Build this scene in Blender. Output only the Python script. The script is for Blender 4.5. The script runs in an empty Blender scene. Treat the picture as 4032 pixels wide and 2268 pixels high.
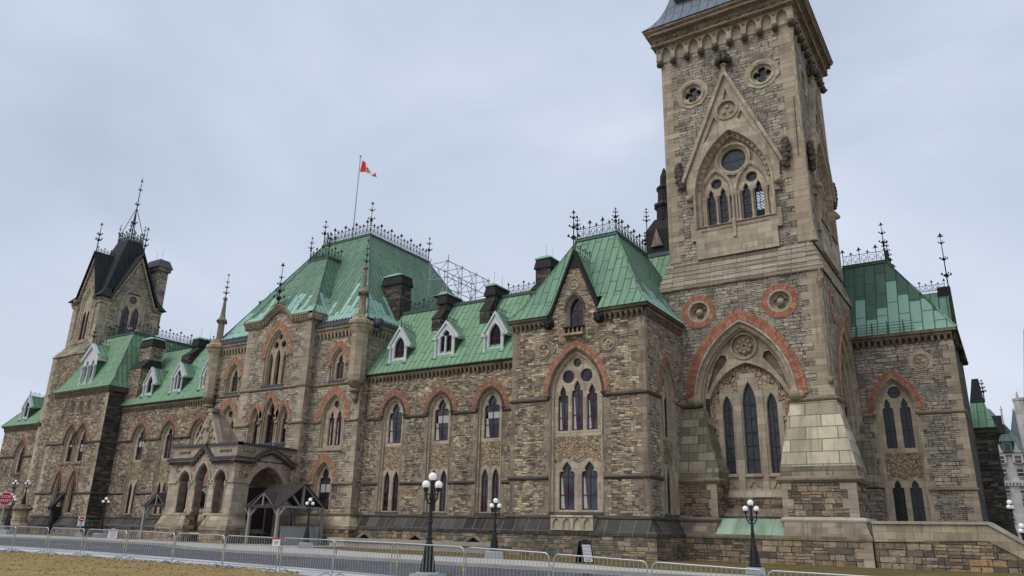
import bpy, bmesh, math, random
from mathutils import Vector, Matrix
from mathutils.geometry import tessellate_polygon
rnd = random.Random(7)
SC = bpy.context.scene
COL = SC.collection
PI = math.pi

# ------------------------------------------------------------------ camera
cd = bpy.data.cameras.new('camera'); cam = bpy.data.objects.new('camera', cd); COL.objects.link(cam)
cd.sensor_width = 36.0; cd.lens = 26.311; cd.clip_start = 0.1; cd.clip_end = 6000
yaw, pitch, roll = math.radians(-33.3517), math.radians(18.0195), math.radians(1.4384)
cy, sy, cp, sp = math.cos(yaw), math.sin(yaw), math.cos(pitch), math.sin(pitch)
fwd = Vector((sy*cp, cy*cp, sp)); rgt = Vector((cy, -sy, 0)); upv = rgt.cross(fwd)
r2 = rgt*math.cos(roll) + upv*math.sin(roll); u2 = upv*math.cos(roll) - rgt*math.sin(roll)
cam.matrix_world = Matrix(((r2.x, u2.x, -fwd.x, 0), (r2.y, u2.y, -fwd.y, 0), (r2.z, u2.z, -fwd.z, 1.5), (0, 0, 0, 1)))
SC.camera = cam

# ------------------------------------------------------------------ sky, sun, exposure
SUN_EL, SUN_AZ = math.radians(52), math.radians(205)      # azimuth measured clockwise from +Y
SC.view_settings.view_transform = 'Standard'; SC.view_settings.look = 'None'
SC.view_settings.exposure = 0.50; SC.view_settings.gamma = 1.0
w = bpy.data.worlds.new('World'); SC.world = w; w.use_nodes = True
nt = w.node_tree; nt.nodes.clear()
def wn(t, **k):
    n = nt.nodes.new(t)
    for a, b in k.items(): setattr(n, a, b)
    return n
out = wn('ShaderNodeOutputWorld'); sky = wn('ShaderNodeTexSky', sky_type='NISHITA', sun_disc=False)
sky.sun_elevation = SUN_EL; sky.sun_rotation = SUN_AZ; sky.air_density = 1.6; sky.dust_density = 3.0
bg1 = wn('ShaderNodeBackground'); bg1.inputs['Strength'].default_value = 0.06
bg2 = wn('ShaderNodeBackground'); bg2.inputs['Strength'].default_value = 1.0
mixs = wn('ShaderNodeMixShader'); mixs.inputs[0].default_value = 0.94
tc = wn('ShaderNodeTexCoord'); mp = wn('ShaderNodeMapping'); mp.inputs['Scale'].default_value = (1.0, 1.0, 2.2)
no1 = wn('ShaderNodeTexNoise'); no1.inputs['Scale'].default_value = 1.7; no1.inputs['Detail'].default_value = 5; no1.inputs['Roughness'].default_value = 0.48
no1.inputs['Distortion'].default_value = 0.5
rp = wn('ShaderNodeValToRGB')
rp.color_ramp.elements[0].position = 0.30; rp.color_ramp.elements[0].color = (0.325, 0.378, 0.462, 1)
rp.color_ramp.elements[1].position = 0.72; rp.color_ramp.elements[1].color = (0.53, 0.57, 0.67, 1)
e = rp.color_ramp.elements.new(0.5); e.color = (0.415, 0.468, 0.57, 1)
nt.links.new(tc.outputs['Generated'], mp.inputs['Vector']); nt.links.new(mp.outputs[0], no1.inputs['Vector'])
nt.links.new(no1.outputs['Fac'], rp.inputs['Fac']); nt.links.new(rp.outputs[0], bg2.inputs['Color'])
nt.links.new(sky.outputs[0], bg1.inputs['Color'])
nt.links.new(bg1.outputs[0], mixs.inputs[1]); nt.links.new(bg2.outputs[0], mixs.inputs[2]); nt.links.new(mixs.outputs[0], out.inputs['Surface'])
sd = bpy.data.lights.new('sun', 'SUN'); sd.energy = 1.35; sd.angle = math.radians(40); sd.color = (1.0, 0.965, 0.91)
so = bpy.data.objects.new('sun', sd); COL.objects.link(so)
sdir = Vector((math.sin(SUN_AZ)*math.cos(SUN_EL), math.cos(SUN_AZ)*math.cos(SUN_EL), math.sin(SUN_EL)))
so.rotation_euler = sdir.to_track_quat('Z', 'Y').to_euler(); so.location = (0, -20, 60)

# ------------------------------------------------------------------ material helpers
class G:
    def __init__(s, name):
        s.m = bpy.data.materials.new(name); s.m.use_nodes = True
        s.t = s.m.node_tree; s.t.nodes.clear()
        s.o = s.n('ShaderNodeOutputMaterial'); s.b = s.n('ShaderNodeBsdfPrincipled')
        s.l(s.b.outputs[0], s.o.inputs['Surface'])
    def n(s, t, **k):
        n = s.t.nodes.new(t)
        for a, b in k.items(): setattr(n, a, b)
        return n
    def l(s, a, b): s.t.links.new(a, b)
    def put(s, sock, v):
        if hasattr(v, 'is_linked') or hasattr(v, 'links'): s.l(v, sock)
        elif isinstance(v, (tuple, list)) and len(v) == 3 and sock.type == 'RGBA': sock.default_value = (*v, 1)
        else: sock.default_value = v
    def math(s, op, a, b=0.0, c=0.0):
        n = s.n('ShaderNodeMath', operation=op)
        s.put(n.inputs[0], a); s.put(n.inputs[1], b); s.put(n.inputs[2], c); return n.outputs[0]
    def mix(s, f, a, b, bt='MIX'):
        n = s.n('ShaderNodeMix', data_type='RGBA', blend_type=bt)
        s.put(n.inputs['Factor'], f); s.put(n.inputs['A'], a) if False else None
        s.put(n.inputs[6], a); s.put(n.inputs[7], b); return n.outputs[2]
    def ramp(s, f, stops, interp='LINEAR'):
        n = s.n('ShaderNodeValToRGB'); cr = n.color_ramp; cr.interpolation = interp
        while len(cr.elements) > 1: cr.elements.remove(cr.elements[-1])
        for i, (p, c) in enumerate(stops):
            e = cr.elements[0] if i == 0 else cr.elements.new(p)
            e.position = p; e.color = (*c, 1) if len(c) == 3 else c
        s.put(n.inputs[0], f); return n.outputs[0]
    def noise(s, vec, scale, detail=3, rough=0.55, dist=0.0, out='Fac'):
        n = s.n('ShaderNodeTexNoise'); n.inputs['Scale'].default_value = scale; n.inputs['Detail'].default_value = detail
        n.inputs['Roughness'].default_value = rough; n.inputs['Distortion'].default_value = dist
        if vec is not None: s.l(vec, n.inputs['Vector'])
        return n.outputs[out]
    def uv(s): return s.n('ShaderNodeTexCoord').outputs['UV']
    def obj(s): return s.n('ShaderNodeTexCoord').outputs['Object']
    def vmath(s, op, a, b):
        n = s.n('ShaderNodeVectorMath', operation=op); s.put(n.inputs[0], a); s.put(n.inputs[1], b); return n.outputs[0]
    def bump(s, h, strength=0.5, dist=0.03):
        n = s.n('ShaderNodeBump'); n.inputs['Strength'].default_value = strength; n.inputs['Distance'].default_value = dist
        s.l(h, n.inputs['Height']); s.l(n.outputs[0], s.b.inputs['Normal'])
    def fin(s, col, rough=0.85, metal=0.0, spec=0.3):
        s.put(s.b.inputs['Base Color'], col); s.put(s.b.inputs['Roughness'], rough); s.put(s.b.inputs['Metallic'], metal)
        s.b.inputs['Specular IOR Level'].default_value = spec; return s.m

def brick(g, vec, bw, rh, mortar, off=0.5, sq=1.0, sqf=2, smooth=0.1):
    n = g.n('ShaderNodeTexBrick'); n.offset = off; n.squash = sq; n.squash_frequency = sqf
    n.inputs['Color1'].default_value = (0, 0, 0, 1); n.inputs['Color2'].default_value = (1, 1, 1, 1); n.inputs['Mortar'].default_value = (0.5, 0.5, 0.5, 1)
    n.inputs['Scale'].default_value = 1.0; n.inputs['Mortar Size'].default_value = mortar; n.inputs['Mortar Smooth'].default_value = smooth
    n.inputs['Bias'].default_value = 0.0; n.inputs['Brick Width'].default_value = bw; n.inputs['Row Height'].default_value = rh
    g.l(vec, n.inputs['Vector']); return n.outputs['Color'], n.outputs['Fac']

def rubble(name, stops, mortar, k=1.0, msize=0.02, stain=0.5, stain_col=(0.03, 0.03, 0.03), bump=0.6, green=0.0, asp=1.0):
    g = G(name); uv = g.uv()
    d = g.noise(uv, 1.6, 3, out='Color'); dd = g.vmath('MULTIPLY', g.vmath('SUBTRACT', d, (0.5, 0.5, 0.5)), (0.10, 0.05, 0))
    d2 = g.noise(uv, 9, 2, out='Color'); dd = g.vmath('ADD', dd, g.vmath('MULTIPLY', g.vmath('SUBTRACT', d2, (0.5, 0.5, 0.5)), (0.035, 0.03, 0)))
    v = g.vmath('ADD', uv, dd)
    ca, fa = brick(g, v, 0.66*k, 0.20*k*asp, msize, 0.42, 0.7, 3); cb, fb = brick(g, v, 0.44*k, 0.10*k*asp, msize*0.8, 0.55, 1.35, 2)
    cc, fc = brick(g, v, 1.05*k, 0.40*k*asp, msize, 0.37, 0.8, 2)
    sel = g.math('GREATER_THAN', cc, 0.52)
    r = g.mix(sel, ca, cb); f = g.math('MAXIMUM', g.mix(sel, fa, fb), g.math('MULTIPLY', fc, 0.8))
    fine = g.noise(v, 14, 4, 0.65); r2 = g.math('ADD', r, g.math('MULTIPLY', g.math('SUBTRACT', fine, 0.5), 0.35))
    col = g.ramp(r2, stops)
    rock = g.noise(g.vmath('MULTIPLY', v, (4.5, 9.0, 1)), 1.0, 4, 0.6)
    col = g.mix(1.0, col, g.ramp(rock, [(0.28, (0.50, 0.50, 0.50)), (0.5, (0.98, 0.98, 0.98)), (0.75, (1.25, 1.25, 1.22))]), 'MULTIPLY')
    tone = g.noise(g.vmath('MULTIPLY', uv, (0.45, 0.6, 1)), 1.0, 4, 0.62, 0.4)
    col = g.mix(1.0, col, g.ramp(tone, [(0.33, (0.70, 0.69, 0.70)), (0.5, (1.0, 1.0, 1.0)), (0.66, (1.28, 1.24, 1.14))]), 'MULTIPLY')
    run = g.noise(g.vmath('MULTIPLY', uv, (2.4, 0.16, 1)), 1.0, 4, 0.6)
    col = g.mix(g.math('MULTIPLY', g.ramp(run, [(0.56, (0, 0, 0)), (0.72, (1, 1, 1))]), stain*0.7), col, stain_col)
    big = g.noise(g.vmath('MULTIPLY', uv, (0.55, 0.22, 1)), 1.0, 4, 0.6, 0.6)
    sm = g.math('MULTIPLY', g.ramp(big, [(0.50, (0, 0, 0)), (0.68, (1, 1, 1))]), stain)
    col = g.mix(sm, col, stain_col)
    if green > 0:
        gn = g.noise(g.vmath('MULTIPLY', uv, (0.5, 0.3, 1)), 1.3, 3); gm = g.math('MULTIPLY', g.ramp(gn, [(0.48, (0, 0, 0)), (0.62, (1, 1, 1))]), green)
        col = g.mix(gm, col, (0.085, 0.115, 0.085))
    brk = g.ramp(g.noise(uv, 2.2, 3, 0.6), [(0.36, (0.25, 0.25, 0.25)), (0.56, (1, 1, 1))])
    col = g.mix(g.math('MULTIPLY', f, brk), col, mortar)  # dark mortar, broken by noise, also stands in for joint shadows
    h = g.math('SUBTRACT', g.math('MULTIPLY', rock, 0.9), g.math('MULTIPLY', f, 0.9)); g.bump(h, bump, 0.06)
    return g.fin(col, 0.92, 0, 0.2)

def ashlar(name, c1, c2, bw=0.9, rh=0.4, joint=(0.16, 0.13, 0.10), stain=0.35, green=0.0, stain_col=(0.06, 0.05, 0.04), jw=0.010):
    g = G(name); uv = g.uv(); c, f = brick(g, uv, bw, rh, jw, 0.5)
    n = g.noise(uv, 6, 4, 0.6); r = g.math('ADD', g.math('MULTIPLY', c, 0.8), g.math('MULTIPLY', n, 0.35))
    col = g.mix(r, tuple(x*0.86 for x in c1), tuple(x*1.06 for x in c2))
    col = g.mix(1.0, col, g.ramp(g.noise(uv, 26, 3, 0.6), [(0.3, (0.82, 0.82, 0.82)), (0.7, (1.12, 1.12, 1.12))]), 'MULTIPLY')
    big = g.noise(g.vmath('MULTIPLY', uv, (0.8, 0.28, 1)), 1.0, 4, 0.62, 0.5)
    col = g.mix(g.math('MULTIPLY', g.ramp(big, [(0.48, (0, 0, 0)), (0.70, (1, 1, 1))]), stain), col, stain_col)
    run = g.noise(g.vmath('MULTIPLY', uv, (3.2, 0.22, 1)), 1.0, 4, 0.6)
    col = g.mix(g.math('MULTIPLY', g.ramp(run, [(0.54, (0, 0, 0)), (0.70, (1, 1, 1))]), stain), col, stain_col)
    if green > 0:
        gn = g.noise(g.vmath('MULTIPLY', uv, (0.9, 0.3, 1)), 1.1, 3); col = g.mix(g.math('MULTIPLY', g.ramp(gn, [(0.45, (0, 0, 0)), (0.6, (1, 1, 1))]), green), col, (0.17, 0.235, 0.165))
    col = g.mix(g.math('MULTIPLY', f, 0.75), col, joint)
    g.bump(g.math('SUBTRACT', g.math('MULTIPLY', n, 0.3), f), 0.3, 0.02)
    return g.fin(col, 0.88, 0, 0.2)

def crazy(name, stops, mortar, scale=3.2, edge=0.05):
    g = G(name); uv = g.uv()
    a = g.n('ShaderNodeTexVoronoi', feature='F1'); b = g.n('ShaderNodeTexVoronoi', feature='DISTANCE_TO_EDGE')
    for q in (a, b):
        q.inputs['Scale'].default_value = scale; q.inputs['Randomness'].default_value = 0.95; g.l(uv, q.inputs['Vector'])
    sep = g.n('ShaderNodeSeparateColor'); g.l(a.outputs['Color'], sep.inputs[0])
    fine = g.noise(uv, 16, 3, 0.6)
    col = g.ramp(g.math('ADD', sep.outputs[0], g.math('MULTIPLY', g.math('SUBTRACT', fine, 0.5), 0.5)), stops)
    m = g.math('LESS_THAN', b.outputs['Distance'], edge)
    col = g.mix(m, col, mortar)
    g.bump(g.math('ADD', g.math('MINIMUM', g.math('MULTIPLY', b.outputs['Distance'], 3.0), 0.5), g.math('MULTIPLY', fine, 0.25)), 0.7, 0.06)
    return g.fin(col, 0.9, 0, 0.2)

def copper(name, base, alt, pale=0.0, pale_col=(0.30, 0.52, 0.42), width=0.55, rust=0.25, warm=(0.20, 0.33, 0.15)):
    g = G(name); uv = g.uv(); sx = g.n('ShaderNodeSeparateXYZ'); g.l(uv, sx.inputs[0])
    cb = g.n('ShaderNodeCombineXYZ'); g.l(sx.outputs[1], cb.inputs[0]); g.l(sx.outputs[0], cb.inputs[1])
    c, f = brick(g, cb.outputs[0], 2.3, width, 0.038, 0.45, 1.0, 2, 0.0)
    r = g.math('ADD', g.math('MULTIPLY', c, 0.45), g.math('MULTIPLY', g.noise(uv, 0.9, 4, 0.6), 0.55))
    col = g.mix(g.math('SUBTRACT', r, 0.1), base, alt)
    streak = g.noise(g.vmath('MULTIPLY', uv, (5.0, 0.35, 1)), 1.0, 3, 0.6)
    col = g.mix(1.0, col, g.ramp(streak, [(0.25, (0.74, 0.76, 0.74)), (0.55, (1, 1, 1)), (0.8, (1.16, 1.12, 1.10))]), 'MULTIPLY')
    col = g.mix(g.math('MULTIPLY', g.ramp(g.noise(uv, 0.35, 3), [(0.45, (0, 0, 0)), (0.7, (1, 1, 1))]), 0.35), col, warm)
    at = g.n('ShaderNodeAttribute', attribute_name='hgt').outputs['Fac']
    if pale > 0:
        wnz = g.n('ShaderNodeTexWhiteNoise', noise_dimensions='1D'); g.l(g.math('FLOOR', g.math('DIVIDE', sx.outputs[0], width)), wnz.inputs['W'])
        hcol = g.math('MULTIPLY', g.math('POWER', wnz.outputs['Value'], 1.3), pale)
        pm = g.math('LESS_THAN', at, g.math('ADD', hcol, pale*0.12))
        col = g.mix(pm, col, g.mix(g.noise(uv, 2.0, 3), pale_col, tuple(x*0.86 for x in pale_col)))
    rs = g.math('MULTIPLY', g.ramp(at, [(0.72, (0, 0, 0)), (1.0, (1, 1, 1))]), g.ramp(g.noise(g.vmath('MULTIPLY', uv, (2.6, 0.5, 1)), 1.0, 3), [(0.50, (0, 0, 0)), (0.66, (1, 1, 1))]))
    col = g.mix(g.math('MULTIPLY', rs, rust), col, (0.20, 0.13, 0.05))
    col = g.mix(g.math('MULTIPLY', f, 0.78), col, (0.03, 0.065, 0.045))
    g.bump(f, 0.5, 0.03)
    return g.fin(col, 0.72, 0, 0.15)

def plain(name, c, rough=0.6, metal=0.0, spec=0.4, var=0.15, scale=5, bump=0.0):
    g = G(name); co = g.obj(); n = g.noise(co, scale, 4, 0.6)
    col = g.mix(n, tuple(x*(1-var) for x in c), tuple(min(1, x*(1+var)) for x in c))
    if bump: g.bump(n, bump, 0.02)
    return g.fin(col, rough, metal, spec)

TAN = [(0.0, (0.095, 0.08, 0.068)), (0.14, (0.175, 0.146, 0.117)), (0.32, (0.28, 0.225, 0.16)), (0.58, (0.40, 0.32, 0.225)), (0.76, (0.52, 0.435, 0.32)), (0.88, (0.58, 0.50, 0.385)), (0.95, (0.37, 0.215, 0.10)), (1.0, (0.28, 0.20, 0.12))]
CLEAN = [(0.0, (0.20, 0.17, 0.135)), (0.2, (0.31, 0.27, 0.21)), (0.5, (0.41, 0.36, 0.28)), (0.75, (0.48, 0.425, 0.325)), (0.93, (0.53, 0.47, 0.365)), (1.0, (0.34, 0.245, 0.15))]
TOWC = [(0.0, (0.20, 0.175, 0.145)), (0.2, (0.31, 0.28, 0.23)), (0.5, (0.365, 0.325, 0.265)), (0.75, (0.42, 0.375, 0.295)), (0.92, (0.47, 0.42, 0.335)), (1.0, (0.33, 0.225, 0.14))]
BASE = [(0.0, (0.10, 0.085, 0.07)), (0.3, (0.20, 0.165, 0.125)), (0.55, (0.29, 0.23, 0.165)), (0.75, (0.36, 0.295, 0.21)), (0.92, (0.37, 0.225, 0.12)), (1.0, (0.27, 0.19, 0.12))]
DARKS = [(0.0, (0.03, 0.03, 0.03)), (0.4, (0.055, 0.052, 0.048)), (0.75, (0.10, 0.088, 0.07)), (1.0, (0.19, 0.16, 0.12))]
M = {}
M['tan'] = rubble('rubble_tan', TAN, (0.05, 0.044, 0.036), 0.70, 0.013, 0.55, (0.035, 0.033, 0.032))
M['clean'] = rubble('rubble_clean', CLEAN, (0.03, 0.026, 0.022), 1.05, 0.021, 0.16)
M['tower'] = rubble('rubble_tower', TOWC, (0.028, 0.026, 0.024), 1.08, 0.024, 0.20, asp=1.2)
M['pav'] = rubble('rubble_pavilion', [(p, tuple(x*1.04 for x in c)) for p, c in TAN], (0.05, 0.044, 0.038), 0.80, 0.013, 0.34)
M['base'] = rubble('rubble_base', BASE, (0.05, 0.05, 0.045), 1.15, 0.018, 0.30, (0.03, 0.035, 0.035), 0.7, 0.55, 1.2)
M['towbase'] = rubble('rubble_tower_base', BASE, (0.035, 0.031, 0.028), 1.3, 0.024, 0.12, (0.05, 0.045, 0.04), 0.8, 0.06, 1.35)
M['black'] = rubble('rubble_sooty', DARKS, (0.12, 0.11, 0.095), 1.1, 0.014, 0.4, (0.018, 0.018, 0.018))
M['ash'] = ashlar('ashlar_tan', (0.34, 0.27, 0.185), (0.48, 0.395, 0.28), stain=0.45)
M['ashd'] = ashlar('ashlar_weathered_shaded', (0.20, 0.165, 0.125), (0.34, 0.28, 0.205), stain=0.65)
M['asht'] = ashlar('ashlar_tower', (0.36, 0.30, 0.218), (0.51, 0.432, 0.325), 1.1, 0.46, stain=0.42, stain_col=(0.12, 0.10, 0.08))
M['quoin'] = ashlar('ashlar_quoin', (0.33, 0.268, 0.188), (0.48, 0.40, 0.295), 2.0, 0.42, stain=0.42, stain_col=(0.12, 0.10, 0.08))
M['pale'] = ashlar('ashlar_green_pale', (0.21, 0.18, 0.125), (0.66, 0.59, 0.43), 1.9, 0.8, (0.09, 0.085, 0.07), 0.5, 0.07, (0.13, 0.12, 0.09), 0.03)
M['mossy'] = ashlar('ashlar_mossy', (0.11, 0.09, 0.062), (0.40, 0.345, 0.24), 1.2, 0.6, (0.06, 0.055, 0.045), 0.6, 0.16, (0.06, 0.06, 0.045), 0.026)
M['steps'] = ashlar('ashlar_weathering', (0.17, 0.14, 0.10), (0.50, 0.44, 0.34), 1.9, 0.42, (0.05, 0.045, 0.04), 0.35, 0, (0.10, 0.085, 0.07), 0.03)
M['plinth'] = ashlar('plinth_black', (0.02, 0.02, 0.02), (0.085, 0.08, 0.07), 0.95, 1.6, (0.22, 0.21, 0.18), 0.4, 0, (0.13, 0.12, 0.10), 0.018)
M['string'] = ashlar('string_dark', (0.05, 0.045, 0.04), (0.13, 0.11, 0.085), 1.2, 0.5, (0.04, 0.04, 0.04), 0.5)
M['stringt'] = ashlar('string_tan', (0.17, 0.14, 0.10), (0.30, 0.24, 0.165), 1.4, 0.5, (0.08, 0.07, 0.05), 0.4)
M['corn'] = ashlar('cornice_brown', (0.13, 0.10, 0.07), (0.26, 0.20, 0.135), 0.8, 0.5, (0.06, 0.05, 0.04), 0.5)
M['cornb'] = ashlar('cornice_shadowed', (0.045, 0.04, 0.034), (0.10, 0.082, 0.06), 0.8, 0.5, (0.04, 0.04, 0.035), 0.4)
M['carve'] = plain('carved_stone_dark', (0.10, 0.085, 0.068), 0.9, 0, 0.2, 0.5, 7, 0.6)
M['carvet'] = plain('carved_stone_tan', (0.34, 0.275, 0.185), 0.9, 0, 0.2, 0.35, 6, 0.6)
M['crazy'] = crazy('panel_random_stone', [(0.0, (0.20, 0.15, 0.10)), (0.3, (0.33, 0.25, 0.16)), (0.6, (0.42, 0.335, 0.225)), (0.85, (0.36, 0.215, 0.115)), (1.0, (0.46, 0.385, 0.27))], (0.085, 0.07, 0.052), 4.8, 0.05)
M['crazyr'] = crazy('panel_random_red', [(0.0, (0.30, 0.235, 0.17)), (0.45, (0.43, 0.35, 0.255)), (0.58, (0.38, 0.19, 0.115)), (0.75, (0.50, 0.42, 0.315)), (1.0, (0.38, 0.21, 0.13))], (0.035, 0.03, 0.027), 3.3, 0.045)

def red(name, a, b, bw=0.14):
    g = G(name); uv = g.uv(); c, f = brick(g, uv, bw, 0.32, 0.012, 0.5, 1.2, 2, 0.1)
    n = g.noise(uv, 9, 4, 0.65)
    col = g.mix(g.math('ADD', g.math('MULTIPLY', c, 0.85), g.math('MULTIPLY', g.math('SUBTRACT', n, 0.35), 0.8)), a, b)
    col = g.mix(g.math('MULTIPLY', g.ramp(g.noise(uv, 0.9, 3), [(0.5, (0, 0, 0)), (0.7, (1, 1, 1))]), 0.45), col, (0.13, 0.075, 0.05))
    col = g.mix(g.math('MULTIPLY', f, 0.8), col, (0.12, 0.06, 0.04)); g.bump(g.math('SUBTRACT', g.math('MULTIPLY', n, 0.5), f), 0.6, 0.03)
    return g.fin(col, 0.9, 0, 0.2)
M['red'] = red('red_sandstone', (0.27, 0.115, 0.072), (0.50, 0.265, 0.175))
M['redd'] = red('red_sandstone_dark', (0.21, 0.10, 0.065), (0.40, 0.215, 0.14))
M['redt'] = red('red_sandstone_tower', (0.25, 0.10, 0.068), (0.49, 0.225, 0.15), 0.19)
M['cop'] = copper('copper_green', (0.135, 0.250, 0.168), (0.225, 0.36, 0.258), 0.0)
M['copl'] = copper('copper_green_bright', (0.150, 0.275, 0.168), (0.25, 0.395, 0.26), 0.0, rust=0.2)
M['copp'] = copper('copper_green_patched', (0.108, 0.195, 0.142), (0.178, 0.29, 0.212), 0.36, (0.32, 0.52, 0.43))
M['copw'] = copper('copper_green_wing', (0.070, 0.125, 0.094), (0.11, 0.18, 0.137), 0.70, (0.27, 0.45, 0.36), 0.75, 0.6, (0.075, 0.12, 0.085))
M['copsl'] = ashlar('copper_stained_slab', (0.25, 0.37, 0.27), (0.38, 0.50, 0.38), 1.15, 3.0, (0.12, 0.16, 0.12), 0.5, 0, (0.10, 0.13, 0.09))
M['copd'] = plain('copper_trim_dark', (0.055, 0.105, 0.085), 0.6, 0, 0.3, 0.3)
M['coppale'] = plain('copper_cap_pale', (0.22, 0.40, 0.32), 0.6, 0, 0.3, 0.2)
M['lead'] = copper('lead_sheet_roof', (0.15, 0.175, 0.215), (0.21, 0.235, 0.28), 0.0, width=0.75, rust=0.0, warm=(0.17, 0.19, 0.23))
M['leadt'] = plain('lead_trim', (0.058, 0.063, 0.075), 0.55, 0.0, 0.4, 0.25)
M['slate'] = copper('dark_metal_roof', (0.022, 0.022, 0.028), (0.045, 0.043, 0.05), 0.0, width=0.6, rust=0.0, warm=(0.03, 0.03, 0.036))
M['iron'] = plain('black_iron', (0.018, 0.02, 0.022), 0.5, 0.2, 0.4, 0.2)
M['sooty'] = plain('sooty_stone', (0.028, 0.026, 0.025), 0.85, 0, 0.25, 0.4, 4, 0.3)
M['white'] = plain('white_paint', (0.56, 0.585, 0.58), 0.55, 0, 0.35, 0.06)
M['maroon'] = plain('maroon_frame', (0.085, 0.012, 0.018), 0.45, 0, 0.4, 0.2)
M['darkfr'] = plain('dark_leading', (0.02, 0.022, 0.026), 0.5, 0, 0.4, 0.2)
def glass(name, c, c2, rough=0.06, spec=0.9):
    g = G(name); n = g.noise(g.obj(), 0.9, 3, 0.6); g.bump(g.noise(g.obj(), 1.8, 2), 0.05, 0.05)
    return g.fin(g.mix(g.ramp(n, [(0.4, (0, 0, 0)), (0.6, (1, 1, 1))]), c, c2), rough, 0, spec)
M['glass'] = glass('window_glass', (0.006, 0.007, 0.009), (0.05, 0.055, 0.065), 0.06, 0.55)
M['glassd'] = glass('window_glass_dark', (0.005, 0.005, 0.006), (0.014, 0.015, 0.018), 0.12, 0.22)
def leaded(name, a, b):
    g = G(name); uv = g.uv(); r = g.n('ShaderNodeMapping'); r.inputs['Rotation'].default_value = (0, 0, math.radians(45)); r.inputs['Scale'].default_value = (1.0, 1.0, 1)
    g.l(uv, r.inputs['Vector']); c, f = brick(g, r.outputs[0], 0.17, 0.17, 0.018, 0.0)
    col = g.mix(f, g.mix(c, a, b), (0.055, 0.056, 0.055)); g.bump(g.noise(uv, 6, 2), 0.15, 0.02)
    return g.fin(col, 0.18, 0, 0.4)
M['leadglass'] = leaded('leaded_glass', (0.018, 0.022, 0.028), (0.055, 0.063, 0.075))
gg = G('clear_leaded_glass'); uvn = gg.uv(); rm = gg.n('ShaderNodeMapping'); rm.inputs['Rotation'].default_value = (0, 0, math.radians(45)); gg.l(uvn, rm.inputs['Vector']); cc_, ff_ = brick(gg, rm.outputs[0], 0.17, 0.17, 0.02, 0.0)
trn = gg.n('ShaderNodeBsdfTransparent'); trn.inputs['Color'].default_value = (0.9, 0.92, 0.95, 1); mxs = gg.n('ShaderNodeMixShader'); gg.l(gg.math('MAXIMUM', ff_, 0.12), mxs.inputs[0]); gg.l(trn.outputs[0], mxs.inputs[1]); gg.l(gg.b.outputs[0], mxs.inputs[2]); gg.l(mxs.outputs[0], gg.o.inputs['Surface']); M['clearglass'] = gg.fin((0.04, 0.042, 0.045), 0.15, 0, 0.4)
M['leadglassd'] = leaded('leaded_glass_dark', (0.006, 0.006, 0.008), (0.014, 0.016, 0.02))
M['curtain'] = plain('net_curtain', (0.42, 0.42, 0.41), 0.9, 0, 0.1, 0.25, 6)
M['steel'] = plain('galvanised_steel', (0.42, 0.44, 0.46), 0.42, 0.55, 0.5, 0.12, 8)
M['scaff'] = plain('scaffold_tube', (0.33, 0.34, 0.37), 0.45, 0.3, 0.5, 0.1)
M['yellow'] = plain('yellow_tape', (0.60, 0.42, 0.04), 0.6)
M['granite'] = plain('granite_block', (0.30, 0.315, 0.315), 0.85, 0, 0.3, 0.25, 14, 0.2)
M['timber'] = plain('grey_timber', (0.29, 0.28, 0.265), 0.8, 0, 0.2, 0.2, 6)
M['shingle'] = ashlar('shingle_brown', (0.035, 0.028, 0.028), (0.065, 0.052, 0.05), 0.3, 0.14, (0.02, 0.018, 0.018), 0.3)
M['signw'] = plain('sign_white', (0.72, 0.72, 0.72), 0.5, 0, 0.4, 0.03)
M['signr'] = plain('sign_red', (0.42, 0.02, 0.03), 0.45, 0, 0.4, 0.05)
M['signk'] = plain('sign_black', (0.012, 0.012, 0.013), 0.5, 0, 0.4, 0.1)
M['flagr'] = plain('flag_red', (0.62, 0.025, 0.035), 0.8, 0, 0.2, 0.08)
M['flagw'] = plain('flag_white', (0.72, 0.71, 0.69), 0.8, 0, 0.2, 0.05)
M['bench'] = ashlar('limestone_kerb', (0.34, 0.31, 0.255), (0.46, 0.42, 0.34), 2.4, 1.0, (0.15, 0.13, 0.1), 0.2)
M['door'] = plain('dark_red_door', (0.022, 0.006, 0.005), 0.6, 0, 0.3, 0.3)
M['void'] = plain('dark_interior', (0.012, 0.011, 0.010), 0.95, 0, 0.05, 0.3)
g = G('lamp_globe'); g.b.inputs['Emission Color'].default_value = (1, 0.97, 0.92, 1); g.b.inputs['Emission Strength'].default_value = 0.10
M['globe'] = g.fin((0.80, 0.80, 0.78), 0.3, 0, 0.5)
def ground_mat(name, a, b, c, sc=0.35, fine=18, rough=0.95, bump=0.4, spots=None):
    g = G(name); o = g.obj(); n1 = g.noise(o, sc, 5, 0.62, 0.3); n2 = g.noise(o, fine, 4, 0.7)
    col = g.ramp(g.math('ADD', g.math('MULTIPLY', n1, 0.65), g.math('MULTIPLY', n2, 0.35)), [(0.32, a), (0.5, b), (0.68, c)])
    if spots:
        sn = g.noise(g.vmath('MULTIPLY', o, (0.35, 1.6, 1)), 1.0, 5, 0.7, 0.6)
        col = g.mix(g.math('MULTIPLY', g.ramp(sn, [(0.48, (0, 0, 0)), (0.60, (1, 1, 1))]), spots[1]), col, spots[0])
    if name == 'asphalt':      # sealed cracks and a patch or two
        vo = g.n('ShaderNodeTexVoronoi', feature='DISTANCE_TO_EDGE'); vo.inputs['Scale'].default_value = 0.22; g.l(g.vmath('ADD', o, g.vmath('MULTIPLY', g.noise(o, 0.9, 4, 0.6, out='Color'), (1.6, 1.6, 0))), vo.inputs['Vector'])
        col = g.mix(g.math('MULTIPLY', g.math('LESS_THAN', vo.outputs['Distance'], 0.010), 0.7), col, (0.03, 0.03, 0.032))
    g.bump(n2, bump, 0.02); return g.fin(col, rough, 0, 0.15)
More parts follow.
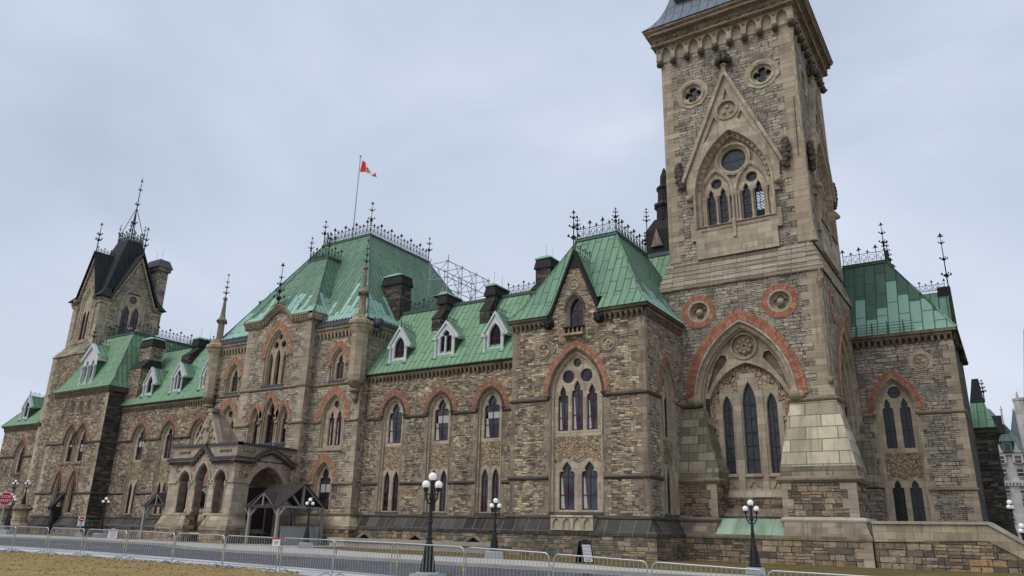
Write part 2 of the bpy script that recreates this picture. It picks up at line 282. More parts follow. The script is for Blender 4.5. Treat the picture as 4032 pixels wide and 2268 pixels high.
M['lawn'] = ground_mat('lawn_straw', (0.215, 0.148, 0.056), (0.265, 0.188, 0.076), (0.325, 0.242, 0.108), 0.8, 18, bump=0.15)
M['verge'] = ground_mat('verge_grass', (0.075, 0.068, 0.024), (0.125, 0.098, 0.036), (0.20, 0.145, 0.058), 0.6, 22, bump=0.8)
M['earth'] = ground_mat('ground_earth', (0.10, 0.085, 0.05), (0.14, 0.12, 0.07), (0.18, 0.15, 0.09))
M['asphalt'] = ground_mat('asphalt', (0.075, 0.077, 0.085), (0.095, 0.097, 0.106), (0.12, 0.122, 0.132), 0.3, 40, 0.85, 0.3, ((0.055, 0.056, 0.06), 0.45))
M['paving'] = ground_mat('pale_paving', (0.30, 0.30, 0.305), (0.36, 0.36, 0.37), (0.43, 0.43, 0.44), 0.5, 20, 0.9, 0.2, ((0.66, 0.67, 0.69), 0.8))
M['concrete'] = ground_mat('concrete_walk', (0.36, 0.345, 0.315), (0.42, 0.405, 0.375), (0.48, 0.465, 0.43), 0.4, 24, 0.9, 0.2)
M['kerb'] = ground_mat('kerb_stone', (0.23, 0.215, 0.19), (0.30, 0.28, 0.25), (0.38, 0.36, 0.33), 0.8, 20, 0.9, 0.2)
M['paint'] = ground_mat('road_paint', (0.5, 0.5, 0.5), (0.6, 0.6, 0.6), (0.7, 0.7, 0.7), 2, 30, 0.8, 0.1)
M['hwall'] = ashlar('hotel_stone_hazed', (0.44, 0.42, 0.40), (0.53, 0.51, 0.49), 3.0, 1.2, (0.3, 0.28, 0.26), 0.2)  # pale stone, lightened further to put distance haze into the colour
M['hroof'] = copper('hotel_roof_hazed', (0.12, 0.175, 0.18), (0.17, 0.225, 0.23), 0.0, width=1.0, rust=0.0, warm=(0.11, 0.165, 0.17))  # roof colour lightened too, as painted distance haze
# ------------------------------------------------------------------ mesh builder
class FR:
    """a wall frame: u along the wall, v up, n outwards"""
    def __init__(s, o, u, n): s.o = Vector(o); s.u = Vector(u); s.v = Vector((0, 0, 1)); s.w = Vector(n)
    def p(s, u, v, n=0.0): return s.o + s.u*u + s.v*v + s.w*n
def front(y): return FR((0, y, 0), (1, 0, 0), (0, -1, 0))
def side(x): return FR((x, 0, 0), (0, 1, 0), (1, 0, 0))
def sideL(x): return FR((x, 0, 0), (0, -1, 0), (-1, 0, 0))

class MB:
    def __init__(s, *mats): s.v = []; s.f = []; s.m = []; s.u = []; s.mats = list(mats); s.cuts = []
    def mi(s, m):
        if m is None: return 0
        if isinstance(m, int): return m
        if m not in s.mats: s.mats.append(m)
        return s.mats.index(m)
    def poly(s, pts, m=None, uv=None):
        i = len(s.v); s.v += [tuple(p) for p in pts]; s.f.append(tuple(range(i, i+len(pts)))); s.m.append(s.mi(m)); s.u.append(uv)
    def hexa(s, b, t, m=None, cap=True):
        """b, t: 4 bottom and 4 top points in the same turn"""
        for i in range(4):
            j = (i+1) % 4; s.poly((b[i], b[j], t[j], t[i]), m)
        if cap: s.poly(t, m); s.poly(b[::-1], m)
    def box(s, x0, x1, y0, y1, z0, z1, m=None):
        b = [Vector((x0, y0, z0)), Vector((x1, y0, z0)), Vector((x1, y1, z0)), Vector((x0, y1, z0))]
        s.hexa(b, [p+Vector((0, 0, z1-z0)) for p in b], m)
    def fbox(s, fr, u0, u1, v0, v1, n0, n1, m=None):
        b = [fr.p(u0, v0, n1), fr.p(u1, v0, n1), fr.p(u1, v0, n0), fr.p(u0, v0, n0)]
        t = [fr.p(u0, v1, n1), fr.p(u1, v1, n1), fr.p(u1, v1, n0), fr.p(u0, v1, n0)]
        s.hexa(b, t, m)
    def plate(s, fr, outer, holes=(), n=0.0, m=None):
        loops = [[Vector((a, b, 0)) for a, b in outer]] + [[Vector((a, b, 0)) for a, b in h] for h in holes]
        flat = [p for l in loops for p in l]; base = len(s.v)
        s.v += [tuple(fr.p(p.x, p.y, n)) for p in flat]
        for tri in tessellate_polygon(loops):
            a, b, c = (flat[i] for i in tri)
            ar = (b.x-a.x)*(c.y-a.y)-(b.y-a.y)*(c.x-a.x)
            if abs(ar) < 1e-9: continue
            tri = tri if ar > 0 else tri[::-1]
            s.f.append(tuple(base+i for i in tri)); s.m.append(s.mi(m)); s.u.append(None)
    def loft(s, fr, rings, m=None, closed=True, uvs=None):
        """rings: list of (outline, n)"""
        for (a, na), (b, nb) in zip(rings, rings[1:]):
            k = len(a)
            for i in range(k if closed else k-1):
                j = (i+1) % k
                s.poly((fr.p(*a[i], na), fr.p(*a[j], na), fr.p(*b[j], nb), fr.p(*b[i], nb)), m)
    def prism(s, fr, outline, n0, n1, m=None):
        s.plate(fr, outline, (), n1, m); s.loft(fr, [(outline, n1), (outline, n0)], m); s.plate(fr, outline[::-1], (), n0, m)
    def tube(s, pts, r, k=5, m=None, closed=False):
        pts = [Vector(p) for p in pts]; rings = []
        for i, p in enumerate(pts):
            t = (pts[min(i+1, len(pts)-1)] - pts[max(i-1, 0)]).normalized()
            a = t.orthogonal().normalized() if i == 0 else (a - t*a.dot(t)).normalized()
            b = t.cross(a); rr = r[i] if isinstance(r, (list, tuple)) else r
            rings.append([p + a*math.cos(2*PI*q/k)*rr + b*math.sin(2*PI*q/k)*rr for q in range(k)])
        for A, B in zip(rings, rings[1:]):
            for q in range(k):
                z = (q+1) % k; s.poly((A[q], A[z], B[z], B[q]), m)
        s.poly(rings[0][::-1], m); s.poly(rings[-1], m)
    def bar(s, a, b, r, m=None): s.tube((a, b), r, 4, m)
    def lathe(s, c, prof, k=10, m=None, rot=0.0):
        c = Vector(c); R = [[c+Vector((r*math.cos(2*PI*q/k+rot), r*math.sin(2*PI*q/k+rot), z)) for q in range(k)] for r, z in prof]
        for A, B in zip(R, R[1:]):
            for q in range(k):
                z = (q+1) % k; s.poly((A[q], A[z], B[z], B[q]), m)
        s.poly(R[0][::-1], m); s.poly(R[-1], m)
    def ball(s, c, r, m=None, k=10, sz=1.0):
        s.lathe(c, [(max(r*math.sin(PI*i/8), 1e-3), -r*sz*math.cos(PI*i/8)) for i in range(9)], k, m)
    def sweep(s, path, prof, m=None, closed=False, caps=True):
        """path of (x, y); prof of (out, z), outwards is the right hand of the path; m may be a list per profile segment"""
        P = [Vector((x, y)) for x, y in path]; k = len(P); R = []
        for i in range(k):
            d0 = (P[i]-P[i-1]).normalized() if (i > 0 or closed) else None
            d1 = (P[(i+1) % k]-P[i]).normalized() if (i < k-1 or closed) else None
            n0 = Vector((d0.y, -d0.x)) if d0 is not None else None; n1 = Vector((d1.y, -d1.x)) if d1 is not None else None
            if n0 is None: nn = n1
            elif n1 is None: nn = n0
            else: nn = (n0+n1)/(1+n0.dot(n1))
            R.append([Vector((P[i].x+nn.x*o, P[i].y+nn.y*o, z)) for o, z in prof])
        for i in range(k if closed else k-1):
            A, B = R[i], R[(i+1) % k]
            for q in range(len(prof)-1):
                s.poly((A[q], B[q], B[q+1], A[q+1]), m[q] if isinstance(m, list) else m)
        if caps and not closed:
            mm = m[0] if isinstance(m, list) else m
            s.poly(R[0][::-1], mm); s.poly(R[-1], mm)
    def mesh(s, name, hgt=None, smooth=False):
        me = bpy.data.meshes.new(name); me.from_pydata(s.v, [], s.f)
        for m in s.mats: me.materials.append(M[m])
        for p, m in zip(me.polygons, s.m): p.material_index = m
        uvl = me.uv_layers.new(name='UVMap').data; Z = Vector((0, 0, 1))
        for p, cu in zip(me.polygons, s.u):
            if cu:
                for li, q in zip(p.loop_indices, cu): uvl[li].uv = q
                continue
            n = p.normal; ua = Z.cross(n)
            if ua.length < 0.05: ua = Vector((1, 0, 0)); va = Vector((0, 1, 0))
            else:
                ua.normalize(); va = n.cross(ua)
                if abs(ua.x) > abs(ua.y)*1.02: ua = ua if ua.x > 0 else -ua
                else: ua = ua if ua.y > 0 else -ua
                if va.z < 0: va = -va
            for li in p.loop_indices:
                co = me.vertices[me.loops[li].vertex_index].co; uvl[li].uv = (co.dot(ua), co.dot(va))
        if hgt:
            at = me.attributes.new('hgt', 'FLOAT', 'POINT'); z0, z1 = hgt
            at.data.foreach_set('value', [(v.co.z-z0)/(z1-z0) for v in me.vertices])
        if smooth:
            for p in me.polygons: p.use_smooth = True
        return me
    def cut(s):
        if s.f and (not s.cuts or s.cuts[-1] != (len(s.v), len(s.f))): s.cuts.append((len(s.v), len(s.f)))
    def build(s, name, parent=None, hgt=None, smooth=False, label=None, inv=True):
        if not s.f: return None
        if s.cuts:      # runs that lie apart become parts of their own
            o = None; a = (0, 0)
            for c in s.cuts+[(len(s.v), len(s.f))]:
                if c[1] > a[1]:
                    q = MB(); q.v = s.v[a[0]:c[0]]; q.f = [tuple(i-a[0] for i in f) for f in s.f[a[1]:c[1]]]; q.u = s.u[a[1]:c[1]]
                    for m in s.m[a[1]:c[1]]: q.m.append(q.mi(s.mats[m]))
                    o = q.build(name, parent, hgt, smooth, label, inv)
                a = c
            return o
        me = s.mesh(name, hgt, smooth); o = bpy.data.objects.new(name, me); COL.objects.link(o)
        if parent is not None:
            o.parent = parent
            if inv: o.matrix_parent_inverse = Matrix.Translation(-parent.location) if parent.type == 'EMPTY' else Matrix()
        if label: o['label'] = label
        return o
def tag(o, label, cat, group=None, kind=None):
    if kind: o['kind'] = kind
    if label: o['label'] = label
    if cat: o['category'] = cat
    if group: o['group'] = group
    return o
def thing(name, label, cat, loc=(0, 0, 0), rz=0.0, group=None):
    o = bpy.data.objects.new(name, None); COL.objects.link(o); o.location = loc; o.rotation_euler = (0, 0, rz); o.empty_display_size = 0.3
    return tag(o, label, cat, group)
def dup(o, parent=None):
    c = o.copy(); COL.objects.link(c)
    if parent is not None: c.parent = parent
    for ch in list(o.children): dup(ch, c)
    return c

# ------------------------------------------------------------------ outlines
NA = 8
def arch(c, hw, sill, spring, apex, n=NA):
    h = apex-spring; pts = [(c-hw, sill)]
    if h >= hw*0.999:
        cx = (h*h-hw*hw)/(2*hw); r = cx+hw; a1 = math.acos(max(-1, min(1, cx/r)))
        L = [(-(r*math.cos(a1*i/n)-cx), r*math.sin(a1*i/n)) for i in range(n+1)]
    else:
        ln = math.hypot(hw, h); L = [(-hw+hw*i/n-0.13*4*(i/n)*(1-i/n)*h, h*i/n+0.13*4*(i/n)*(1-i/n)*hw) for i in range(n+1)]
    pts += [(c+x, spring+y) for x, y in L]; pts += [(c-x, spring+y) for x, y in L[-2::-1]]
    return pts + [(c+hw, sill)]
def tref(c, hw, sill, spring, apex):
    h = apex-spring
    L = [(1, 0), (1.0, .10), (.95, .24), (.82, .33), (.64, .36), (.46, .34), (.56, .46), (.56, .58), (.46, .70), (.30, .82), (.14, .92), (0, 1)]
    return [(c-hw, sill)] + [(c-hw*a, spring+h*b) for a, b in L] + [(c+hw*a, spring+h*b) for a, b in L[-2::-1]] + [(c+hw, sill)]
def circ(c, z, r, n=18): return [(c+r*math.cos(PI/2-2*PI*i/n), z+r*math.sin(PI/2-2*PI*i/n)) for i in range(n)]
def quatre(c, z, r, n=6):
    o = []
    for q in range(4):
        a0 = PI/2 - q*PI/2; cx, cz = c+0.5*r*math.cos(a0), z+0.5*r*math.sin(a0)
        for i in range(n+1):
            a = a0 + PI*0.62 - PI*1.24*i/n; o.append((cx+0.5*r*math.cos(a), cz+0.5*r*math.sin(a)))
    return o
def rect(u0, u1, v0, v1): return [(u0, v0), (u0, v1), (u1, v1), (u1, v0)]
def shape(sp):
    k = sp[0]
    return {'arch': arch, 'tref': tref, 'circ': circ, 'quatre': quatre, 'rect': lambda *a: rect(*a)}[k](*sp[1:])
def shrink(sp, d, dv=None):
    k = sp[0]; dv = d if dv is None else dv
    if k in ('arch', 'tref'): return (k, sp[1], sp[2]-d, sp[3]+dv, sp[4], sp[5]-d*1.25)
    if k in ('circ', 'quatre'): return (k, sp[1], sp[2], sp[3]-d)
    return (k, sp[1]+d, sp[2]-d, sp[3]+dv, sp[4]-dv)

# ------------------------------------------------------------------ windows
def pane(parent, fr, sp, n, gl='glass', frm='maroon', fw=0.06, vb=1, hb=(0.33, 0.66), curtain=False):
    b = MB(gl, frm); o = shape(sp); i = shape(shrink(sp, fw))
    b.plate(fr, o, (), n, gl); b.loft(fr, [(o, n+0.05), (i, n+0.05), (i, n+0.004)], frm)
    if sp[0] in ('arch', 'tref'):
        c, hw, s0, s1, ap = sp[1:6]; t = fw*0.42
        for q in range(vb):
            u = c-hw+2*hw*(q+1)/(vb+1); b.fbox(fr, u-t, u+t, s0, s1+(ap-s1)*(0.55 if vb == 1 else 0.3), n+0.003, n+0.045, frm)
        for f in hb:
            z = s0+(s1-s0)*f; b.fbox(fr, c-hw+fw, c+hw-fw, z-t, z+t, n+0.002, n+0.04, frm)
        if frm == 'maroon' and sp[0] == 'tref' and rnd.random() < 0.3:   # a blind drawn part way
            b.fbox(fr, c-hw+fw, c+hw-fw, s1-(s1-s0)*rnd.uniform(0.05, 0.45), s1, n+0.0005, n+0.0015, 'curtain')
        if curtain:
            for sg in (-1, 1):
                k = 5
                for q in range(k):
                    z0 = s0+0.1+(s1-s0)*0.95*q/k; z1 = s0+0.1+(s1-s0)*0.95*(q+1)/k; w0 = hw*(0.8-0.5*q/k) if sg < 0 else hw*0.12; w1 = hw*(0.8-0.5*(q+1)/k) if sg < 0 else hw*0.12
                    e = c+sg*(hw-fw-0.01); b.poly([fr.p(e, z0, n+0.0015), fr.p(e-sg*w0*0.6, z0, n+0.0015), fr.p(e-sg*w1*0.6, z1, n+0.0015), fr.p(e, z1, n+0.0015)], 'curtain')
    elif sp[0] == 'circ':
        b.fbox(fr, sp[1]-sp[3]+fw, sp[1]+sp[3]-fw, sp[2]-0.02, sp[2]+0.02, n+0.003, n+0.03, frm)
    return b.build('pane', parent)
def redring(parent, fr, c, hw, spring, apex, t, mat='red', n1=0.035, top=None, foot=0.0):
    a = arch(c, hw, spring-foot, spring, apex)[1:-1]; o = arch(c, hw+t, spring-foot, spring, apex+t*(1.15 if top is None else top))[1:-1]
    if foot: a = arch(c, hw, spring-foot, spring, apex); o = arch(c, hw+t, spring-foot, spring, apex+t*(1.15 if top is None else top))
    b = MB(mat); L = 0.0
    for i in range(len(a)-1):
        d = (Vector(o[i+1])-Vector(o[i])).length
        b.poly((fr.p(*a[i], n1), fr.p(*o[i], n1), fr.p(*o[i+1], n1), fr.p(*a[i+1], n1)), mat, [(L, 0), (L, t), (L+d, t), (L+d, 0)])
        b.poly((fr.p(*o[i], n1), fr.p(*o[i], -0.01), fr.p(*o[i+1], -0.01), fr.p(*o[i+1], n1)), mat, [(L, t), (L, t+n1), (L+d, t+n1), (L+d, t)]); L += d
    for q in (0, -1): b.poly((fr.p(*a[q], n1), fr.p(*o[q], n1), fr.p(*o[q], -0.01), fr.p(*a[q], -0.01)), mat)
    return b.build('brick_arch', parent)
def window(root, fr, c, hw, sill, spring, apex, lights, red_t=0.0, d=0.28, stone='ash', redm='red', hood='string', panel=None, gl='glass', frm='maroon', hb=(0.5,), vb=1, curt=False, infill=None, ring=0.24, glass_n=0.18, panelm='crazy', redtop=None, sillm='string', pane_d=None, stops=True):
    """a pointed opening with stepped stone jambs, an infill plate pierced by lights and glass behind; returns the hole outline for the wall"""
    sp = ('arch', c, hw, sill, spring, apex); O = shape(sp); b = MB(stone)
    s1 = shape(shrink(sp, ring*0.35, 0.04)); s2 = shape(shrink(sp, ring*0.42, 0.05)); s3 = shape(shrink(sp, ring*0.9, 0.10)); s4s = shrink(sp, ring, 0.11); s4 = shape(s4s)
    b.loft(fr, [(O, -0.05), (O, 0.03), (s1, 0.03)], stone); inn = 'asht' if stone == 'ashd' else stone; infill = infill or inn
    b.loft(fr, [(s1, 0.03), (s2, -d*0.4), (s3, -d*0.45), (s4, -d)], inn)
    holes = [shape(l) for l in lights]
    b.plate(fr, s4, holes, -d, infill or stone)
    for l, h in zip(lights, holes):
        i = shape(shrink(l, 0.035)); b.loft(fr, [(h, -d), (i, -d-0.05), (i, -d-glass_n-0.06)], infill or stone)
    if sill is not None and sillm: b.fbox(fr, c-hw+0.05, c+hw-0.05, sill-0.12, sill+0.115, -d, 0.09, sillm)
    if stops:   # carved label stops
        for sg in (-1, 1): b.ball(fr.p(c+sg*(hw+0.03), spring-0.02, 0.07), 0.17, 'carve' if hood == 'string' else 'carvet', 7)
    w = b.build('window', root)
    if red_t: redring(w, fr, c, hw+0.02, spring, apex+0.03, red_t, redm, 0.035, redtop)
    if hood:
        hb_ = MB(hood); a1 = arch(c, hw-0.05, spring, spring, apex-0.06)[1:-1]; a2 = arch(c, hw+0.09, spring, spring, apex+0.12)[1:-1]
        hb_.loft(fr, [(a1, 0.02), (a1, 0.11), (a2, 0.11), (a2, 0.0)], hood, closed=False); hb_.build('hood_mould', w)
    if panel:
        pb = MB(panelm); u0, u1, v0, v1 = panel; hs = []
        pb.plate(fr, panel_outline(c, hw-ring, v0, v1, lights), (), -d+0.02, panelm); pb.build('rubble_panel', w)
    for l in lights:
        pane(w, fr, shrink(l, 0.03), -d-glass_n, gl, frm, 0.055 if l[0] != 'circ' else 0.03, vb, hb, curt and l[0] == 'tref')
    return O
def panel_outline(c, hw, v0, v1, lights):
    """the rubble field between the upper and lower lights, its lower edge following gabled heads"""
    low = sorted([l for l in lights if l[0] in ('arch', 'tref') and l[5] < v1+0.3], key=lambda l: l[1])
    pts = [(c-hw+0.02, v1), (c-hw+0.02, v0)]
    for l in low:
        q, a = l[2]+0.14, l[5]+0.22
        pts += [(max(l[1]-q, c-hw+0.03), v0), (l[1]-0.10, a), (l[1]+0.10, a), (min(l[1]+q, c+hw-0.03), v0)]
    pts += [(c+hw-0.02, v0), (c+hw-0.02, v1)]
    o = []
    for p in pts:
        if not o or abs(p[0]-o[-1][0])+abs(p[1]-o[-1][1]) > 0.02: o.append(p)
    return o[::-1]
def wall(root, fr, outline, holes, m, label=None):
    b = MB(m); b.plate(fr, outline, holes, 0.0, m); return b.build('wall', root, label=label)
def quoins(b, fr, u, dirn, z0, z1, m='quoin', h=0.40, wd=(0.34, 0.62), n=0.012):
    b.cut(); z = z0; i = 0
    while z < z1-0.05:
        t = min(z+h-0.012, z1); w_ = wd[i % 2]+rnd.uniform(-0.05, 0.06); a, c = sorted((u, u+dirn*w_)); b.fbox(fr, a, c, z, t, -0.02, n, m); z += h; i += 1
    b.cut()
def corbels(b, fr, u0, u1, z0, z1, n=0.2, sp=0.42, m='corn', md='cornb'):
    """an arched corbel table under a projecting band"""
    b.cut()
    k = max(1, round((u1-u0)/sp)); s_ = (u1-u0)/k; h = z1-z0
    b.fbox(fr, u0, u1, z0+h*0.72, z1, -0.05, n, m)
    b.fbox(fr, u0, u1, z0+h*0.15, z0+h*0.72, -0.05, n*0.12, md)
    for i in range(k+1):
        u = u0+s_*i; w_ = s_*0.2
        a0, a1 = max(u0, u-w_), min(u1, u+w_)
        b.hexa([fr.p(a0, z0+h*0.10, n*0.45), fr.p(a1, z0+h*0.10, n*0.45), fr.p(a1, z0+h*0.10, -0.02), fr.p(a0, z0+h*0.10, -0.02)], [fr.p(a0, z0+h*0.72, n), fr.p(a1, z0+h*0.72, n), fr.p(a1, z0+h*0.72, -0.02), fr.p(a0, z0+h*0.72, -0.02)], m)
        if i < k:   # little pointed heads between the brackets
            um = u+s_*0.5; q = s_*0.5-w_
            for sg in (-1, 1):
                b.poly([fr.p(um+sg*q, z0+h*0.45, n*0.8), fr.p(um+sg*q, z0+h*0.73, n*0.8), fr.p(um, z0+h*0.73, n*0.8)], m)
STR = [(0.0, -0.16), (0.06, -0.12), (0.12, -0.03), (0.12, 0.03), (0.05, 0.10), (0.0, 0.13)]
def string(b, path, z, m='string', k=1.0): b.cut(); b.sweep(path, [(o*k, z+dz*k) for o, dz in STR], m)

# ------------------------------------------------------------------ roofs and ironwork
def hiproof(root, base, z0, top, z1, m='cop', flare=0.10, lift=None, sides='fblr', trim=True, name='roof', cap=True, flz=0.055, notch=None, notchr=None):
    """base, top: (x0, x1, y0, y1)"""
    b = MB(m); R = []
    def ringpts(r, z): x0, x1, y0, y1 = r; return [Vector((x0, y0, z)), Vector((x1, y0, z)), Vector((x1, y1, z)), Vector((x0, y1, z))]
    mid = tuple(base[i]+(top[i]-base[i])*flare for i in range(4))
    R = [ringpts(base, z0), ringpts(mid, z0+(z1-z0)*flz)] if flare else [ringpts(base, z0)]
    R.append(ringpts(top, z1))
    idx = {'f': 0, 'r': 1, 'b': 2, 'l': 3}
    for A, B in zip(R, R[1:]):
        for sd_ in sides:
            i = idx[sd_]; j = (i+1) % 4; nn = {'f': notch, 'r': notchr}.get(sd_)
            if nn and A is R[0]:
                ax = 0 if sd_ == 'f' else 1
                def at(P, Q, v): f = (v-P[ax])/(Q[ax]-P[ax]); return P+(Q-P)*f
                b.poly((A[i], at(A[i], A[j], nn[0]), at(B[i], B[j], nn[0]), B[i]), m); b.poly((at(A[i], A[j], nn[1]), A[j], B[j], at(B[i], B[j], nn[1])), m)
            else: b.poly((A[i], A[j], B[j], B[i]), m)
    if cap: b.poly(R[-1], m)
    o = b.build(name, root, hgt=(z0, z1))
    if trim:
        t = MB('copd'); x0, x1, y0, y1 = top
        t.sweep([(x0, y0), (x1, y0), (x1, y1), (x0, y1)], [(-0.1, z1-0.03), (0.12, z1-0.16), (0.16, z1-0.10), (0.12, z1+0.02), (0.16, z1+0.12), (-0.1, z1+0.14)], 'copd', closed=True)
        if m != 'slate':
            for i in range(4):
                pts = [r_[i] for r_ in R]; t.tube(pts, 0.07, 5, 'copd' if m == 'copp' else m)
        t.build('roof_trim', root, hgt=(z0, z1))
    return o
def fleur(b, p, s, m='iron'):
    p = Vector(p); U = Vector((0.75, -0.66, 0)).normalized()
    for ax in (Vector((1, 0, 0)), Vector((0, 1, 0))):
        b.poly([p+Vector((0, 0, s*1.0)), p+ax*s*0.26+Vector((0, 0, s*0.5)), p+Vector((0, 0, s*0.08)), p-ax*s*0.26+Vector((0, 0, s*0.5))], m)
        for sg in (-1, 1):
            b.poly([p+Vector((0, 0, s*0.2)), p+ax*sg*s*0.34+Vector((0, 0, s*0.46)), p+ax*sg*s*0.50+Vector((0, 0, s*0.24)), p+ax*sg*s*0.28+Vector((0, 0, s*0.18))], m)
def cresting(b, a, c, h=0.9, sp=0.45, r=0.028, every=4, scroll=True):
    b.cut(); a = Vector(a); c = Vector(c); L = (c-a).length; d = (c-a)/L; k = max(1, round(L/sp)); Z = Vector((0, 0, 1))
    for z in (0.06, h*0.72): b.bar(a+Z*z, c+Z*z, r)
    for i in range(k+1):
        p = a+d*(L*i/k); hh = h*(1.28 if i % every == 0 else 1.0); b.bar(p, p+Z*hh*0.86, r*(1.3 if i % every == 0 else 1.0)); fleur(b, p+Z*hh*0.74, h*(0.36 if i % every == 0 else 0.26))
        if i < k and scroll:
            s_ = L/k; q = p+d*s_*0.5
            pts = [q+d*(s_*0.36*math.cos(t))+Z*(h*(0.36+0.26*math.sin(t))) for t in [PI*1.5+2*PI*j/7 for j in range(8)]]
            for A, B in zip(pts, pts[1:]): b.bar(A, B, r*0.7)
            for sg in (-1, 1): b.bar(q+Z*h*0.36-d*sg*s_*0.3+Z*h*0.1, q+Z*h*0.14+d*sg*s_*0.16, r*0.7)
def finial(b, p, h, s=1.0, levels=(0.45, 0.62, 0.8), r=0.04, m='iron'):
    b.cut(); p = Vector(p); Z = Vector((0, 0, 1)); b.tube([p, p+Z*h*0.5, p+Z*h*0.97], [r*1.3, r, r*0.5], 5, m)
    for q, f in enumerate(levels):
        c = p+Z*h*f; w_ = s*(0.42-0.08*q)
        for k in range(4):
            ax = Vector((math.cos(k*PI/2+0.5), math.sin(k*PI/2+0.5), 0))
            b.tube([c, c+ax*w_*0.6+Z*w_*0.1, c+ax*w_+Z*w_*0.55], r*0.6, 4, m)
            e = c+ax*w_*0.85+Z*w_*0.35; b.poly([e+Z*w_*0.42, e+ax*w_*0.28, e-Z*w_*0.22, e-ax*w_*0.28], m)
            b.poly([c+ax*w_*0.15+Z*w_*0.55, c+ax*w_*0.55+Z*w_*0.1, c+ax*w_*0.15-Z*w_*0.35, c], m)
    fleur(b, p+Z*h*0.9, min(h*0.1, 0.42)+0.06*s, m); b.cut()
def chimney(root, x0, x1, yf, ys, yb, z0, z1, z2, z3, stone='black', slope=True):
    """lower stage to z1, sloping shoulder back to ys at z2, shaft to z3, flared cap and copper lid"""
    b = MB(stone)
    if slope:
        b.box(x0, x1, yf, yb, z0, z1, stone)
        b.hexa([Vector((x0-0.05, yf-0.06, z1)), Vector((x1+0.05, yf-0.06, z1)), Vector((x1+0.05, yb, z1)), Vector((x0-0.05, yb, z1))], [Vector((x0, ys, z2)), Vector((x1, ys, z2)), Vector((x1, yb, z2)), Vector((x0, yb, z2))], 'sooty')
    b.box(x0+0.003, x1-0.003, ys+0.003, yb-0.003, z2 if slope else z0, z3, stone)
    o = b.build('chimney', root); c = MB('sooty')
    r = [Vector((x0-0.12, ys-0.12, z3)), Vector((x1+0.12, ys-0.12, z3)), Vector((x1+0.12, yb+0.12, z3)), Vector((x0-0.12, yb+0.12, z3))]
    t = [Vector((x0+0.02, ys+0.02, z3+0.75)), Vector((x1-0.02, ys+0.02, z3+0.75)), Vector((x1-0.02, yb-0.02, z3+0.75)), Vector((x0+0.02, yb-0.02, z3+0.75))]
    c.hexa([p+Vector((0, 0, -0.12)) for p in r], r, 'sooty'); c.hexa(r, t, 'sooty')
    k = [Vector((x0-0.08, ys-0.08, z3+0.75)), Vector((x1+0.08, ys-0.08, z3+0.75)), Vector((x1+0.08, yb+0.08, z3+0.75)), Vector((x0-0.08, yb+0.08, z3+0.75))]
    xm, q = (x0+x1)/2, (x1-x0)*0.22; k1 = [p+Vector((0, 0, 0.10)) for p in k]; k2 = [Vector((xm-q, ys+0.2, z3+1.08)), Vector((xm+q, ys+0.2, z3+1.08)), Vector((xm+q, yb-0.2, z3+1.08)), Vector((xm-q, yb-0.2, z3+1.08))]
    c.hexa(k, k1, 'coppale'); c.hexa(k1, k2, 'coppale')
    for f in (0.25, 0.8): c.bar((xm, ys+(yb-ys)*f, z3+1.0), (xm, ys+(yb-ys)*f, z3+2.2), 0.016, 'scaff')
    c.build('chimney_cap', o); return o
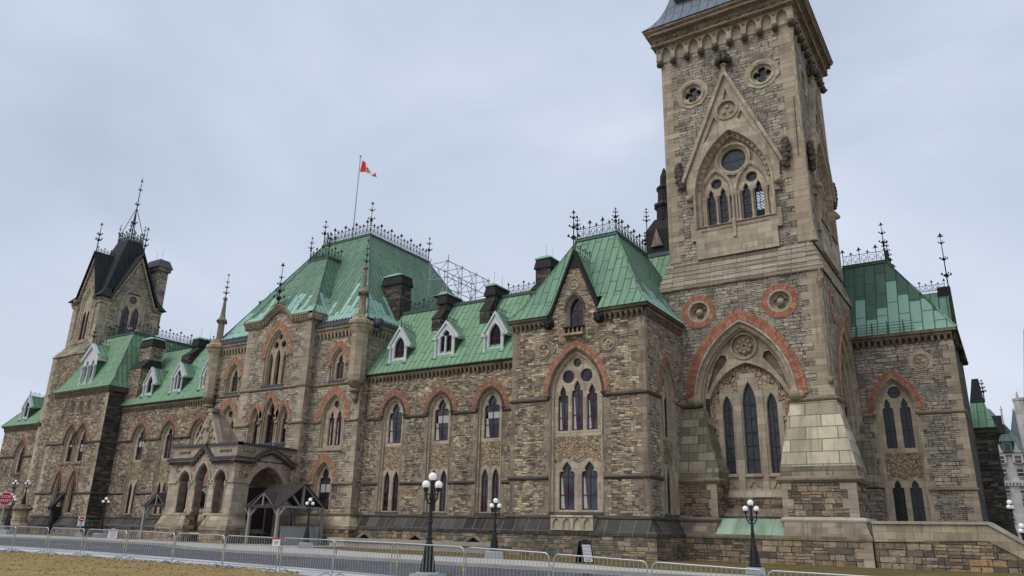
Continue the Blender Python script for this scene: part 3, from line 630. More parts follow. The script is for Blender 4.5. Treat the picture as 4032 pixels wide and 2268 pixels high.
def dormer(root, x, y, z, hw, zs, za, slope_y, trefoil=False, zone=0.0):
    """white timber dormer standing on a roof; gable roof runs back slope_y"""
    fr = front(y); f = MB('white'); iw = hw*0.66
    sp = ('tref' if trefoil else 'arch', x, iw, z+0.18, zs-0.35, (za+zs)/2+0.05)
    out = [(x-hw, z), (x-hw, zs), (x, za), (x+hw, zs), (x+hw, z)]
    f.plate(fr, out, [shape(sp)], 0.0, 'white'); i = shape(shrink(sp, 0.05)); f.loft(fr, [(shape(sp), 0.0), (i, -0.06), (i, -0.30)], 'white')
    for sg in (-1, 1):     # bargeboards, columns, eaves brackets
        L = math.hypot(hw+0.32, za+0.18-(zs-0.32)); a = (x+sg*(hw+0.34), zs-0.42); c = (x, za+0.10)
        f.prism(fr, [a, c, (x, za+0.36), (a[0], a[1]+0.20)][::sg], -0.25, 0.10, 'white')
        f.lathe(fr.p(x+sg*(hw-0.02), z, 0.10), [(0.15, -0.25), (0.15, 0.0), (0.10, 0.08), (0.085, zs-z-0.55), (0.15, zs-z-0.40), (0.17, zs-z-0.25)], 8, 'white')
        f.fbox(fr, x+sg*(hw+0.13)-0.2, x+sg*(hw+0.13)+0.2, zs-0.36, zs-0.18, -0.9, 0.12, 'white')
        f.fbox(fr, x+sg*(hw-0.02)-0.17, x+sg*(hw-0.02)+0.17, z-0.42, z-0.22, -0.1, 0.28, 'copd')
    f.fbox(fr, x-hw-0.1, x+hw+0.1, z-0.16, z+0.02, -0.3, 0.12, 'coppale')
    if trefoil: f.fbox(fr, x-0.06, x+0.06, z, zs-0.1, -0.12, 0.04, 'white')
    o = f.build('dormer', root)
    r = MB('cop'); yb = y+slope_y
    for sg in (-1, 1):
        e0 = Vector((x+sg*(hw+0.36), y+0.10, zs-0.26)); t0 = Vector((x, y+0.10, za+0.30))
        r.poly([e0, Vector((e0.x, yb, e0.z)), Vector((x, yb, t0.z)), t0], 'cop'); r.poly([e0-Vector((0, 0, .05)), Vector((e0.x, yb, e0.z-.05)), Vector((x, yb, t0.z-.05)), t0-Vector((0, 0, .05))], 'copd')
    r.build('dormer_roof', o, hgt=(zs-8, za+8))
    c = MB('copd')
    for sg in (-1, 1): c.cut(); c.poly([Vector((x+sg*hw, y+0.01, z-0.3)), Vector((x+sg*hw, y+slope_y*0.8, z-0.3)), Vector((x+sg*hw, y+slope_y*0.8, zs)), Vector((x+sg*hw, y+0.01, zs))], 'copd')
    c.build('cheek', o)
    pane(o, fr, shrink(sp, 0.04), -0.24, 'glassd', 'maroon', 0.05, 1, (0.35, 0.8))
    k = MB('iron'); cresting(k, (x, y+0.1, za+0.32), (x, y+slope_y*0.55, za+0.32), 0.42, 0.24, 0.02, 2, False); k.bar((x, y+0.05, za+0.2), (x, y+0.05, za+1.0), 0.025); k.build('cresting', o)
    return o
def roundel(root, fr, u, z, r=0.42, m='ash', m2='carvet'):
    b = MB(m); rng = random.Random(int(u*10))
    o = [(u+r*1.75*math.cos(PI/2-2*PI*i/8+.4)*(1+.12*rng.random()), z+r*1.6*math.sin(PI/2-2*PI*i/8+.4)*(1+.1*rng.random())) for i in range(8)]
    a, c, d = circ(u, z, r), circ(u, z, r*1.18), circ(u, z, r*0.85)
    b.plate(fr, o, [c], 0.02, m); b.loft(fr, [(c, 0.02), (c, 0.07), (a, 0.07), (d, -0.05)], m2); b.plate(fr, d, (), -0.05, m)
    for k in range(3): a_ = PI/2+2*PI*k/3; b.ball(fr.p(u+r*.36*math.cos(a_), z+r*.36*math.sin(a_), -0.04), r*0.27, m2, 7)
    return b.build('roundel', root)
# ================================================================== the stone building
B = thing('gothic_building', 'long Gothic stone building with green copper roofs, red arches and a tall square tower', 'building', (-50, 46, 0))
PL = [(0.60, -0.4), (0.60, 1.36), (0.66, 1.38), (0.66, 1.60), (0.58, 1.66), (0.10, 2.36), (0.16, 2.40), (0.16, 2.50), (0.0, 2.60)]
def plinth(path, low, slope, cap, dz=0.0, pl=PL):
    b = MB(low); b.sweep(path, [(o, z+(dz if z > 0 else 0)) for o, z in pl], [low]+[slope]*4+[cap]*3, caps=True); return b.build('plinth', B)

# ---- main range ---------------------------------------------------
fr = front(46.7); holes = []
for c in (-42.15, -37.30, -32.45):
    holes.append(window(B, fr, c, 1.18, 2.62, 10.4, 11.95, [('tref', c, 0.72, 8.12, 10.2, 11.5), ('arch', c-0.48, 0.33, 2.78, 5.05, 5.95), ('arch', c+0.48, 0.33, 2.78, 5.05, 5.95)], 0.52, stone='ashd', redm='redd', panel=(0, 0, 6.0, 7.9), hb=(0.5, 1.0), curt=True))
wall(B, fr, rect(-45.2, -28.7, 0, 14.05), holes, 'tan')
s = MB('string'); c3 = (-42.15, -37.30, -32.45); ed = [-45.0]+[q for c in c3 for q in (c-1.2, c+1.2)]+[-28.75]
for a, b_ in zip(ed[::2], ed[1::2]):
    string(s, [(a, 46.7), (b_, 46.7)], 4.93); string(s, [(a-0.05, 46.7), (b_+0.05, 46.7)], 10.2)
s.build('string_course', B)
j = MB('ashd')
for c in c3:
    for sg in (-1, 1): quoins(j, fr, c+sg*1.18, sg, 2.7, 10.0, 'ashd', 0.44, (0.26, 0.55), 0.010)
j.build('jamb_stones', B)
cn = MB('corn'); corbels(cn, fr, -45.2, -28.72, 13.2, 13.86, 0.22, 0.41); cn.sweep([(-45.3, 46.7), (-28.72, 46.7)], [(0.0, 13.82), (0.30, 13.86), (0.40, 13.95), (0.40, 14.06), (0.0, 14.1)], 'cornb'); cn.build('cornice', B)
plinth([(-45.2, 46.7), (-28.7, 46.7)], 'base', 'plinth', 'string')
hd = MB('ashd')
for x in (-43.6, -38.4, -33.0):   # small gabled hoods over the cellar vents
    f2 = front(46.05); hd.prism(f2, [(x-0.95, 0.55), (x-0.95, 0.72), (x, 1.25), (x+0.95, 0.72), (x+0.95, 0.55), (x, 1.05)], -0.1, 0.16, 'ashd'); hd.prism(f2, [(x-0.6, 0), (x-0.6, 0.6), (x, 0.98), (x+0.6, 0.6), (x+0.6, 0)], -0.1, 0.03, 'void')
hd.build('vent_hood', B)
r = MB('copl'); r.poly([Vector((-46.6, 46.28, 14.06)), Vector((-24.5, 46.28, 14.06)), Vector((-24.5, 50.5, 20.45)), Vector((-46.6, 50.5, 20.45))]); r.poly([Vector((-46.6, 54.7, 14.06)), Vector((-24.5, 54.7, 14.06)), Vector((-24.5, 50.5, 20.45)), Vector((-46.6, 50.5, 20.45))][::-1])
r.poly([Vector((-46.6, 46.28, 14.06)), Vector((-24.5, 46.28, 14.06)), Vector((-24.5, 46.28, 13.98)), Vector((-46.6, 46.28, 13.98))]); r.build('roof', B, hgt=(14, 20.5))
t = MB('copd'); t.box(-46.4, -27, 50.35, 50.65, 20.36, 20.62); t.build('roof_trim', B)
k = MB('iron')
for a, b_ in ((-46, -41.3), (-33.6, -28.0)): cresting(k, (a, 50.5, 20.6), (b_, 50.5, 20.6), 0.85, 0.5, 0.022, 3)
k.build('cresting', B)
dormer(B, -42.3, 46.95, 15.05, 0.90, 16.55, 17.75, 2.6); dormer(B, -37.28, 46.95, 15.0, 0.95, 16.75, 17.6, 2.6, True); dormer(B, -32.42, 46.95, 14.95, 0.88, 16.45, 17.75, 2.6)
chimney(B, -40.35, -39.45, 48.75, 49.5, 51.6, 16.5, 18.9, 19.9, 20.55); chimney(B, -35.25, -34.3, 48.75, 49.5, 51.7, 16.5, 18.9, 20.0, 20.55)
chimney(B, -31.15, -29.75, 50.1, 50.9, 53.0, 18.5, 20.5, 21.3, 22.7)

# ---- gable pavilion ----------------------------------------------
fr = front(44.0); c = -23.65
W1 = window(B, fr, c, 2.02, 2.66, 10.35, 13.45, [('tref', c-1.12, 0.42, 7.95, 10.0, 11.05), ('tref', c-0.03, 0.45, 7.95, 10.3, 11.35), ('tref', c+1.07, 0.42, 7.95, 10.0, 11.05), ('circ', c-0.72, 11.62, 0.48), ('circ', c+0.66, 11.62, 0.48), ('circ', c-0.03, 12.55, 0.33),
    ('tref', c-0.83, 0.60, 2.88, 5.0, 5.98), ('tref', c+0.83, 0.60, 2.88, 5.0, 5.98)], 0.50, stone='ashd', panel=(0, 0, 5.9, 7.6), hb=(0.45, 1.0), curt=True, ring=0.27)
W2 = window(B, fr, c-0.05, 0.72, 14.95, 16.25, 17.35, [('arch', c-0.05, 0.58, 15.0, 16.25, 17.2)], 0, d=0.22, stone='ashd', hood='string', hb=(0.15, 0.55, 1.0), ring=0.10, stops=False)
wall(B, fr, [(-28.75, 0), (-28.75, 15.95), (-25.55, 15.95), (c-0.1, 20.2), (-21.85, 15.95), (-18.6, 15.95), (-18.6, 0)], [W1, W2], 'pav')
side_fr = side(-18.6); cs = 47.55
W3 = window(B, side_fr, cs, 1.25, 2.66, 10.3, 12.75, [('tref', cs-0.45, 0.33, 7.7, 10.0, 10.9), ('tref', cs+0.45, 0.33, 7.7, 10.0, 10.9), ('circ', cs, 11.4, 0.38), ('arch', cs-0.45, 0.33, 2.8, 4.9, 5.8), ('arch', cs+0.45, 0.33, 2.8, 4.9, 5.8)], 0.42, stone='asht', hood='stringt', panel=(0, 0, 5.9, 7.5))
wall(B, side_fr, rect(44.0, 51.0, 0, 15.95), [W3], 'clean'); wall(B, sideL(-28.75), rect(-56, -44, 0, 15.95), [], 'pav')
roundel(B, fr, -26.15, 13.6, 0.42, 'ashd'); roundel(B, fr, -21.2, 13.55, 0.42, 'ashd'); roundel(B, side_fr, 45.75, 13.62, 0.38, 'asht'); roundel(B, fr, c-0.1, 18.1, 0.36, 'ashd')
q = MB('quoin'); quoins(q, fr, -28.75, 1, 2.7, 15.2, 'ashd'); quoins(q, fr, -18.6, -1, 2.7, 15.2, 'ashd', 0.5, (0.45, 0.95)); quoins(q, side_fr, 44.0, 1, 2.7, 15.2, 'quoin', 0.5, (0.25, 0.42))
for sg in (-1, 1): quoins(q, fr, c+sg*2.02, sg, 2.7, 10.0, 'ashd', 0.44, (0.22, 0.5), 0.01)
quoins(q, side_fr, cs-1.25, -1, 2.7, 10, 'asht', 0.44, (0.2, 0.4), 0.01); quoins(q, side_fr, cs+1.25, 1, 2.7, 10, 'asht', 0.44, (0.2, 0.4), 0.01); q.build('corner_stones', B)
s = MB('string')
for z in (4.93, 10.15):
    string(s, [(-28.75, 46.7), (-28.75, 44), (c-2.05, 44)], z); string(s, [(c+2.05, 44), (-18.6, 44), (-18.6, cs-1.28)], z); string(s, [(-18.6, cs+1.28), (-18.6, 50.4)], z, 'stringt')
s.build('string_course', B)
cn = MB('corn')
for a, b_ in ((-28.75, -25.75), (-21.75, -18.6)): corbels(cn, fr, a, b_, 15.1, 15.75, 0.24, 0.40); cn.fbox(fr, a-(0.3 if a < -28 else 0), b_+(0.3 if b_ > -19 else 0), 15.75, 15.97, -0.1, 0.36, 'cornb')
corbels(cn, side_fr, 44.0, 50.4, 15.1, 15.75, 0.24, 0.40); cn.fbox(side_fr, 43.68, 50.4, 15.752, 15.972, -0.1, 0.362, 'cornb')
cn.build('cornice', B)
plinth([(-28.75, 46.7), (-28.75, 44), (-18.6, 44), (-18.6, 50.2)], 'base', 'plinth', 'string')
ap = MB('pale'); f2 = front(43.44); hs = [arch(-25.05+0.37+0.74*i, 0.27, 1.72, 2.02, 2.38) for i in range(4)]
ap.plate(f2, rect(-25.1, -22.08, 1.66, 2.52), hs, 0.16, 'pale'); ap.fbox(f2, -25.1, -22.08, 1.64, 2.5, -0.5, 0.06, 'pale')
for h in hs: ap.loft(f2, [(h, 0.16), (h, 0.06)], 'pale')
ap.fbox(f2, -25.1, -22.08, 2.46, 2.56, -0.5, 0.2, 'pale'); ap.build('apron_panel', B)
gb = MB('sooty')   # gable coping, balcony, bosses
for sg in (-1, 1):
    x0 = c-0.08+sg*1.98; gb.prism(fr, [(x0, 15.55), (c-0.08, 20.32), (c-0.08, 20.68), (x0+sg*0.17, 15.60)][::-sg], -0.5, 0.22, 'sooty'); gb.ball(fr.p(c-0.08+sg*1.98, 15.42, 0.12), 0.42, 'sooty', 9); 
    for i in range(5): a = i*1.256; gb.ball(fr.p(c-0.08+sg*1.98+0.26*math.cos(a), 15.42+0.26*math.sin(a), 0.42), 0.13, 'sooty', 6)
gb.prism(fr, [(c-0.5, 19.3), (c-0.08, 20.6), (c+0.34, 19.3)], -0.3, 0.1, 'sooty')
gb.fbox(fr, c-0.85, c+0.75, 14.35, 14.50, -0.1, 0.42, 'ash'); gb.fbox(fr, c-0.8, c+0.7, 14.88, 15.0, -0.1, 0.38, 'sooty')
for i in range(5): u = c-0.72+0.335*i; gb.fbox(fr, u-0.05, u+0.05, 14.48, 14.9, 0.0, 0.3, 'ashd')
gb.build('gable_coping', B)
hiproof(B, (-29.1, -18.2, 43.6, 57.0), 15.98, (-25.3, -22.05, 47.4, 52.9), 22.83, 'cop', flare=0.22, flz=0.16, notch=(c-0.08-1.95, c-0.08+1.95))
pr = MB('copp')  # the patched right slope lies over the general roof
def ptp(t, v): # right slope, t along y, v 0..1 up
    x = -18.2-0.85*min(v/0.16, 1)*1.0 if v < 0.16 else -19.047-3.003*(v-0.16)/0.84
    return x
R3 = [(-18.2, 43.6, 57.0, 15.98), (-19.047, 44.436, 56.1, 17.076), (-22.05, 47.4, 52.9, 22.83)]
for A, B_ in zip(R3, R3[1:]): pr.poly([Vector((A[0]+0.012, A[1], A[3]+.008)), Vector((A[0]+0.012, A[2], A[3]+.008)), Vector((B_[0]+0.012, B_[2], B_[3]+.008)), Vector((B_[0]+0.012, B_[1], B_[3]+.008))])
pr.build('roof_patch', B, hgt=(15.98, 22.83))
sr = MB('cop')
for sg in (-1, 1): sr.poly([Vector((c-0.08+sg*2.05, 43.92, 15.75)), Vector((c-0.08, 43.92, 20.55)), Vector((c-0.08, 47.0, 20.55)), Vector((c-0.08+sg*2.05, 47.0, 15.75))])
sr.build('gable_roof', B, hgt=(14, 24))
k = MB('iron'); rc = [(-25.3, 47.4), (-22.05, 47.4), (-22.05, 52.9)]
for a, b_ in zip(rc, rc[1:]): cresting(k, (*a, 22.9), (*b_, 22.9), 1.15, 0.55, 0.026, 2)
for p in ((-25.3, 47.4), (-22.05, 47.4), (-22.05, 52.9), (-25.3, 52.9)): finial(k, (*p, 22.9), 2.0, 0.7)
finial(k, (c-0.08, 43.9, 20.7), 3.0, 1.0, (0.28, 0.55, 0.8)); cresting(k, (c-0.08, 44.2, 20.6), (c-0.08, 46.4, 20.6), 0.6, 0.35, 0.022, 2, False); k.build('cresting', B)
vb = MB('copd'); vb.box(-18.95, -18.88, 45.9, 46.0, 18.2, 18.9); vb.build('roof_vent', B)

# ---- main tower ----------------------------------------------------
def buttress(b, x0, x1, X0, X1, y2, ztop=10.0, m1='pale', mb='towbase', xb0=None, xb1=None):
    """front buttress: rubble lower stage, string, then a battered ashlar stage rising to (X0..X1) against the wall"""
    b.box(x0+0.1, x1-0.1, 48.95, 52.5, 2.45, 4.9, mb)
    q4 = [Vector((x0, 49.15, 5.0)), Vector((x1, 49.15, 5.0)), Vector((x1, 52.8, 5.0)), Vector((x0, 52.8, 5.0))]
    m4 = [Vector((x0+0.05, 49.30, 5.75)), Vector((x1-0.05, 49.30, 5.75)), Vector((x1-0.05, 52.7, 5.75)), Vector((x0+0.05, 52.7, 5.75))]
    n4 = [Vector((X0, 50.32, ztop-.15)), Vector((X1, 50.32, ztop-.15)), Vector((X1, y2, ztop-.15)), Vector((X0, y2, ztop-.15))]
    b.hexa(q4, m4, 'mossy'); b.hexa(m4, n4, m1)
def tower_low(fr, c, full=True):
    """one face of the lower tower stage; returns hole outline"""
    O = arch(c, 3.45, 2.0, 10.5, 15.9, 12); w = MB('asht')
    a1 = arch(c, 3.32, 2.0, 10.5, 15.74, 12); a2 = arch(c, 3.28, 2.0, 10.5, 15.70, 12); a3 = arch(c, 3.05, 2.0, 10.5, 15.4, 12); a4 = arch(c, 2.95, 2.0, 10.5, 15.25, 12)
    w.loft(fr, [(O, -0.02), (O, 0.10), (a1, 0.10), (a1, -0.12), (a2, -0.14), (a3, -0.2), (a3, -0.42), (a4, -0.5), (a4, -0.8)], 'asht')
    ros = circ(c, 14.15, 0.82); inner = arch(c, 2.68, 10.65, 10.66, 13.1, 10)
    def mouch(sg): return [(c+sg*p, z) for p, z in ((1.22, 13.25), (1.35, 13.62), (1.7, 13.66), (2.15, 13.0), (2.55, 11.9), (2.78, 11.0), (2.35, 11.75), (1.75, 12.6))][::sg]
    up = [p for p in arch(c, 2.95, 10.65, 10.66, 15.25, 12)]
    w.plate(fr, up, [ros, inner, mouch(1), mouch(-1)], -0.72, 'asht')
    for h, dd in ((ros, 0.22), (mouch(1), 0.30), (mouch(-1), 0.30)):
        w.loft(fr, [(h, -0.72), (h, -0.72-dd)], 'ashd'); w.plate(fr, h, (), -0.72-dd, 'ashd' if dd > .25 else 'asht')  # darker stone in the sunken panels stands in for their shade
    i2 = arch(c, 2.60, 10.65, 10.66, 12.98, 10); w.loft(fr, [(inner, -0.72), (inner, -0.66), (i2, -0.66), (i2, -1.0)], 'asht', closed=False)
    ww = w.build('window', B)
    rb = MB('carvet')
    for k_ in range(8): a = k_*PI/4; rb.ball(fr.p(c+0.42*math.cos(a), 14.15+0.42*math.sin(a), -0.86), 0.17, 'carvet', 7); rb.ball(fr.p(c+0.2*math.cos(a+.39), 14.15+0.2*math.sin(a+.39), -0.84), 0.11, 'carvet', 6)
    rg = circ(c, 14.15, 0.95); rb.loft(fr, [(rg, -0.72), (rg, -0.62), (ros, -0.62), (ros, -0.75)], 'asht'); rb.build('rosette', ww)
    redring(ww, fr, c, 3.48, 10.45, 15.95, 0.60, 'redt', 0.05, 1.25)
    lc = [(-1.52, 0.37, 9.85, 10.85), (0, 0.50, 10.1, 11.72), (1.50, 0.37, 9.85, 10.85)]; L = [('arch', c+o, h_, 5.5, s_, a_) for o, h_, s_, a_ in lc]
    f = MB('asht')
    outl = [(c-2.2, 4.0), (c-2.2, 9.2), (c-2.35, 9.2), (c-2.35, 10.2), (c-2.0, 10.2), (c-2.0, 11.35), (c-1.0, 11.35), (c-1.0, 11.0), (c-0.7, 11.0), (c-0.7, 11.85), (c-0.55, 11.85), (c-0.55, 12.25), (c+0.55, 12.25), (c+0.55, 11.85), (c+0.7, 11.85), (c+0.7, 11.0), (c+1.0, 11.0), (c+1.0, 11.35), (c+2.0, 11.35), (c+2.0, 10.2), (c+2.35, 10.2), (c+2.35, 9.2), (c+2.2, 9.2), (c+2.2, 4.0)]
    HL = [shape(l) for l in L]; p = MB('crazyr'); p.plate(fr, arch(c, 2.72, 3.2, 10.6, 13.2, 10), [shape(shrink(l, -0.05)) for l in L], -1.02, 'crazyr'); p.build('rubble_panel', ww); f.plate(fr, outl, HL, -0.98, 'asht')
    for l, h in zip(L, HL):
        i = shape(shrink(l, 0.04)); ii = shape(shrink(l, 0.06)); f.loft(fr, [(h, -0.98), (i, -1.05), (ii, -1.30)], 'asht'); pane(ww, fr, shrink(l, 0.05), -1.25, 'leadglass', 'darkfr', 0.045, 1, (0.2, 0.4, 0.6, 0.8, 1.0))
        f.fbox(fr, l[1]-l[2]-0.12, l[1]+l[2]+0.12, 5.32, 5.46, -1.0, -0.78, 'asht')
        bl = tref(l[1], l[2]*0.85, 4.45, 4.6, 5.15); f.loft(fr, [(bl, -0.97), (bl, -0.90), (tref(l[1], l[2]*0.66, 4.5, 4.6, 5.02), -0.90), (tref(l[1], l[2]*0.66, 4.5, 4.6, 5.02), -0.97)], 'asht')
    for o in (-0.78, 0.74): f.fbox(fr, c+o-0.24, c+o+0.24, 4.3, 11.0, -1.0, -0.90, 'asht')
    f.hexa([fr.p(c-2.25, 3.9, -0.55), fr.p(c+2.25, 3.9, -0.55), fr.p(c+2.25, 3.9, -1.1), fr.p(c-2.25, 3.9, -1.1)], [fr.p(c-2.25, 4.45, -0.9), fr.p(c+2.25, 4.45, -0.9), fr.p(c+2.25, 4.45, -1.1), fr.p(c-2.25, 4.45, -1.1)], 'asht')
    f.build('lancet_frame', ww)
    return O
def redcircle(fr, u, z, boss=True):
    b = MB('redt'); k_ = 28; L = 0
    for i in range(k_):
        a, a2 = 2*PI*i/k_, 2*PI*(i+1)/k_; P = lambda r_, t_, n_: fr.p(u+r_*math.cos(t_), z+r_*math.sin(t_), n_); d = 1.2*2*PI/k_
        b.poly((P(0.8, a, .04), P(0.8, a2, .04), P(1.22, a2, .04), P(1.22, a, .04)), 'redt', [(L, 0), (L+d, 0), (L+d, .42), (L, .42)]); b.poly((P(1.22, a, .04), P(1.22, a2, .04), P(1.22, a2, -.02), P(1.22, a, -.02)), 'redt', [(L, .42), (L+d, .42), (L+d, .46), (L, .46)]); L += d
    o = b.build('brick_circle', B); s_ = MB('asht'); c0, c1, c2 = circ(u, z, 0.82), circ(u, z, 0.70), circ(u, z, 0.64)
    s_.loft(fr, [(c0, 0.05), (c1, 0.05), (c1, -0.12), (c2, -0.14), (c2, -0.34)], 'asht'); s_.plate(fr, c2, [quatre(u, z, 0.52)], -0.32, 'asht'); s_.plate(fr, c2, (), -0.5, 'asht'); s_.loft(fr, [(quatre(u, z, 0.52), -0.32), (quatre(u, z, 0.52), -0.5)], 'asht')
    if boss: s_.lathe(fr.p(u, z, -0.3), [(0.001, 0)], 3) if False else s_.ball(fr.p(u, z, -0.22), 0.25, 'asht', 12)
    s_.build('stone_ring', o); return circ(u, z, 0.80)
TX0, TX1, TY0, TY1 = -19.95, -8.6, 50.5, 61.85
for fr, c, u0, u1 in ((front(TY0), -14.3, TX0, TX1), (side(TX1), 56.17, TY0, TY1)):
    h = [tower_low(fr, c), redcircle(fr, c-2.82, 16.83), redcircle(fr, c+2.85, 16.83)]
    wall(B, fr, rect(u0, u1, 0, 18.8), h, 'tower')
wall(B, sideL(TX0), rect(-TY1, -TY0, 0, 18.8), [], 'tower')
bb = MB('pale'); buttress(bb, -20.2, -15.95, -20.0, -17.2, 52.0, m1='mossy'); bb.cut(); buttress(bb, -12.1, -7.6, -11.35, -8.52, 52.1)
# rear corner buttress of the right face
q4 = [Vector((-9.5, 58.4, 5.0)), Vector((-7.6, 58.4, 5.0)), Vector((-7.6, 60.0, 5.0)), Vector((-9.5, 60.0, 5.0))]; n4 = [Vector((-9.5, 59.6, 9.85)), Vector((-8.5, 59.6, 9.85)), Vector((-8.5, 60.0, 9.85)), Vector((-9.5, 60.0, 9.85))]
bb.cut(); bb.hexa(q4, n4, 'mossy'); bb.box(-9.5, -7.7, 58.5, 59.98, 0, 4.9, 'tower')
bb.build('buttress', B)
st = MB('stringt')
string(st, [(-20.1, 50.32), (-17.1, 50.32)], 10.05, 'string'); string(st, [(-11.45, 50.36), (-8.5, 50.36), (-8.5, 52.3)], 10.0, 'stringt'); string(st, [(-8.5, 59.7), (-8.5, 61.8)], 10.0, 'stringt')
string(st, [(-20.1, 48.98), (-15.98, 48.98), (-15.98, 50.5)], 4.95, 'stringt', 1.6); string(st, [(-12.1, 50.5), (-12.1, 48.98), (-7.6, 48.98), (-7.6, 52.6)], 4.95, 'stringt', 1.6)
string(st, [(-20.1, 48.55), (-16.1, 48.55), (-16.1, 49.5)], 2.52, 'stringt', 1.2); string(st, [(-11.95, 49.5), (-11.95, 48.75), (-7.5, 48.75), (-7.5, 53)], 2.54, 'bench', 1.6)
for sg in (-1, 1): st.cut(); st.ball((-14.3+sg*3.3, 50.35, 10.4), 0.42, 'carvet', 8); st.ball((-14.3+sg*3.65, 50.4, 10.35), 0.3, 'carvet', 7)
st.build('string_course', B)
lb = MB('towbase')
lb.box(-20.4, -7.1, 48.15, 53.2, -0.4, 1.42, 'towbase'); lb.box(-20.4, -7.06, 48.10, 53.2, 1.42, 1.66, 'stringt')
for x0, x1 in ((-20.4, -16.05), (-11.9, -7.1)): lb.hexa([Vector((x0, 48.14, 1.66)), Vector((x1, 48.14, 1.66)), Vector((x1, 53.1, 1.66)), Vector((x0, 53.1, 1.66))], [Vector((x0, 48.6, 2.46)), Vector((x1-0.3*(x1 > -8), 48.6, 2.46)), Vector((x1-0.3*(x1 > -8), 53, 2.46)), Vector((x0, 53, 2.46))], 'ashd')
lb.hexa([Vector((-16.04, 48.16, 1.66)), Vector((-11.91, 48.16, 1.66)), Vector((-11.91, 50.6, 1.66)), Vector((-16.04, 50.6, 1.66))], [Vector((-16.04, 49.5, 2.62)), Vector((-11.91, 49.5, 2.62)), Vector((-11.91, 50.6, 2.62)), Vector((-16.04, 50.6, 2.62))], 'copsl')
lb.box(-16.3, -11.8, 50.2, 51.4, 2.4, 2.78, 'ashd'); lb.hexa([Vector((-16.3, 50.1, 2.78)), Vector((-11.8, 50.1, 2.78)), Vector((-11.8, 51.4, 2.78)), Vector((-16.3, 51.4, 2.78))], [Vector((-16.3, 50.75, 3.3)), Vector((-11.8, 50.75, 3.3)), Vector((-11.8, 51.4, 3.3)), Vector((-16.3, 51.4, 3.3))], 'ashd')
lb.box(-17.5, -11.0, 50.85, 51.4, 3.2, 4.0, 'towbase'); lb.build('base', B)
qs = MB('quoin'); quoins(qs, front(TY0), TX1, -1, 10.2, 18.6, 'quoin', 0.5, (0.95, 1.45)); quoins(qs, side(TX1), TY0, 1, 10.2, 18.6, 'quoin', 0.5, (0.35, 0.6)); quoins(qs, front(48.95), -7.7, -1, 2.7, 4.85, 'bench', 0.55, (0.5, 0.9)); quoins(qs, front(48.95), -12.0, 1, 2.7, 4.85, 'quoin', 0.55, (0.3, 0.6)); quoins(qs, front(48.95), -16.05, -1, 2.7, 4.85, 'quoin', 0.55, (0.4, 0.6)); quoins(qs, front(48.15), -7.1, -1, 0, 1.4, 'quoin', 0.5, (0.5, 1.0))
qs.lathe((-8.72, 50.36, 0), [(0.12, 10.9), (0.2, 11.05), (0.2, 11.2), (0.13, 11.35), (0.13, 17.3), (0.17, 17.4), (0.24, 17.75), (0.26, 17.95), (0.16, 18.05), (0.10, 18.45), (0.02, 18.7)], 10, 'ashd'); qs.build('corner_stones', B)
sp_ = MB('steps'); prof = [(0.10, 18.62), (0.16, 18.70)]; n0 = 0.16
for i in range(5):
    z = 18.70+i*0.44; n1 = 0.16-0.145*(i+1); prof += [(n0, z+0.30), (n0-0.01, z+0.36), (n1, z+0.44)]; n0 = n1
prof += [(-0.62, 20.96)]; sp_.sweep([(TX0, TY0), (TX1, TY0), (TX1, TY1), (TX0, TY1)], prof, 'steps', closed=True); sp_.build('weathering', B)
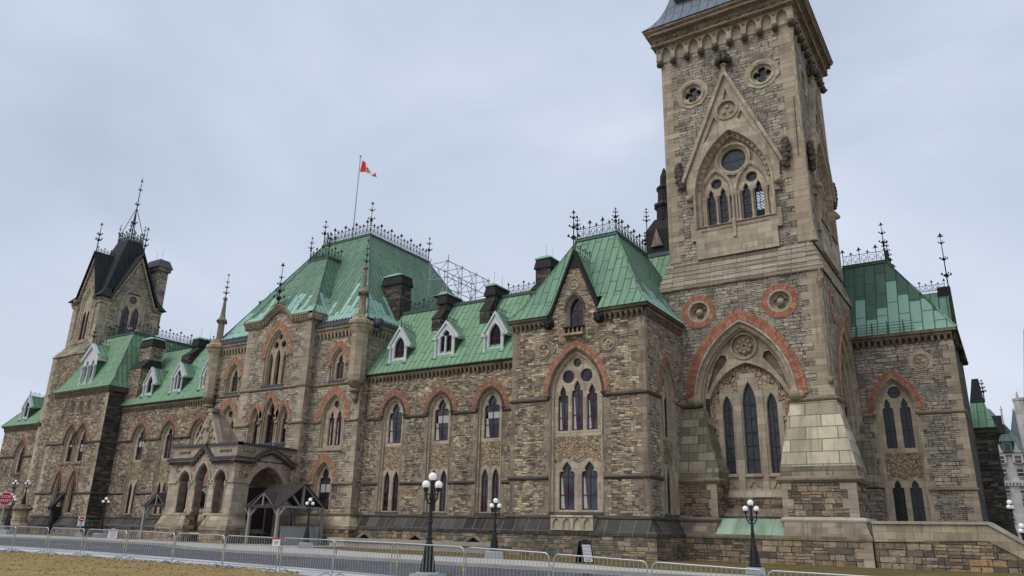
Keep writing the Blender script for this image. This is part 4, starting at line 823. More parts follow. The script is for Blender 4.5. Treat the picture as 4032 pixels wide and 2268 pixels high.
# upper shaft
SX0, SX1, SY0, SY1 = -19.3, -8.95, 51.0, 61.4
def shaft_face(fr, c, u0, u1):
    O = arch(c, 2.98, 23.3, 26.1, 31.1, 12); w = MB('asht'); g_ = []
    gout = [(c-2.95, 20.9), (c-2.95, 22.4), (c-3.3, 22.4), (c-3.3, 23.8), (c-3.0, 23.8), (c-3.0, 25.2), (c-3.35, 25.2), (c-3.5, 27.4), (c, 35.75), (c+3.5, 27.4), (c+3.35, 25.2), (c+3.0, 25.2), (c+3.0, 23.8), (c+3.3, 23.8), (c+3.3, 22.4), (c+2.95, 22.4), (c+2.95, 20.9)]
    cr = circ(c, 32.65, 0.72)
    t1 = [(c-0.27, 33.5), (c, 34.5), (c+0.27, 33.5)][::1]
    t2 = [(c-2.05, 30.1), (c-1.05, 32.3), (c-0.72, 31.75)]; t3 = [(c+2.05, 30.1), (c+0.72, 31.75), (c+1.05, 32.3)]
    w.plate(fr, gout, [O, cr, t1, t2, t3], 0.22, 'asht'); w.loft(fr, [(gout, 0.22), (gout, -0.05)], 'asht')
    for h in (cr, t1, t2, t3): w.loft(fr, [(h, 0.22), (h, 0.05)], 'asht'); w.plate(fr, h, (), 0.05, 'asht')
    a1, a2, a3, a4 = (arch(c, 2.98-d_, 23.3, 26.1, 31.1-d_*1.25, 12) for d_ in (0.16, 0.2, 0.42, 0.5))
    w.loft(fr, [(O, 0.22), (O, 0.3), (a1, 0.3), (a2, -0.1), (a3, -0.15), (a4, -0.5)], 'asht')
    L = [('tref', c+o, 0.36, 23.6, 25.75, 26.6) for o in (-1.86, -0.94, 0.78, 1.70)]
    C = [('circ', c, 28.72, 0.97), ('circ', c-1.4, 27.0, 0.44), ('circ', c+1.24, 27.0, 0.44)]
    hs = [shape(l) for l in L+C]; w.plate(fr, a4, hs, -0.52, 'asht')
    for l, h in zip(L+C, hs): i = shape(shrink(l, 0.04)); w.loft(fr, [(h, -0.52), (i, -0.6), (i, -0.85)], 'asht')
    for cx, cz, r_ in ((c, 28.72, 1.36),):
        A, B2, C2 = circ(cx, cz, r_), circ(cx, cz, r_-0.18), circ(cx, cz, 1.02); w.loft(fr, [(A, -0.54), (A, -0.32), (B2, -0.30), (C2, -0.54)], 'asht')
    for o in (-1.4, 1.24):
        A, B2, C2 = (arch(c+o, q_, 25.9, 25.95, z_)[1:-1] for q_, z_ in ((1.34, 28.3), (1.14, 28.0), (1.0, 27.82))); w.loft(fr, [(A, -0.54), (A, -0.34), (B2, -0.33), (C2, -0.54)], 'asht', closed=False)
    for o in (-2.42, -2.27, -1.40, -0.48, -0.16, 0.08, 0.30, 1.24, 2.12, 2.28):
        w.lathe(fr.p(c+o, 0, -0.42 if abs(o) > 0.6 else -0.34), [(0.16, 23.45), (0.16, 23.65), (0.085, 23.75), (0.085, 25.5), (0.12, 25.6), (0.17, 25.8), (0.19, 25.92), (0.05, 25.95)], 7, 'asht')
    w.fbox(fr, c-2.6, c+2.6, 23.15, 23.42, -0.6, 0.2, 'ashd'); w.fbox(fr, c-2.5, c+2.5, 22.95, 23.06, 0.1, 0.25, 'ashd'); w.fbox(fr, c-0.16, c+0.08, 22.2, 23.6, 0.1, 0.34, 'asht')
    ww = w.build('window', B)
    for i_, l in enumerate(L): pane(ww, fr, shrink(l, 0.05), -0.8, 'clearglass' if (i_ == 3 and fr.w.y < -0.5) else 'leadglass', 'darkfr', 0.05, 1, (0.3, 0.6, 0.9))
    for l in C: pane(ww, fr, shrink(l, 0.05), -0.8, 'leadglass', 'darkfr', 0.04)
    cp_ = MB('asht')
    for sg in (-1, 1): cp_.prism(fr, [(c+sg*3.62, 27.25), (c, 35.72), (c, 36.35), (c+sg*3.9, 27.25)][::-sg], -0.1, 0.42, 'asht')
    cp_.lathe(fr.p(c, 0, 0.2), [(0.2, 35.9), (0.16, 36.5), (0.28, 36.55), (0.28, 36.65), (0.12, 36.75)], 8, 'asht')
    for z, r_, rr in ((36.95, 0.46, 0.26), (37.35, 0.30, 0.22), (37.75, 0.16, 0.17)):
        for k_ in range(6): cp_.ball(fr.p(c, z, 0.25)+Vector((r_*math.cos(k_*1.047), r_*math.sin(k_*1.047), 0)), rr, 'carve', 6)
    tr = circ(c, 32.65, 0.88); cp_.loft(fr, [(tr, 0.2), (tr, 0.3), (cr, 0.3), (cr, 0.2)], 'asht')
    for k_ in range(3): a = PI/2+k_*2.094; cp_.ball(fr.p(c+0.3*math.cos(a), 32.65+0.3*math.sin(a), 0.03), 0.2, 'asht', 8)
    for sg in (-1, 1):     # small flowers set round the arch
        A = arch(c, 2.66, 25.9, 26.1, 30.7, 12)[1:14]
        for p_ in A[1::1]: cp_.ball(fr.p(c+sg*(p_[0]-c), p_[1], -0.12), 0.085, 'ashd', 6)
    cp_.build('gable_coping', ww)
    dg = MB('carve')       # dragons and lion masks
    for sg in (-1, 1):
        x = c+sg*3.9
        for q_, (du, dz, r_) in enumerate(((0.1, 1.0, .26), (0.22, 0.72, .30), (0.12, 0.4, .34), (-0.02, 0.05, .36), (0.1, -0.3, .34), (0.0, -0.62, .30), (-0.1, -0.9, .26), (0.34, 0.95, .16), (0.42, 0.55, .18), (0.40, 0.1, .2), (0.36, -0.4, .2), (-0.3, -0.75, .15), (0.18, -1.05, .15))): dg.ball(fr.p(x+sg*du*0.8, 27.9+dz, 0.25), r_*0.9, 'carve', 6)
        dg.ball(fr.p(c+sg*3.28, 25.85, 0.3), 0.30, 'carvet', 8); dg.ball(fr.p(c+sg*3.28, 25.75, 0.5), 0.17, 'carvet', 7)
        for e_ in (-.2, .2): dg.ball(fr.p(c+sg*3.28+e_, 26.05, 0.35), 0.12, 'carvet', 6)
    dg.build('carving', ww)
    for o in (-2.68, 2.76):   # quatrefoil lights
        q_ = MB('asht'); u, z = c+o, 35.02; oc = [(u+1.36*math.cos(PI/2-2*PI*i/9+.2), z+1.30*math.sin(PI/2-2*PI*i/9+.2)) for i in range(9)]
        A, B2, Q = circ(u, z, 0.98), circ(u, z, 0.82), quatre(u, z, 0.70); q_.plate(fr, oc, [A], 0.052, 'asht'); q_.loft(fr, [(oc, 0.052), (oc, -0.03)], 'asht'); q_.loft(fr, [(A, 0.05), (A, 0.12), (B2, 0.06), (B2, -0.14)], 'asht'); q_.plate(fr, B2, [Q], -0.12, 'asht'); q_.loft(fr, [(Q, -0.12), (Q, -0.45)], 'asht'); x_ = q_.build('quatrefoil_window', B)
        pane(x_, fr, ('quatre', u, z, 0.72), -0.42, 'glass', 'darkfr', 0.03)
    O2 = [(c-2.94, 20.95)]+[(c-2.94, 26.1)]+O[2:-2]+[(c+2.94, 26.1), (c+2.94, 20.95)]
    wall(B, fr, rect(u0, u1, 20.9, 40.2), [O]+[circ(c+o, 35.02, 0.84) for o in (-2.68, 2.76)], 'tower')
    ar = MB('asht'); k_ = 9; s_ = (u1-u0+0.1)/k_; hs = []
    for i in range(k_): uc = u0-0.05+s_*(i+0.5); hs.append(arch(uc, 0.40, 38.66, 39.2, 39.92))
    o_ = [(u0-0.3, 38.72)]; 
    top = [(u0-0.3, 40.05), (u1+0.3, 40.05), (u1+0.3, 38.72)]
    lowr = []
    for h in hs[::-1]: lowr += [(x_, max(z_, 38.72)) for x_, z_ in h[::-1]]
    ar.plate(fr, (o_+top+lowr)[::-1], (), 0.30, 'asht')
    for h in hs: ar.loft(fr, [(h, 0.30), (h, 0.02)], 'asht', closed=False)
    ar.fbox(fr, u0, u1, 38.7, 40.0, -0.1, 0.03, 'asht'); ar.build('arcade', B)
    hd_ = MB('carve')
    for i in range(k_+1):
        uc = u0-0.05+s_*i; hd_.ball(fr.p(uc, 38.45, 0.24), 0.27, 'carve', 8, 1.15); hd_.ball(fr.p(uc, 38.38, 0.48), 0.11, 'carve', 6); hd_.fbox(fr, uc-0.2, uc+0.2, 38.66, 38.78, -0.05, 0.42, 'ashd')
        if i < k_: hd_.ball(fr.p(uc+0.02, 39.62, 0.29), 0.13, 'ashd', 7)
    hd_.build('carved_heads', B)
shaft_face(front(SY0), -14.15, SX0, SX1); shaft_face(side(SX1), 56.2, SY0, SY1)
wall(B, sideL(SX0), rect(-SY1, -SY0, 20.9, 40.2), [], 'tower'); wall(B, FR((0, SY1, 0), (-1, 0, 0), (0, 1, 0)), rect(-SX1, -SX0, 20.9, 40.2), [circ(14.8, 29.4, 0.85)], 'tower')
qs = MB('quoin'); fu = front(SY0); su = side(SX1)
quoins(qs, fu, SX0, 1, 21.0, 38.4, 'quoin', 0.55, (0.85, 1.25), 0.03); quoins(qs, fu, SX1, -1, 21.0, 38.4, 'quoin', 0.55, (1.0, 1.5), 0.03); quoins(qs, su, SY0, 1, 21.0, 38.4, 'quoin', 0.55, (0.45, 0.7), 0.03); quoins(qs, su, SY1, -1, 21.0, 38.4, 'quoin', 0.55, (0.8, 1.2), 0.03)
qs.lathe((SX1, SY0, 0), [(0.3, 20.9), (0.1, 22.2), (0.1, 37.0), (0.2, 37.6), (0.2, 38.2)], 8, 'quoin'); qs.build('corner_stones', B)
cr = MB('corn'); ring = [(SX0, SY0), (SX1, SY0), (SX1, SY1), (SX0, SY1)]
cr.sweep(ring, [(0.30, 39.95), (0.55, 40.02), (0.62, 40.10), (0.55, 40.20), (0.45, 40.26), (0.62, 40.78), (0.85, 40.86), (0.94, 40.96), (0.86, 41.08), (0.80, 41.12), (1.08, 41.30), (1.12, 41.46), (0.9, 41.52)], 'ashd', closed=True)
rope_len = 0
for (a, b_, fx) in (((SX0-0.6, SY0-0.6), (SX1+0.6, SY0-0.6), 0), ((SX1+0.6, SY0-0.6), (SX1+0.6, SY1+0.6), 1)):
    L = abs(b_[fx]-a[fx]); k_ = int(L/0.17)
    for i in range(k_):
        t_ = a[fx]+(L)*(i+0.5)/k_
        p_ = Vector((t_, a[1], 40.10)) if fx == 0 else Vector((a[0], t_, 40.10)); d_ = Vector((1, 0, 0)) if fx == 0 else Vector((0, 1, 0)); n_ = Vector((0, -1, 0)) if fx == 0 else Vector((1, 0, 0))
        cr.tube([p_-d_*0.10+Vector((0, 0, -0.08)), p_+n_*0.06, p_+d_*0.10+Vector((0, 0, 0.08))], 0.07, 4, 'ashd')
        p2 = p_+n_*0.33+Vector((0, 0, 0.86)); cr.tube([p2-d_*0.10+Vector((0, 0, -0.08)), p2+n_*0.06, p2+d_*0.10+Vector((0, 0, 0.08))], 0.08, 4, 'ashd')
        if i % 5 == 2:
            f_ = p_+n_*0.02+Vector((0, 0, 0.45))
            for q_ in range(4): cr.ball(f_+d_*0.11*math.cos(q_*PI/2)+Vector((0, 0, 0.11*math.sin(q_*PI/2))), 0.085, 'ashd', 5)
cr.build('cornice', B)
tr = MB('lead'); RR = []
for ins, z in ((-1.18, 41.52), (-0.55, 42.25), (0.0, 43.15), (0.45, 44.3), (0.95, 46.2), (1.8, 50.0)): RR.append([Vector((SX0+ins, SY0+ins, z)), Vector((SX1-ins, SY0+ins, z)), Vector((SX1-ins, SY1-ins, z)), Vector((SX0+ins, SY1-ins, z))])
for A, B_ in zip(RR, RR[1:]):
    for i in range(4): q_ = (i+1) % 4; tr.poly((A[i], A[q_], B_[q_], B_[i]))
tr.poly(RR[-1]); tr.build('roof', B, hgt=(30, 80))
ld = MB('lead'); ld.box(-18.0, -10.4, 50.98, 53.0, 44.55, 47, 'lead'); ld.box(-17.9, -10.5, 50.9, 51.1, 44.7, 46.5, 'leadt'); ld.build('roof_dormer', B, hgt=(30, 80))
pp = MB('iron'); pp.bar((-9.35, 50.94, 27.5), (-9.25, 50.94, 32.3), 0.03); pp.build('drain_pipe', B)
# ---- central block: side pieces, bay, turrets ----------------------------------
fr = front(45.9); cR, cL = -48.35, -62.75
def side_piece(c, u0, u1):
    hs = [window(B, fr, c, 1.02, 13.62, 15.15, 16.8, [('tref', c, 0.46, 13.85, 15.0, 16.15)], 0.44, hood=None, hb=(0.3, 0.65, 1.0), sillm='leadt'),
          window(B, fr, c, 1.48, 7.78, 10.3, 12.65, [('tref', c-0.42, 0.34, 8.1, 10.2, 11.15), ('tref', c+0.46, 0.34, 8.1, 10.2, 11.15), ('circ', c+0.03, 11.65, 0.34)], 0.56, hood=None, hb=(0.5, 1.0), sillm='ash', curt=True),
          window(B, fr, c-0.5, 1.18, 2.62, 5.0, 6.9, [('tref', c-0.5, 0.68, 2.85, 5.0, 6.35)], 0.50, hood=None, hb=(0.5, 1.0), sillm='ash')]
    wall(B, fr, rect(u0, u1, 0, 18.75), hs, 'clean')
    b = MB('corn'); corbels(b, fr, u0, u1, 17.55, 18.35, 0.26, 0.46, 'ash', 'cornb'); b.fbox(fr, u0, u1, 18.35, 18.62, -0.1, 0.42, 'ashd'); b.build('cornice', B)
    g_ = MB('leadt'); k_ = int((u1-u0)/0.36)
    g_.fbox(fr, u0, u1, 18.62, 18.80, -0.3, 0.50, 'leadt')
    for i in range(k_): a = u0+(u1-u0)*i/k_; b_ = u0+(u1-u0)*(i+1)/k_; g_.hexa([fr.p(a, 18.8, 0.5), fr.p(b_, 18.8, 0.5), fr.p(b_, 18.8, 0.0), fr.p(a, 18.8, 0.0)], [fr.p(a, 18.92, 0.45), fr.p(b_, 19.18, 0.45), fr.p(b_, 19.18, 0.05), fr.p(a, 18.92, 0.05)], 'leadt')
    g_.build('gutter', B)
    s_ = MB('stringt'); hw = 1.48
    for z in (4.93, 10.15, 13.42):
        segs = [(u0, c-hw), (c+hw, u1)] if z < 13 and z > 5 else ([(u0, c-0.5-1.2), (c-0.5+1.2, u1)] if z < 5 else [(u0, u1)])
        for a, b_ in segs:
            if b_ > a: string(s_, [(a, 45.9), (b_, 45.9)], z, 'stringt')
    s_.build('string_course', B)
side_piece(cR, -51.25, -45.35); side_piece(cL, -66.0, -60.1)
rs = side(-45.35); wall(B, rs, rect(45.9, 60, 0, 18.75), [], 'clean'); wall(B, sideL(-66.0), rect(-60, -45.9, 0, 18.75), [], 'clean')
b = MB('corn'); corbels(b, rs, 46.0, 52, 17.55, 18.35, 0.26, 0.46, 'ash', 'cornb'); b.fbox(rs, 46, 54, 18.35, 18.62, -0.1, 0.42, 'ashd'); b.fbox(rs, 45.9, 54, 18.62, 18.80, -0.3, 0.50, 'leadt')
for i in range(10): a = 46.2+i*0.36; b.hexa([rs.p(a, 18.8, 0.5), rs.p(a+.36, 18.8, 0.5), rs.p(a+.36, 18.8, 0), rs.p(a, 18.8, 0)], [rs.p(a, 18.92, 0.45), rs.p(a+.36, 19.18, 0.45), rs.p(a+.36, 19.18, 0.05), rs.p(a, 18.92, 0.05)], 'leadt')
for (du, dz, r_) in ((49.6, 18.6, .35), (49.9, 18.2, .3), (49.5, 17.9, .26), (49.9, 18.95, .24)): b.ball(rs.p(du-2.9, dz, 0.6), r_, 'leadt', 7)
b.build('cornice', B)
for x in (-45.85, -65.6):
    t = MB('ash'); y = 45.75
    t.lathe((x, y, 0), [(0.10, 11.6), (0.28, 11.9), (0.22, 12.3), (0.50, 12.55), (0.34, 12.75), (0.62, 13.05), (0.78, 13.25), (0.80, 13.42), (0.70, 13.5)], 8, 'ashd', PI/8)
    t.lathe((x, y, 0), [(0.70, 13.5), (0.76, 13.75), (0.76, 17.4), (0.74, 17.5)], 8, 'quoin', PI/8)
    t.lathe((x, y, 0), [(0.76, 17.5), (0.86, 17.8), (1.0, 18.1), (1.0, 18.3), (1.14, 18.36), (1.16, 18.62), (1.0, 18.72), (0.7, 18.9)], 8, 'ash', PI/8)
    for k_ in range(8): a = PI/8+k_*PI/4+PI/8; n_ = Vector((math.cos(a), math.sin(a), 0)); tt = Vector((-n_.y, n_.x, 0)); c0 = Vector((x, y, 18.7))+n_*0.72; t.hexa([c0-tt*.4-n_*.2, c0+tt*.4-n_*.2, c0+tt*.4+n_*.12, c0-tt*.4+n_*.12], [c0+Vector((0, 0, .62))-tt*.02-n_*.35, c0+Vector((0, 0, .62))+tt*.02-n_*.35, c0+Vector((0, 0, .62))+tt*.02, c0+Vector((0, 0, .62))-tt*.02], 'ash')
    t.lathe((x, y, 0), [(0.46, 18.8), (0.40, 19.2), (0.34, 19.3), (0.31, 21.0), (0.44, 21.15), (0.52, 21.35), (0.44, 21.5), (0.30, 21.65), (0.25, 21.9), (0.13, 23.5), (0.22, 23.6), (0.22, 23.75), (0.10, 23.9)], 8, 'ashd', PI/8)
    for k_ in range(4): a = k_*PI/2; t.ball((x+0.48*math.cos(a), y+0.48*math.sin(a), 21.2), 0.15, 'carve', 6)
    o = t.build('turret', B); k = MB('iron'); finial(k, (x, y, 23.85), 2.6, 0.75, (0.16, 0.40, 0.62), 0.035); k.build('finial', o)
fr = front(45.0); cb = -55.65
H = [window(B, fr, cb, 1.58, 13.65, 16.45, 19.25, [('arch', cb-0.98, 0.28, 13.85, 16.0, 16.95), ('arch', cb-0.02, 0.33, 13.85, 16.2, 17.2), ('arch', cb+0.96, 0.28, 13.85, 16.0, 16.95), ('circ', cb-0.52, 17.6, 0.36), ('circ', cb+0.5, 17.6, 0.36), ('circ', cb, 18.35, 0.30)], 0.56, hood=None, gl='glassd', hb=(0.5,), sillm='leadt', glass_n=0.34, ring=0.30)]
for o, hw, sp_, ap_ in ((-1.92, 0.72, 10.3, 11.95), (0.02, 0.98, 10.6, 12.75), (1.94, 0.72, 10.3, 11.95)):
    H.append(window(B, fr, cb+o, hw, 8.35, sp_, ap_, [('tref', cb+o, hw-0.34, 8.5, sp_-0.1, ap_-0.5)], 0.36, hood=None, hb=(0.55, 1.0), sillm='leadt', glass_n=0.28, ring=0.2, gl='glassd'))
wall(B, fr, [(-60.1, 0), (-60.1, 20.05), (-58.0, 20.05), (-56.6, 20.9), (-55.75, 21.0), (-54.9, 20.8), (-53.9, 20.05), (-51.25, 20.05), (-51.25, 0)], H, 'clean')
wall(B, side(-51.25), rect(45.0, 46.0, 0, 20.05), [], 'clean'); wall(B, sideL(-60.1), rect(-46.0, -45.0, 0, 20.05), [], 'clean')
q = MB('quoin'); quoins(q, fr, -51.25, -1, 2.6, 19.6, 'quoin', 0.5, (0.75, 1.15)); quoins(q, fr, -60.1, 1, 2.6, 19.6, 'quoin', 0.5, (0.75, 1.15)); quoins(q, side(-51.25), 45.0, 1, 2.6, 19.6, 'quoin', 0.5, (0.3, 0.5))
quoins(q, front(45.9), -45.35, -1, 2.6, 11.5, 'quoin', 0.5, (0.5, 0.95)); quoins(q, side(-45.35), 45.9, 1, 2.6, 11.8, 'quoin', 0.5, (0.3, 0.6)); q.build('corner_stones', B)
s = MB('stringt'); string(s, [(-60.1, 46), (-60.1, 45), (-51.25, 45), (-51.25, 45.95)], 13.42, 'stringt')
for a, b_ in ((-60.1, cb-2.7), (cb+2.7, -51.25)): string(s, [(a, 45), (b_, 45)], 10.15, 'stringt')
string(s, [(-51.25, 45), (-51.25, 45.95)], 10.15, 'stringt'); string(s, [(-51.25, 45), (-51.25, 45.95)], 4.93, 'stringt')
s.build('string_course', B)
cn = MB('ash')   # eaves with a raised centre
def eav(pts, dz0, dz1, n1, m): 
    for (a, za), (b_, zb) in zip(pts, pts[1:]): cn.hexa([fr.p(a, za+dz0, n1), fr.p(b_, zb+dz0, n1), fr.p(b_, zb+dz0, -0.2), fr.p(a, za+dz0, -0.2)], [fr.p(a, za+dz1, n1), fr.p(b_, zb+dz1, n1), fr.p(b_, zb+dz1, -0.2), fr.p(a, za+dz1, -0.2)], m)
EP = [(-60.55, 20.05), (-57.95, 20.05), (-56.35, 21.15), (-55.7, 21.4), (-55.05, 21.15), (-53.75, 20.05), (-50.8, 20.05)]
eav(EP, -0.62, -0.3, 0.14, 'ashd'); eav(EP, -0.3, -0.12, 0.28, 'ash'); eav(EP, -0.12, 0.10, 0.40, 'ashd'); eav(EP[2:5], 0.10, 0.2, 0.42, 'leadt')
for x in [EP[0][0]+0.4+i*0.3 for i in range(32)]:
    for (a, za), (b_, zb) in zip(EP, EP[1:]):
        if a <= x < b_: z = za+(zb-za)*(x-a)/(b_-a); cn.fbox(fr, x-0.08, x+0.08, z-0.55, z-0.3, 0.1, 0.24, 'ashd')
cn.fbox(side(-51.25), 44.6, 46.4, 19.45, 20.12, -0.2, 0.38, 'ashd'); cn.ball((-50.75, 46.1, 19.4), 0.42, 'leadt', 8); cn.ball((-50.55, 45.9, 19.15), 0.3, 'leadt', 7)
cn.build('cornice', B)
hiproof(B, (-60.6, -50.8, 44.62, 60), 20.12, (-57.05, -54.4, 48.9, 58), 27.3, 'copp', flare=0.20, flz=0.14, sides='flr', notch=(-57.9, -53.8))
gr = MB('copp')
gr.poly([Vector((-57.95, 44.62, 20.12)), Vector((-55.7, 44.62, 21.5)), Vector((-55.7, 46.6, 23.1)), Vector((-57.95, 45.75, 21.6))]); gr.poly([Vector((-53.75, 44.62, 20.12)), Vector((-55.7, 44.62, 21.5)), Vector((-55.7, 46.6, 23.1)), Vector((-53.75, 45.75, 21.6))]); gr.build('gable_roof', B, hgt=(20.1, 27.3))
hiproof(B, (-66.5, -44.85, 45.5, 69), 18.95, (-59.2, -52.35, 52.4, 62), 30.55, 'copp', flare=0.12, flz=0.08)
k = MB('iron')
for a, b_ in (((-59.2, 52.4), (-52.35, 52.4)), ((-52.35, 52.4), (-52.35, 62)), ((-59.2, 52.4), (-59.2, 62))): cresting(k, (*a, 30.65), (*b_, 30.65), 1.35, 0.52, 0.027, 3)
for p in ((-59.2, 52.4), (-52.35, 52.4), (-52.35, 62)): finial(k, (*p, 30.6), 3.0 if p != (-52.35, 52.4) else 3.7, 0.9, (0.45, 0.72))
for a, b_ in (((-57.05, 48.9), (-54.4, 48.9)), ((-54.4, 48.9), (-54.4, 50.6)), ((-57.05, 48.9), (-57.05, 50.6))): cresting(k, (*a, 27.4), (*b_, 27.4), 1.0, 0.42, 0.024, 2)
for p in ((-57.05, 48.9), (-54.4, 48.9)): finial(k, (*p, 27.4), 2.6, 0.7, (0.5, 0.72))
finial(k, (-55.7, 44.55, 21.5), 4.0, 1.35, (0.10, 0.28, 0.45, 0.62), 0.045); k.build('cresting', B)
chimney(B, -47.65, -45.35, 50.0, 50.0, 51.5, 19.0, 20, 20, 23.5, slope=False); chimney(B, -69.9, -67.7, 52.5, 53.2, 55.0, 20, 24.3, 25.0, 25.2)
PLT = [(0.72, -0.4), (0.72, 1.30), (0.78, 1.34), (0.78, 1.6), (0.66, 1.68), (0.14, 2.36), (0.2, 2.42), (0.2, 2.54), (0.0, 2.62)]
b = MB('towbase'); b.sweep([(-51.25, 45.0), (-51.25, 45.9), (-45.35, 45.9), (-45.35, 46.7)], PLT, ['towbase', 'stringt', 'ash', 'ash', 'ash', 'stringt', 'stringt', 'stringt']); b.cut(); b.sweep([(-66, 46.7), (-66, 45.9), (-60.1, 45.9), (-60.1, 45.0)], PLT, ['towbase', 'stringt', 'ash', 'ash', 'ash', 'stringt', 'stringt', 'stringt']); b.build('plinth', B)
# ---- entrance porch --------------------------------------------------------------
px0, px1, py0, py1 = -59.9, -51.45, 39.0, 45.0; fr = front(py0); pr = side(px1)
p = MB('asht'); AO = [(-57.75, 0.72, 5.62), (-55.42, 0.86, 6.22), (-53.08, 0.72, 5.62)]
def porch_front(fr, n):
    hs = [arch(c, hw, 2.32, 4.72, ap) for c, hw, ap in (AO[0], AO[2])]; mid = arch(*AO[1][:2], 2.2, 4.72, AO[1][2])
    body = [(px0, 2.2), (px0, 6.5), (-56.75, 6.5), (-55.42, 7.75), (-54.1, 6.5), (px1, 6.5), (px1, 2.2)] + mid[::-1]
    p.plate(fr, body, hs, n, 'asht'); p.loft(fr, [(mid, n), (mid, n-0.75)], 'ashd', closed=False)
    for h in hs: p.loft(fr, [(h, n), (h, n-0.75)], 'ashd')
    p.plate(fr, body, hs, n-0.75, 'ashd')
porch_front(fr, 0.0)
big = arch(42.25, 1.72, 0.2, 4.6, 6.05, 10); body = [(py0, 2.2), (py0, 6.5), (40.7, 6.5), (41.3, 6.95), (42.35, 7.3), (43.5, 6.95), (44.3, 6.5), (45.0, 6.5), (45, 0.2), (43.97, 0.2), (43.97, 4.6)]+big[-2:0:-1]+[(40.53, 2.2)]
bo = [(py0, 2.2), (py0, 6.5), (40.7, 6.5), (41.3, 6.95), (42.35, 7.3), (43.5, 6.95), (44.3, 6.5), (45.0, 6.5), (45.0, 2.2)]
for f_, s_ in ((pr, 0), (FR((px0, 0, 0), (0, 1, 0), (-1, 0, 0)), 1)):
    full = [(py0, 0.0)]+bo[1:-1]+[(45.0, 0.0)]+[(43.97, 0.0)]+big[-2:0:-1]+[(40.53, 0.0)]
    p.plate(f_, full, (), 0.0, 'asht'); p.loft(f_, [(big, 0), (big, -0.8)], 'ashd', closed=False); p.plate(f_, full, (), -0.8, 'ashd')
    o1, o2 = arch(42.25, 1.78, 4.6, 4.6, 6.12, 10)[1:-1], arch(42.25, 2.05, 4.6, 4.6, 6.45, 10)[1:-1]; p.loft(f_, [(o1, 0.0), (o1, 0.12), (o2, 0.12), (o2, 0)], 'asht', closed=False)
for c, hw, ap in AO: o1, o2 = arch(c, hw+0.06, 4.72, 4.72, ap+0.08)[1:-1], arch(c, hw+0.28, 4.72, 4.72, ap+0.42)[1:-1]; p.loft(fr, [(o1, 0.0), (o1, 0.10), (o2, 0.10), (o2, 0)], 'asht', closed=False)
p.box(px0, px1, py0+0.1, py1, 6.42, 6.5, 'ashd')
p.build('porch', B); P_ = bpy.data.objects['porch']
cz = MB('crazyr')   # pebbled spandrels
for tri in ([(-59.4, 5.7), (-59.4, 6.3), (-58.0, 6.3), (-58.5, 5.75), (-58.75, 5.4)], [(-57.25, 5.95), (-57.55, 6.3), (-56.85, 6.3), (-56.5, 5.7), (-56.75, 5.3)], [(-54.3, 5.7), (-53.95, 6.3), (-53.3, 6.3), (-53.55, 5.95), (-54.05, 5.35)], [(-52.55, 5.75), (-52.85, 6.3), (-51.9, 6.3), (-51.9, 5.6), (-52.2, 5.4)]): cz.cut(); cz.plate(fr, tri, (), 0.012, 'crazyr')
for tri in ([(39.4, 5.0), (39.4, 6.3), (40.9, 6.3), (41.1, 6.15), (40.5, 5.6), (40.2, 5.0)], [(43.9, 5.9), (43.7, 6.3), (44.8, 6.3), (44.8, 5.0), (44.4, 5.2)]): cz.cut(); cz.plate(pr, tri, (), 0.012, 'crazyr')
cz.build('pebble_panel', B)
d = MB('ashd'); pth = [(px0, 45), (px0, py0), (px1, py0), (px1, 45)]
def band(b, fr_, pts, z0, z1, n, m):
    for (a, za), (b2, zb) in zip(pts, pts[1:]): b.hexa([fr_.p(a, za+z0, n), fr_.p(b2, zb+z0, n), fr_.p(b2, zb+z0, -0.15), fr_.p(a, za+z0, -0.15)], [fr_.p(a, za+z1, n), fr_.p(b2, zb+z1, n), fr_.p(b2, zb+z1, -0.15), fr_.p(a, za+z1, -0.15)], m)
FP = [(px0-0.3, 6.5), (-56.6, 6.5), (-55.42, 7.55), (-54.25, 6.5), (px1+0.3, 6.5)]; SP = [(py0-0.3, 6.5), (40.65, 6.5), (41.4, 7.1), (42.35, 7.4), (43.3, 7.1), (44.5, 6.45), (45.0, 6.4)]
for f_, P4 in ((fr, FP), (pr, SP)):
    band(d, f_, P4, -0.26, -0.12, 0.12, 'cornb'); band(d, f_, P4, -0.12, 0.04, 0.26, 'ashd'); band(d, f_, P4, 0.04, 0.2, 0.34, 'leadt')
    for i in range(28):
        x = P4[0][0]+0.3+i*0.3
        for (a, za), (b2, zb) in zip(P4, P4[1:]):
            if a <= x < b2: z = za+(zb-za)*(x-a)/(b2-a); d.fbox(f_, x-0.08, x+0.08, z-0.34, z-0.12, 0.05, 0.22, 'cornb')
for f_, (u0, u1) in ((fr, (px0, px1)), (pr, (py0, py1))):
    d.fbox(f_, u0, u1, 6.68, 7.62, -0.35, -0.02, 'asht'); d.fbox(f_, u0-0.1, u1+0.12, 7.62, 7.82, -0.4, 0.12, 'leadt')
for a, b2 in ((-59.1, -57.5), (-53.7, -52.2)): d.fbox(fr, a, b2, 7.05, 7.45, -0.1, 0.0, 'ashd'); [d.ball(fr.p(a+0.2+0.3*i, 7.25, 0.0), 0.14, 'carvet', 6) for i in range(int((b2-a)/0.3))]
for a, b2 in ((39.6, 40.8), (43.6, 44.6)): d.fbox(pr, a, b2, 7.05, 7.45, -0.1, 0.0, 'ashd'); [d.ball(pr.p(a+0.2+0.3*i, 7.25, 0.0), 0.14, 'carvet', 6) for i in range(int((b2-a)/0.3))]
